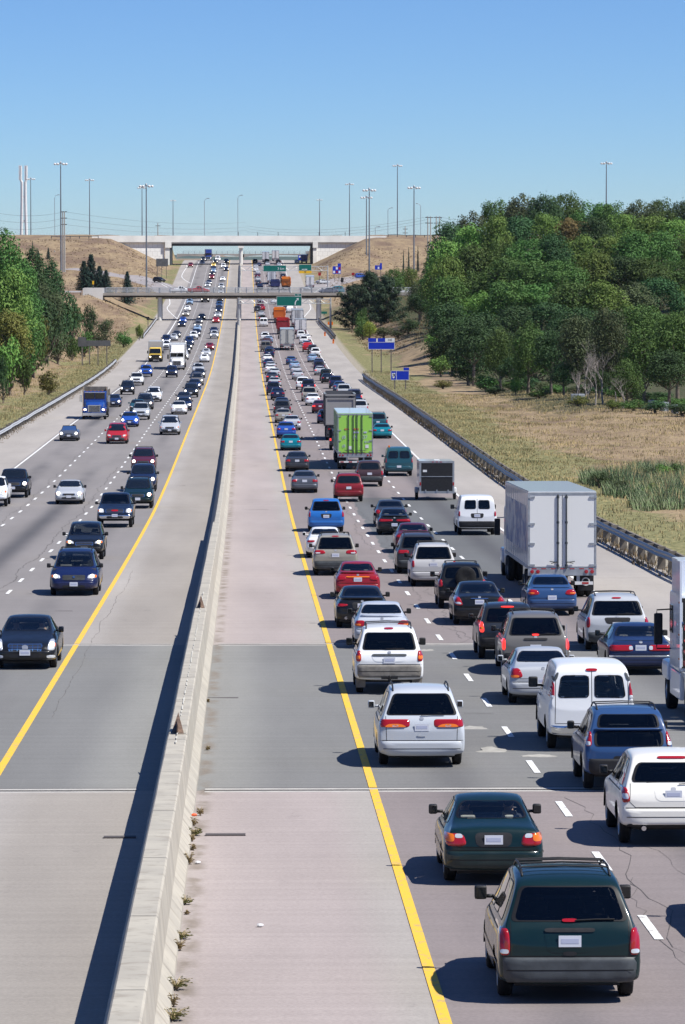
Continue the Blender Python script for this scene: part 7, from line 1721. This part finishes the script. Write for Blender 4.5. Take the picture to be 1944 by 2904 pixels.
b = MB(); b.tube([(.0, -1.6, 1.66), (.03, -1.7, 1.86)], .012, 5); b.build('aerial', M['trim'], c.root); r = fin(c, (.015,.02,.03)); put(r, 1437, 1866, True, 'black compact suv with lit brake lights beside the taupe minivan', 'suv', GR)
c = near('sedan', 'sedan', None, see='clear', W=1.80, H=1.43, bm='body', plate=.80, tl=[(.54,.66),(.86,.70),(.85,.98),(.66,.98)], tls=[('reverse_lens', 'lens', [(.60,.72),(.80,.74),(.82,.80),(.64,.80)])]); c.patch('chrome_strip', 'rear', [(-.30,.90),(.30,.90),(.30,.925),(-.30,.925)], M['chrome'], .02); c.cabin('seatl'); r = fin(c, C['black']); put(r, 1357, 1770, True, 'black sedan with pale headrests between the spare wheel suv and the blue sedan', 'sedan', GR)
c = near('sedan', 'sedan', None, see='tint', W=1.79, H=1.40, bm='body', plate=.66, tl=[(.42,.76),(.85,.74),(.84,.96),(.52,.94)], tls=[('turn_lens', 'amber', [(.62,.80),(.82,.80),(.82,.84),(.62,.84)])]); c.patch('spoiler', 'rear', [(-.66,1.0),(.66,1.0),(.64,1.03),(-.64,1.03)], M['paint'], .03); c.cabin(); r = fin(c, C['steel']); put(r, 1562, 1743, True, 'metallic blue sedan right under the tail of the white trailer', 'sedan', GR)
c = near('suv', 'suv', None, see='tint', W=1.78, H=1.66, L=4.2, bm='trim', plate=.66, tl=[(.74,.86),(.90,.86),(.89,1.14),(.76,1.14)], darkrear=1, bigmir=1.2); b = MB(); b.lathe([(-2.30+.0, .001), (-2.33, .20), (-2.35, .34), (-2.32, .37), (-2.20, .38), (-2.10, .34)], 24, 'y', (.12, .02, 1.18)); b.build('spare_wheel', M['tyre'], c.root, smooth=True); c.rack(2, .58, .06).cabin(); r = fin(c, C['black']); put(r, 1309, 1724, True, 'black suv carrying a covered spare wheel on its back', 'suv', GR)
c = near('van', 'cargo_van', None, see='tint', W=2.02, H=2.06, L=5.6, bm='trim', plate=1.02, recess=1, rws=[[(-.66,1.36),(-.06,1.36),(-.06,1.82),(-.62,1.82)], [(.06,1.36),(.66,1.36),(.62,1.82),(.06,1.82)]], tl=[(.86,.98),(.975,.98),(.97,1.26),(.87,1.26)], bigmir=1.4); c.seam('door_seam', 'rear', [(0,1.9),(0,.74)], .02); c.cabin(); r = fin(c, C['white']); put(r, 1351, 1516, True, 'white passenger van with dark plate ahead of the white trailer truck', 'van', GR)
# hidden neighbour whose shadow enters from the right
c = near('sedan', 'sedan', None, W=1.8); r = fin(c, C['silver']); put(r, 2196, 2650, True, 'sedan just outside the right picture edge, only its shadow shows', 'sedan', GR)
# trucks, driving away
r = bobtail_rear(); put(r, 2103, 2067, True, 'white semi tractor without a trailer cut by the right picture edge', 'truck', GR)
r = trailer_rear('semi_truck', 14.6, 2.6, 4.05, 1.15, (.72,.72,.70), cabcol=(.62,.66,.72)); part('emblem', M['white'], r, [], extra=lambda b: b.lathe([(-7.3+.345, .16), (-7.3+.338, .16), (-7.3+.338, .12), (-7.3+.345, .12)], 18, 'y', (.93, 0, .62), close=True))
k = N('faded_side_graphic', .6); c_ = k.mix(k.mr(k.noise(1.2, 5, 1., .6), .45, .6), (.50,.50,.50), (.16,.20,.33)); c_ = k.mix(k.mr(k.noise(9., 3), .55, .68), c_, (.45,.30,.25)); GMAT = k.out(c_); part('side_graphic', GMAT, r, [(-1.306, -1.302, -6.2, 6.3, 1.75, 3.5)])
put(r, 1588, 1692, True, 'large white box trailer truck with double rear doors in the right lane', 'truck', GR)
r = trailer_rear('semi_truck', 14.6, 2.6, 4.15, 1.2, C['lime'], rods=4, cabcol=(.7,.7,.7)); ya = -7.3
wtext('(8', .34, M['plateb'], r, (-.85, ya-.07, 2.4), (pi/2, 0, 0)); wtext('19', .34, M['plateb'], r, (-.02, ya-.07, 2.4), (pi/2, 0, 0)); wtext('37', .34, M['plateb'], r, (.72, ya-.07, 2.4), (pi/2, 0, 0)); wtext('(8', .30, M['plateb'], r, (-.85, ya-.07, 1.75), (pi/2, 0, 0)); wtext('8107', .22, M['plateb'], r, (.90, ya-.07, 2.05), (pi/2, 0, 0))
part('notice', M['white'], r, [(-.52, -.28, ya-.075, ya-.06, 1.5, 1.75), (.74, .98, ya-.075, ya-.06, 1.6, 1.85)])
part('faded_lettering', mat('faded_orange_print', (.50,.16,.06), .6), r, [(x, x+.11, ya-.075, ya-.06, 2.93, 3.06) for x in (-.78, -.62, -.14, .0, .14)]); part('faded_lettering', M['plateb'], r, [(x, x+.1, ya-.075, ya-.06, 2.70, 2.82) for x in (-.12, .02, .16, .62, .74)])
put(r, 1007, 1330, True, 'bright lime green box trailer truck with black door rods in the middle lane', 'truck', GR)
r = cargo_trailer(); put(r, 1236, 1416, True, 'silver cargo trailer with a black ramp door behind the teal van', 'trailer', GR)
r = dump_rear('dump_truck', (.10,.10,.11), (.28,.27,.265), L=6.5, H=4.0); put(r, 965, 1248, True, 'grey dump truck with tall dusty tailgate left of the lime trailer', 'truck', GR)
r = dump_rear('dump_truck', C['orange'], (.55,.12,.02), H=3.4); put(r, 793, 916, True, 'orange dump truck under the nearer sign gantry', 'truck', GR)
r = dump_rear('dump_truck', (.50,.02,.02), (.25,.02,.03), H=3.3); put(r, 803, 948, True, 'red dump truck directly ahead of the grey white trailer', 'truck', GR)
r = trailer_rear('semi_truck', 14, 2.6, 4.0, 1.2, (.50,.50,.47)); put(r, 815, 993, True, 'greyish white trailer truck behind the red dump truck in the middle lane', 'truck', GR)
r = trailer_rear('semi_truck', 14, 2.6, 4.1, 1.2, (.62,.63,.66), rods=4); put(r, 845, 930, True, 'pale trailer truck with three vertical door bars in the right lane below the exit sign', 'truck', GR)
r = box_truck_rear('box_truck', 6, 2.5, 3.3, 1.0, (.68,.67,.68)); put(r, 853, 948, True, 'white box truck just behind the pale three barred trailer', 'truck', GR)
r = trailer_rear('semi_truck', 13, 2.6, 4.0, 1.2, (.68,.69,.70), rods=4); put(r, 771, 806, True, 'white trailer truck below the farther distance sign', 'truck', GR)
r = dump_rear('dump_truck', (.02,.03,.12), H=3.0); put(r, 781, 824, True, 'navy blue dump truck just beyond the overpass railing', 'truck', GR)
r = dump_rear('dump_truck', (.80,.26,.02), (.6,.16,.02), H=3.6); put(r, 812, 822, True, 'orange dump truck just beyond the overpass railing', 'truck', GR)
r = box_truck_rear('box_truck', 8, 2.5, 3.6, 1.0, (.68,.69,.70)); put(r, 880, 817, True, 'white box truck entering the exit ramp beyond the overpass', 'truck', GR)
r = box_truck_rear('box_truck', 7, 2.5, 3.7, 1.0, (.66,.67,.70)); put(r, 754, 743, True, 'white truck under the far bridge with a dark suv close behind', 'truck', GR)
r = box_truck_rear('box_truck', 7, 2.5, 3.9, 1.0, (.70,.68,.66)); put(r, 782, 740, True, 'white truck with a yellow corner under the far bridge', 'truck', GR)
r = box_truck_rear('box_truck', 6, 2.3, 3.0, .9, (.02,.07,.40)); put(r, 863, 746, True, 'blue truck under the right end of the far bridge', 'truck', GR)
# trucks, oncoming
r = semi_front('semi_truck', (.72,.72,.71), trailer=(.66,.66,.65), W=2.6, boxH=4.05); put(r, 502, 1049, False, 'white sleeper cab semi truck oncoming behind the navy suv', 'truck', GL)
r = semi_front('dump_truck', (.012,.055,.26), sleeper=False, flat='open', bodyL=7.); put(r, 268, 1189, False, 'blue conventional truck with chrome grille and open rusty body oncoming in the outer lane', 'truck', GL)
r = semi_front('box_truck', (.72,.50,.09), cabover=True, L=6.5, W=2.35, boxH=3.5, boxcol=(.42,.41,.40)); put(r, 441, 1026, False, 'yellow cab box truck with grey box oncoming in the outer lane', 'truck', GL)
r = semi_front('box_truck', (.66,.67,.68), cabover=True, L=7., W=2.4, boxH=3.6, boxcol=(.70,.70,.68)); put(r, 582, 857, False, 'white box truck passing beneath the low overpass, oncoming', 'truck', GL)
r = semi_front('semi_truck', (.012,.03,.16), trailer=(.1,.12,.2), W=2.5); put(r, 591, 739, False, 'dark blue semi truck at the crest under the far bridge, oncoming', 'truck', GL)
# -- nearest, oncoming
c = near('sedan', 'sedan', None, see='clear', W=1.86, H=1.45, L=5.2, gr=[(-.44,.50),(.44,.50),(.50,.74),(-.50,.74)], bars=5, vbars=6, hl=[(.60,.54),(.84,.54),(.80,.84),(.66,.84)], on=1, mb='body'); c.patch('emblem', 'front', [(-.07,.57),(.07,.57),(.09,.66),(0,.70),(-.09,.66)], M['rim'], .03)
c.patch('fog_lamp', 'front', [(.60,.34),(.80,.34),(.80,.42),(.60,.42)], M['lens'], .05); c.patch('fog_lamp', 'front', [(-.60,.34),(-.80,.34),(-.80,.42),(-.60,.42)], M['lens'], .05); c.cabin(); r = fin(c, C['black']); put(r, 76, 1893, False, 'nearest oncoming black sedan with a wide chrome grille at the left edge', 'sedan', GL); CAD = r
c = near('minivan', 'minivan', None, see='tint', W=1.94, H=1.72, L=4.85, on=1, hl=[(.50,.68),(.88,.70),(.86,.84),(.56,.84)], grc=0, gr=[(-.42,.62),(.42,.62),(.46,.82),(-.46,.82)]); c.patch('emblem', 'front', [(-.04,.70),(.04,.70),(.05,.77),(-.05,.77)], M['chrome'], .03); c.rack(2, .60, .05).cabin(); r = fin(c, (.006,.012,.06)); put(r, 212, 1687, False, 'oncoming navy minivan in the inner lane behind the black sedan', 'minivan', GL)
c = near('suv', 'suv', None, see='tint', W=1.82, H=1.66, L=4.5, on=2, hl=[(.46,.78),(.84,.80),(.84,.96),(.52,.92)], bm='trim', bars=2); c.cabin(); r = fin(c, C['black']); put(r, 241, 1586, False, 'oncoming black compact suv right behind the navy minivan', 'suv', GL)
c = near('pickup', 'pickup_truck', None, see='tint', W=1.98, H=1.86, on=1, bm='chrome', bars=2, hl=[(.56,.78),(.90,.78),(.90,1.02),(.60,1.02)]); c.patch('emblem', 'front', [(-.18,.86),(.18,.86),(.18,.94),(-.18,.94)], M['red'], .03); c.cabin(); r = fin(c, (.008,.016,.04)); put(r, 327, 1495, False, 'oncoming navy pickup truck with chrome bumper and red grille emblem', 'pickup truck', GL)
MLOD = 1
# -- shared prototypes for the middle distance and the far queue
PR = {}
ZK = {'sedan': 'sedan', 'minivan': 'minivan', 'suv': 'suv', 'van': 'cargo_van', 'pickup': 'pickup_truck', 'hatch': 'hatchback', 'coupe': 'coupe'}
def proto(kind, lod, away, var=0):
    key = (kind, lod, away, var)
    if key in PR: return PR[key], False
    base = {'hatch': 'sedan', 'coupe': 'sedan'}.get(kind, kind); kw = {}
    if kind == 'hatch': kw = dict(L=4.1, H=1.47)
    if kind == 'coupe': kw = dict(H=1.33, L=4.5)
    c = Car(base, ZK[kind], lod, **kw); k = dict(bm=('body', 'grey', 'body')[var] if kind in ('minivan', 'suv') else 'body', on=(0 if away else (1 if var != 1 else 0)), lit=1 if (away and var == 2) else 0, mb='body' if var == 1 else 'trim')
    if base == 'van': k['rws'] = [[(-.78,1.30),(-.06,1.30),(-.06,1.80),(-.70,1.80)], [(.06,1.30),(.78,1.30),(.70,1.80),(.06,1.80)]]
    c.std(**k)
    if kind in ('minivan', 'suv') and lod == 1 and var != 1: c.rack(2, .60, .07)
    if base == 'pickup':
        part('bed_floor', M['trim'], c.root, [(-.78, .78, -2.55*c.fy, -.65*c.fy, 1.12, 1.20)])
    r = fin(c, (.5,.5,.5)); PR[key] = r; return r, True
# (kind, colour, px, row, var)
RT = [('left', [
 ('sedan','grey',864,1397,0),('sedan','dgrey',843,1336,1),('coupe','teal',825,1277,0),('sedan','blue',812,1241,0),('sedan','silver',828,1220,0),('sedan','gold',804,1199,0),('suv','dgrey',801,1181,1),('sedan','dkblue',800,1163,0),
 ('sedan','navy',788,1133,0),('suv','navy',776,1121,0),('sedan','silver',779,1098,0),('sedan','dgrey',772,1083,2),('sedan','silver',779,1070,0),('sedan','white',767,1059,0),('sedan','silver',768,1050,0),('sedan','dkblue',762,1042,0),('hatch','white',759,1029,0),
 ('suv','dkblue',764,1014,0),('sedan','dkblue',766,1004,1),('van','taupe',754,997,0),('pickup','brown',757,984,0),('sedan','ltblue',763,972,0),('minivan','white',752,965,0),('van','white',748,926,0),('sedan','black',745,910,2),('sedan','silver',741,898,0),('suv','dgrey',731,886,0),('sedan','red',743,880,0),
 ('minivan','maroon',738,870,0),('sedan','ltblue',740,862,0),('sedan','silver',736,850,0),('pickup','navy',738,822,0),('sedan','dgrey',733,808,0),('sedan','silver',732,797,1),('sedan','maroon',731,788,0),('sedan','silver',732,778,0),('sedan','white',727,770,0),('sedan','silver',726,761,0),('sedan','navy',735,756,0),('suv','black',724,748,0)]),
 ('middle', [('suv','dred',989,1422,0),('suv','brown',1048,1379,1),('suv','dgrey',966,1276,2),('sedan','dkblue',925,1201,1),('sedan','maroon',908,1172,2),('sedan','white',888,1150,0),('minivan','beige',878,1138,0),('suv','navy',875,1113,2),('suv','white',859,1105,0),
 ('sedan','silver',845,1076,0),('sedan','silver',840,1063,1),('sedan','ltblue',836,1048,0),('sedan','steel',826,1034,0),('sedan','black',814,880,0),('pickup','white',823,887,0),('pickup','white',778,862,0),('sedan','silver',770,812,0),('suv','black',757,748,0),('sedan','silver',759,754,0)]),
 ('right', [('van','tealvan',1131,1349,1),('coupe','teal',1084,1243,0),('suv','tealvan',1072,1222,0),('suv','silver',1020,1180,0),('sedan','dkblue',1012,1162,0),('suv','navy',1005,1146,2),('suv','silver',976,1128,1),('sedan','steel',964,1112,0),('suv','dkblue',953,1102,0),('sedan','black',929,1087,1),('suv','dgreen',925,1080,1),
 ('sedan','silver',908,1064,2),('suv','navy',906,1054,0),('sedan','dkblue',905,1041,0),('sedan','ltblue',887,1027,0),('suv','white',895,1013,1),('suv','dgrey',887,1004,0),('pickup','red',873,998,2),('sedan','ltblue',870,986,2),('suv','white',862,976,0),('sedan','white',871,967,0),('suv','white',854,961,0),('sedan','steel',857,947,0),('sedan','black',803,788,0),('suv','dgrey',804,800,0),('suv','black',790,750,0),('sedan','silver',792,756,0),('sedan','white',843,747,0)])]
LT = [('inner', [('suv','dgreen',392,1441,0),('suv','navy',405,1394,0),('suv','maroon',407,1340,0),('minivan','silver',482,1233,1),('sedan','white',508,1175,1),('sedan','navy',522,1164,0),('sedan','dgrey',522,1146,0),('suv','black',542,1127,0),('sedan','dkblue',552,1105,0),('minivan','taupe',559,1093,0),('sedan','navy',556,1082,1),('sedan','black',566,1072,0),('pickup','silver',562,1062,1),('sedan','white',580,1027,1),
 ('sedan','silver',585,1011,0),('sedan','dred',595,993,0),('suv','silver',608,960,0),('sedan','navy',607,946,1),('sedan','red',613,916,0),('sedan','silver',618,901,0),('sedan','navy',621,886,0),('suv','steel',622,873,1),('sedan','black',624,854,1),('sedan','silver',627,834,0),('suv','silver',628,820,0),('sedan','white',632,797,0),('sedan','navy',642,768,0),('suv','white',634,761,0),('suv','black',642,748,0)]),
 ('middle', [('sedan','silver',197,1429,0),('minivan','red',332,1258,1),('sedan','blue',368,1210,0),('suv','silver',400,1190,0),('sedan','tealvan',390,1170,1),('minivan','dgrey',411,1161,0),('minivan','white',436,1139,1),('suv','navy',487,1070,0),('minivan','silver',520,1020,0),('suv','dgrey',527,1003,0),('sedan','black',533,991,0),('minivan','dkblue',537,979,0),('suv','white',549,963,1),('suv','navy',557,956,0),('sedan','ltblue',560,940,1),('suv','taupe',562,931,0),('sedan','dgrey',565,918,0),('sedan','black',573,906,0),
 ('suv','silver',589,816,0),('sedan','navy',593,807,0),('sedan','dred',601,791,0),('sedan','black',602,781,0),('sedan','ltblue',606,773,0),('sedan','navy',606,766,1),('sedan','yellow',606,757,0),('sedan','black',611,746,0),('van','white',618,741,0)]),
 ('outer', [('pickup','black',38,1411,0),('pickup','white',-22,1436,1),('sedan','dkblue',322,1154,0),('suv','black',361,1119,0),('pickup','white',388,1093,0),('pickup','blue',414,1068,0),('suv','white',472,991,1),('minivan','navy',472,974,0),('sedan','silver',493,966,0),('sedan','dgrey',501,957,0),('sedan','navy',516,927,0),('sedan','blue',519,916,0),('sedan','beige',527,897,0),('sedan','white',532,882,0),('suv','ltblue',538,865,1),('suv','dgrey',577,741,0),('sedan','silver',574,750,1)])]
CNAME = dict(white='white', silver='silver', grey='grey', dgrey='dark grey', black='black', navy='navy', blue='blue', steel='steel blue', teal='teal', dgreen='dark green', tealvan='dark teal', red='red', dred='dark red', maroon='maroon', beige='beige', taupe='taupe', cream='cream', orange='orange', yellow='yellow', ltblue='pale blue', dkblue='dark blue', brown='dark brown', gold='gold beige')
KN = {'sedan': 'sedan', 'minivan': 'minivan', 'suv': 'suv', 'van': 'van', 'pickup': 'pickup', 'hatch': 'hatchback', 'coupe': 'coupe'}
SPECIAL = {(864,1397): 'grey sedan lower of the two grey sedans left of the red suv', (843,1336): 'dark grey sedan upper of the two grey sedans behind the teal coupe', (825,1277): 'teal coupe in the left lane just behind the bright blue sedan', (812,1241): 'bright blue sedan in the left lane ahead of the teal coupe',
 (989,1422): 'dark red suv with dark roof just below the lime trailer', (1048,1379): 'dark brown suv under the right corner of the lime trailer', (1131,1349): 'dark teal van with an orange beacon on its roof', (1084,1243): 'teal coupe right beside the lime trailer in the right lane',
 (482,1233): 'oncoming silver minivan with dark bumper alone in the inner lane', (508,1175): 'oncoming white sedan just behind the silver minivan in the inner lane', (407,1340): 'oncoming maroon suv behind two dark suvs in the inner lane', (197,1429): 'oncoming silver sedan with a chrome winged grille in the middle lane',
 (332,1258): 'oncoming red minivan with roof rack in the middle lane', (368,1210): 'oncoming bright blue sedan behind the red minivan', (196,1250): 'oncoming grey convertible with its top down in the outer lane', (38,1411): 'oncoming black pickup in the outer lane near the left edge', (-22,1436): 'oncoming white pickup cut by the left picture edge',
 (1005,1146): 'navy suv with lit brake light right of the grey dump truck', (322,1154): 'oncoming dark blue sedan peeking out behind the blue truck', (414,1068): 'oncoming bright blue pickup behind the white pickup', (388,1093): 'oncoming white pickup between the black suv and the blue pickup'}
def build_lane(lanes, away):
    used = set()
    for lane, cars in lanes:
        for i, (kind, colr, px, row, var) in enumerate(cars):
            lod = 1 if row > 1085 else 2
            base, first = proto(kind, lod, away, var)
            r = base if first else dup(base); r.name = ZK[kind]; setcol(r, C[colr]); me = '%s %s' % (CNAME[colr], KN[kind])
            lb = SPECIAL.get((px, row))
            if not lb:
                nb = '%s %s' % (CNAME[cars[i-1][1]], KN[cars[i-1][0]]) if i else None; nf = '%s %s' % (CNAME[cars[i+1][1]], KN[cars[i+1][0]]) if i+1 < len(cars) else None
                head = me if away else 'oncoming '+me
                lb = '%s, %s lane' % (head, lane)
                if nb and nf and len((lb+nb+nf).split()) < 15: lb += ', between %s and %s' % (nb, nf)
                elif nb and not nf: lb += ', farthest, beyond %s' % nb
                if row < 850 and len(lb.split()) < 14: lb = lb.replace(' lane', ' lane beyond overpass', 1)
                if lb in used: lb = lb.replace(' in ', ' far off in ', 1)
                if lb in used: lb += ' at the very far end'
            used.add(lb); ln = tag(r, lb)
            P = onroad(px, row); put(r, px, row, away, lb, KN[kind] if kind != 'pickup' else 'pickup truck', (GR if away else GL), P=P)
build_lane(RT, True); build_lane(LT, False)
for (px, row, x0) in ():
    pass
# cars on the ramps and on the overpass
def free(kind, colr, px, Y, zz, rot, lb, x=None):
    base, first = proto(kind, 2, True, 0); r = dup(base); r.name = ZK[kind]; setcol(r, C[colr]); p = at(px, 800, Y)
    r.location = (p.x, Y, zz if zz is not None else gz(p.x, Y)+.12); r.rotation_euler = (0, 0, rot); tag(r, lb, KN[kind] if kind != 'pickup' else 'pickup truck'); VEH.append(r); return r
a = px2(916, 806); free('sedan', 'silver', 916, a[1], None, radians(-50), 'silver sedan on the exit ramp right of the white box truck')
a = px2(1027, 791); free('suv', 'blue', 1027, a[1], None, radians(-75), 'blue suv on the far part of the exit ramp near the masts'); a = px2(874, 825); free('sedan', 'silver', 874, a[1], None, radians(-15), 'silver sedan close behind the white box truck on the exit ramp')
a = px2(452, 802); free('suv', 'black', 452, a[1], None, radians(220), 'black suv on the left entry ramp beyond the overpass'); p = onroad(541, 758); free('suv', 'dred', 541, p.y, p.z, pi, 'dark red suv at the start of the left ramp lane near the far bridge')
zo = zd+.03
free('pickup', 'white', 512, YO-1.8, zo, radians(-90), 'white pickup crossing the low overpass left of a red pickup'); free('pickup', 'red', 563, YO-1.8, zo, radians(-90), 'red pickup crossing the low overpass'); free('sedan', 'dkblue', 932, YO-1.8, zo, radians(90), 'dark sedan crossing the right end of the low overpass'); free('suv', 'teal', 950, YO+2., zo, radians(90), 'teal suv crossing the right end of the low overpass')
# convertible with its top down
def low(st):
    y, zb, zs, zt, hs, ht = st
    return (y, zb, min(zs, .86), min(zt, .95), hs, .72 if .8 < y < 3.2 else ht)
c = Car('sedan', 'convertible', 1, L=4.4, W=1.78, mod=low); c.std(rw=None, ws=None, sw=[], on=1, mb='body')
part('cockpit', M['cabin'], c.root, [(-.62, .62, -1.0, .55, .80, .975)], bev=.03)
for x in (-.34, .34): part('seat', M['seat'], c.root, [(x-.22, x+.22, -.75, -.55, .9, 1.28)], bev=.06)
b = MB(); b.add([(-.66, .95, .93), (.66, .95, .93), (.54, .42, 1.30), (-.54, .42, 1.30)], [(0,1,2,3)]); b.build('windscreen', MATS['clear_window_glass'], c.root)
b = MB(); b.tube([(-.68, .97, .90), (-.56, .41, 1.31), (.56, .41, 1.31), (.68, .97, .90)], .03, 6); b.build('windscreen_frame', M['trim'], c.root)
r = fin(c, C['grey']); CONV = r; put(r, 196, 1250, False, 'oncoming grey convertible with its top down in the outer lane', 'convertible', GL)
# beacon on the teal van
for v in VEH:
    if v.get('label', '').startswith('dark teal van'): part('beacon', M['amber'], v, [(-.75, -.62, -1.9, -1.77, 2.02, 2.18)], bev=.03)
# open top of the convertible: windscreen only, cut the roof away
# ------------------------------------------------------------------ people in the nearest cars
def seated_person(label, car_root, x, y, z, shirt, facing=1, wheel=True, hair=True):
    """one skinned body seated at car-local (x, y), seat height z"""
    V = []; E = []; Rr = []
    def a(p, r, par=None):
        V.append(Vector(p)); Rr.append(r); i = len(V)-1
        if par is not None: E.append((par, i))
        return i
    pel = a((0,0,.10), .14); sp = a((0,-.03,.32), .145, pel); ch = a((0,-.05,.52), .165, sp); nk = a((0,-.03,.68), .06, ch); hd = a((0,0,.80), .085, nk); ht = a((0,.01,.90), .075, hd); ns = a((0,.10,.80), .018, hd)
    for sg in (-1, 1):
        sh_ = a((sg*.19,-.05,.58), .075, ch); el = a((sg*.25,.10,.36), .048, sh_); wr = a((sg*.14,.36,.42) if wheel else (sg*.16,.24,.22), .030, el); pm = a((sg*.11,.43,.45) if wheel else (sg*.13,.31,.19), .032, wr)
        for k_ in range(4): a((sg*(.135-.022*k_), V[pm].y+.07+.01*(k_ in (1, 2)), V[pm].z+.02), .009, pm)
        a((sg*.06, V[pm].y+.02, V[pm].z+.03), .010, pm)
        hp = a((sg*.10,.05,.09), .10, pel); kn = a((sg*.13,.48,.16), .065, hp); an = a((sg*.13,.62,-.22), .042, kn); a((sg*.13,.76,-.26), .035, an)
        a((sg*.085,.01,.81), .020, hd)
    me = bpy.data.meshes.new('person'); me.from_pydata([tuple(v) for v in V], E, []); o = bpy.data.objects.new('person', me); COL.objects.link(o)
    m = o.modifiers.new('k', 'SKIN'); m.use_smooth_shade = True
    for i, sv in enumerate(me.skin_vertices[0].data): sv.radius = (Rr[i], Rr[i]); sv.use_root = (i == 0)
    s2 = o.modifiers.new('s', 'SUBSURF'); s2.levels = s2.render_levels = 1
    m2 = bpy.data.meshes.new_from_object(o.evaluated_get(bpy.context.evaluated_depsgraph_get())); bpy.data.objects.remove(o)
    m2.materials.clear(); m2.materials.append(M[shirt]); m2.materials.append(M['skin'])
    for p in m2.polygons: p.use_smooth = True; p.material_index = 1 if (p.center.z > .66 or (p.center.y > .30 and p.center.z > .17 and abs(p.center.x) < .2 and p.center.z > .30)) else 0
    o = link(bpy.data.objects.new('person', m2)); b = MB(); b.ball((0, -.012, .865), (.098, .112, .105), 12, 8); b.build('hair', M['hair'], o, smooth=True)
    b = MB(); [b.ball((sg*.035, .088, .835), (.014, .010, .010), 6, 4) for sg in (-1, 1)]; b.build('eyes', M['frit'], o)
    Mx = Euler(car_root.rotation_euler).to_matrix().to_4x4(); Mx.translation = car_root.location
    o.matrix_world = Mx @ Matrix.Translation((x, y, z)); return tag(o, label, 'person')
def seat_spot(root, kind, yy): return (yy-SHAPES[kind]['L']/2)*root.get('_fy', 1)
bpy.context.view_layer.update()
seated_person('passenger with dark hair in the left seat of the near green sedan, seen from behind', SED0, .38, (2.2-2.35)*.947+.15, .36, 'cloth', wheel=False); seated_person('driver with dark hair seated on the left side of the near green sedan', SED0, -.38, (2.2-2.35)*.947+.15, .36, 'cloth')
seated_person('driver at the wheel of the oncoming grey open convertible', CONV, -.34, -.62, .42, 'cloth'); seated_person('driver in dark clothes at the wheel of the oncoming black sedan', CAD, -.38, (2.2-2.35)*1.1+.15, .38, 'cloth'); seated_person('passenger in dark clothes beside the driver of the oncoming black sedan', CAD, .38, (2.2-2.35)*1.1+.15, .38, 'cloth', wheel=False)
# ------------------------------------------------------------------ air: thin haze over the whole place
HZ = bpy.data.materials.new('thin_air_haze'); HZ.use_nodes = True; n_ = HZ.node_tree.nodes; n_.clear()
pv = n_.new('ShaderNodeVolumePrincipled'); pv.inputs['Color'].default_value = (.86, .93, 1.0, 1); pv.inputs['Density'].default_value = 0.000016; pv.inputs['Anisotropy'].default_value = .2
ov = n_.new('ShaderNodeOutputMaterial'); HZ.node_tree.links.new(pv.outputs[0], ov.inputs['Volume'])
b = MB(); b.box(-15500, 15500, -500, 15500, -21, 75); tag(b.build('haze', HZ), kind='stuff')
# ------------------------------------------------------------------ tidy
for o in bpy.data.objects:
    for k_ in ('_ra', '_fa', '_k', '_fy'):
        if k_ in o: del o[k_]
SC.render.resolution_x = 685; SC.render.resolution_y = 1024
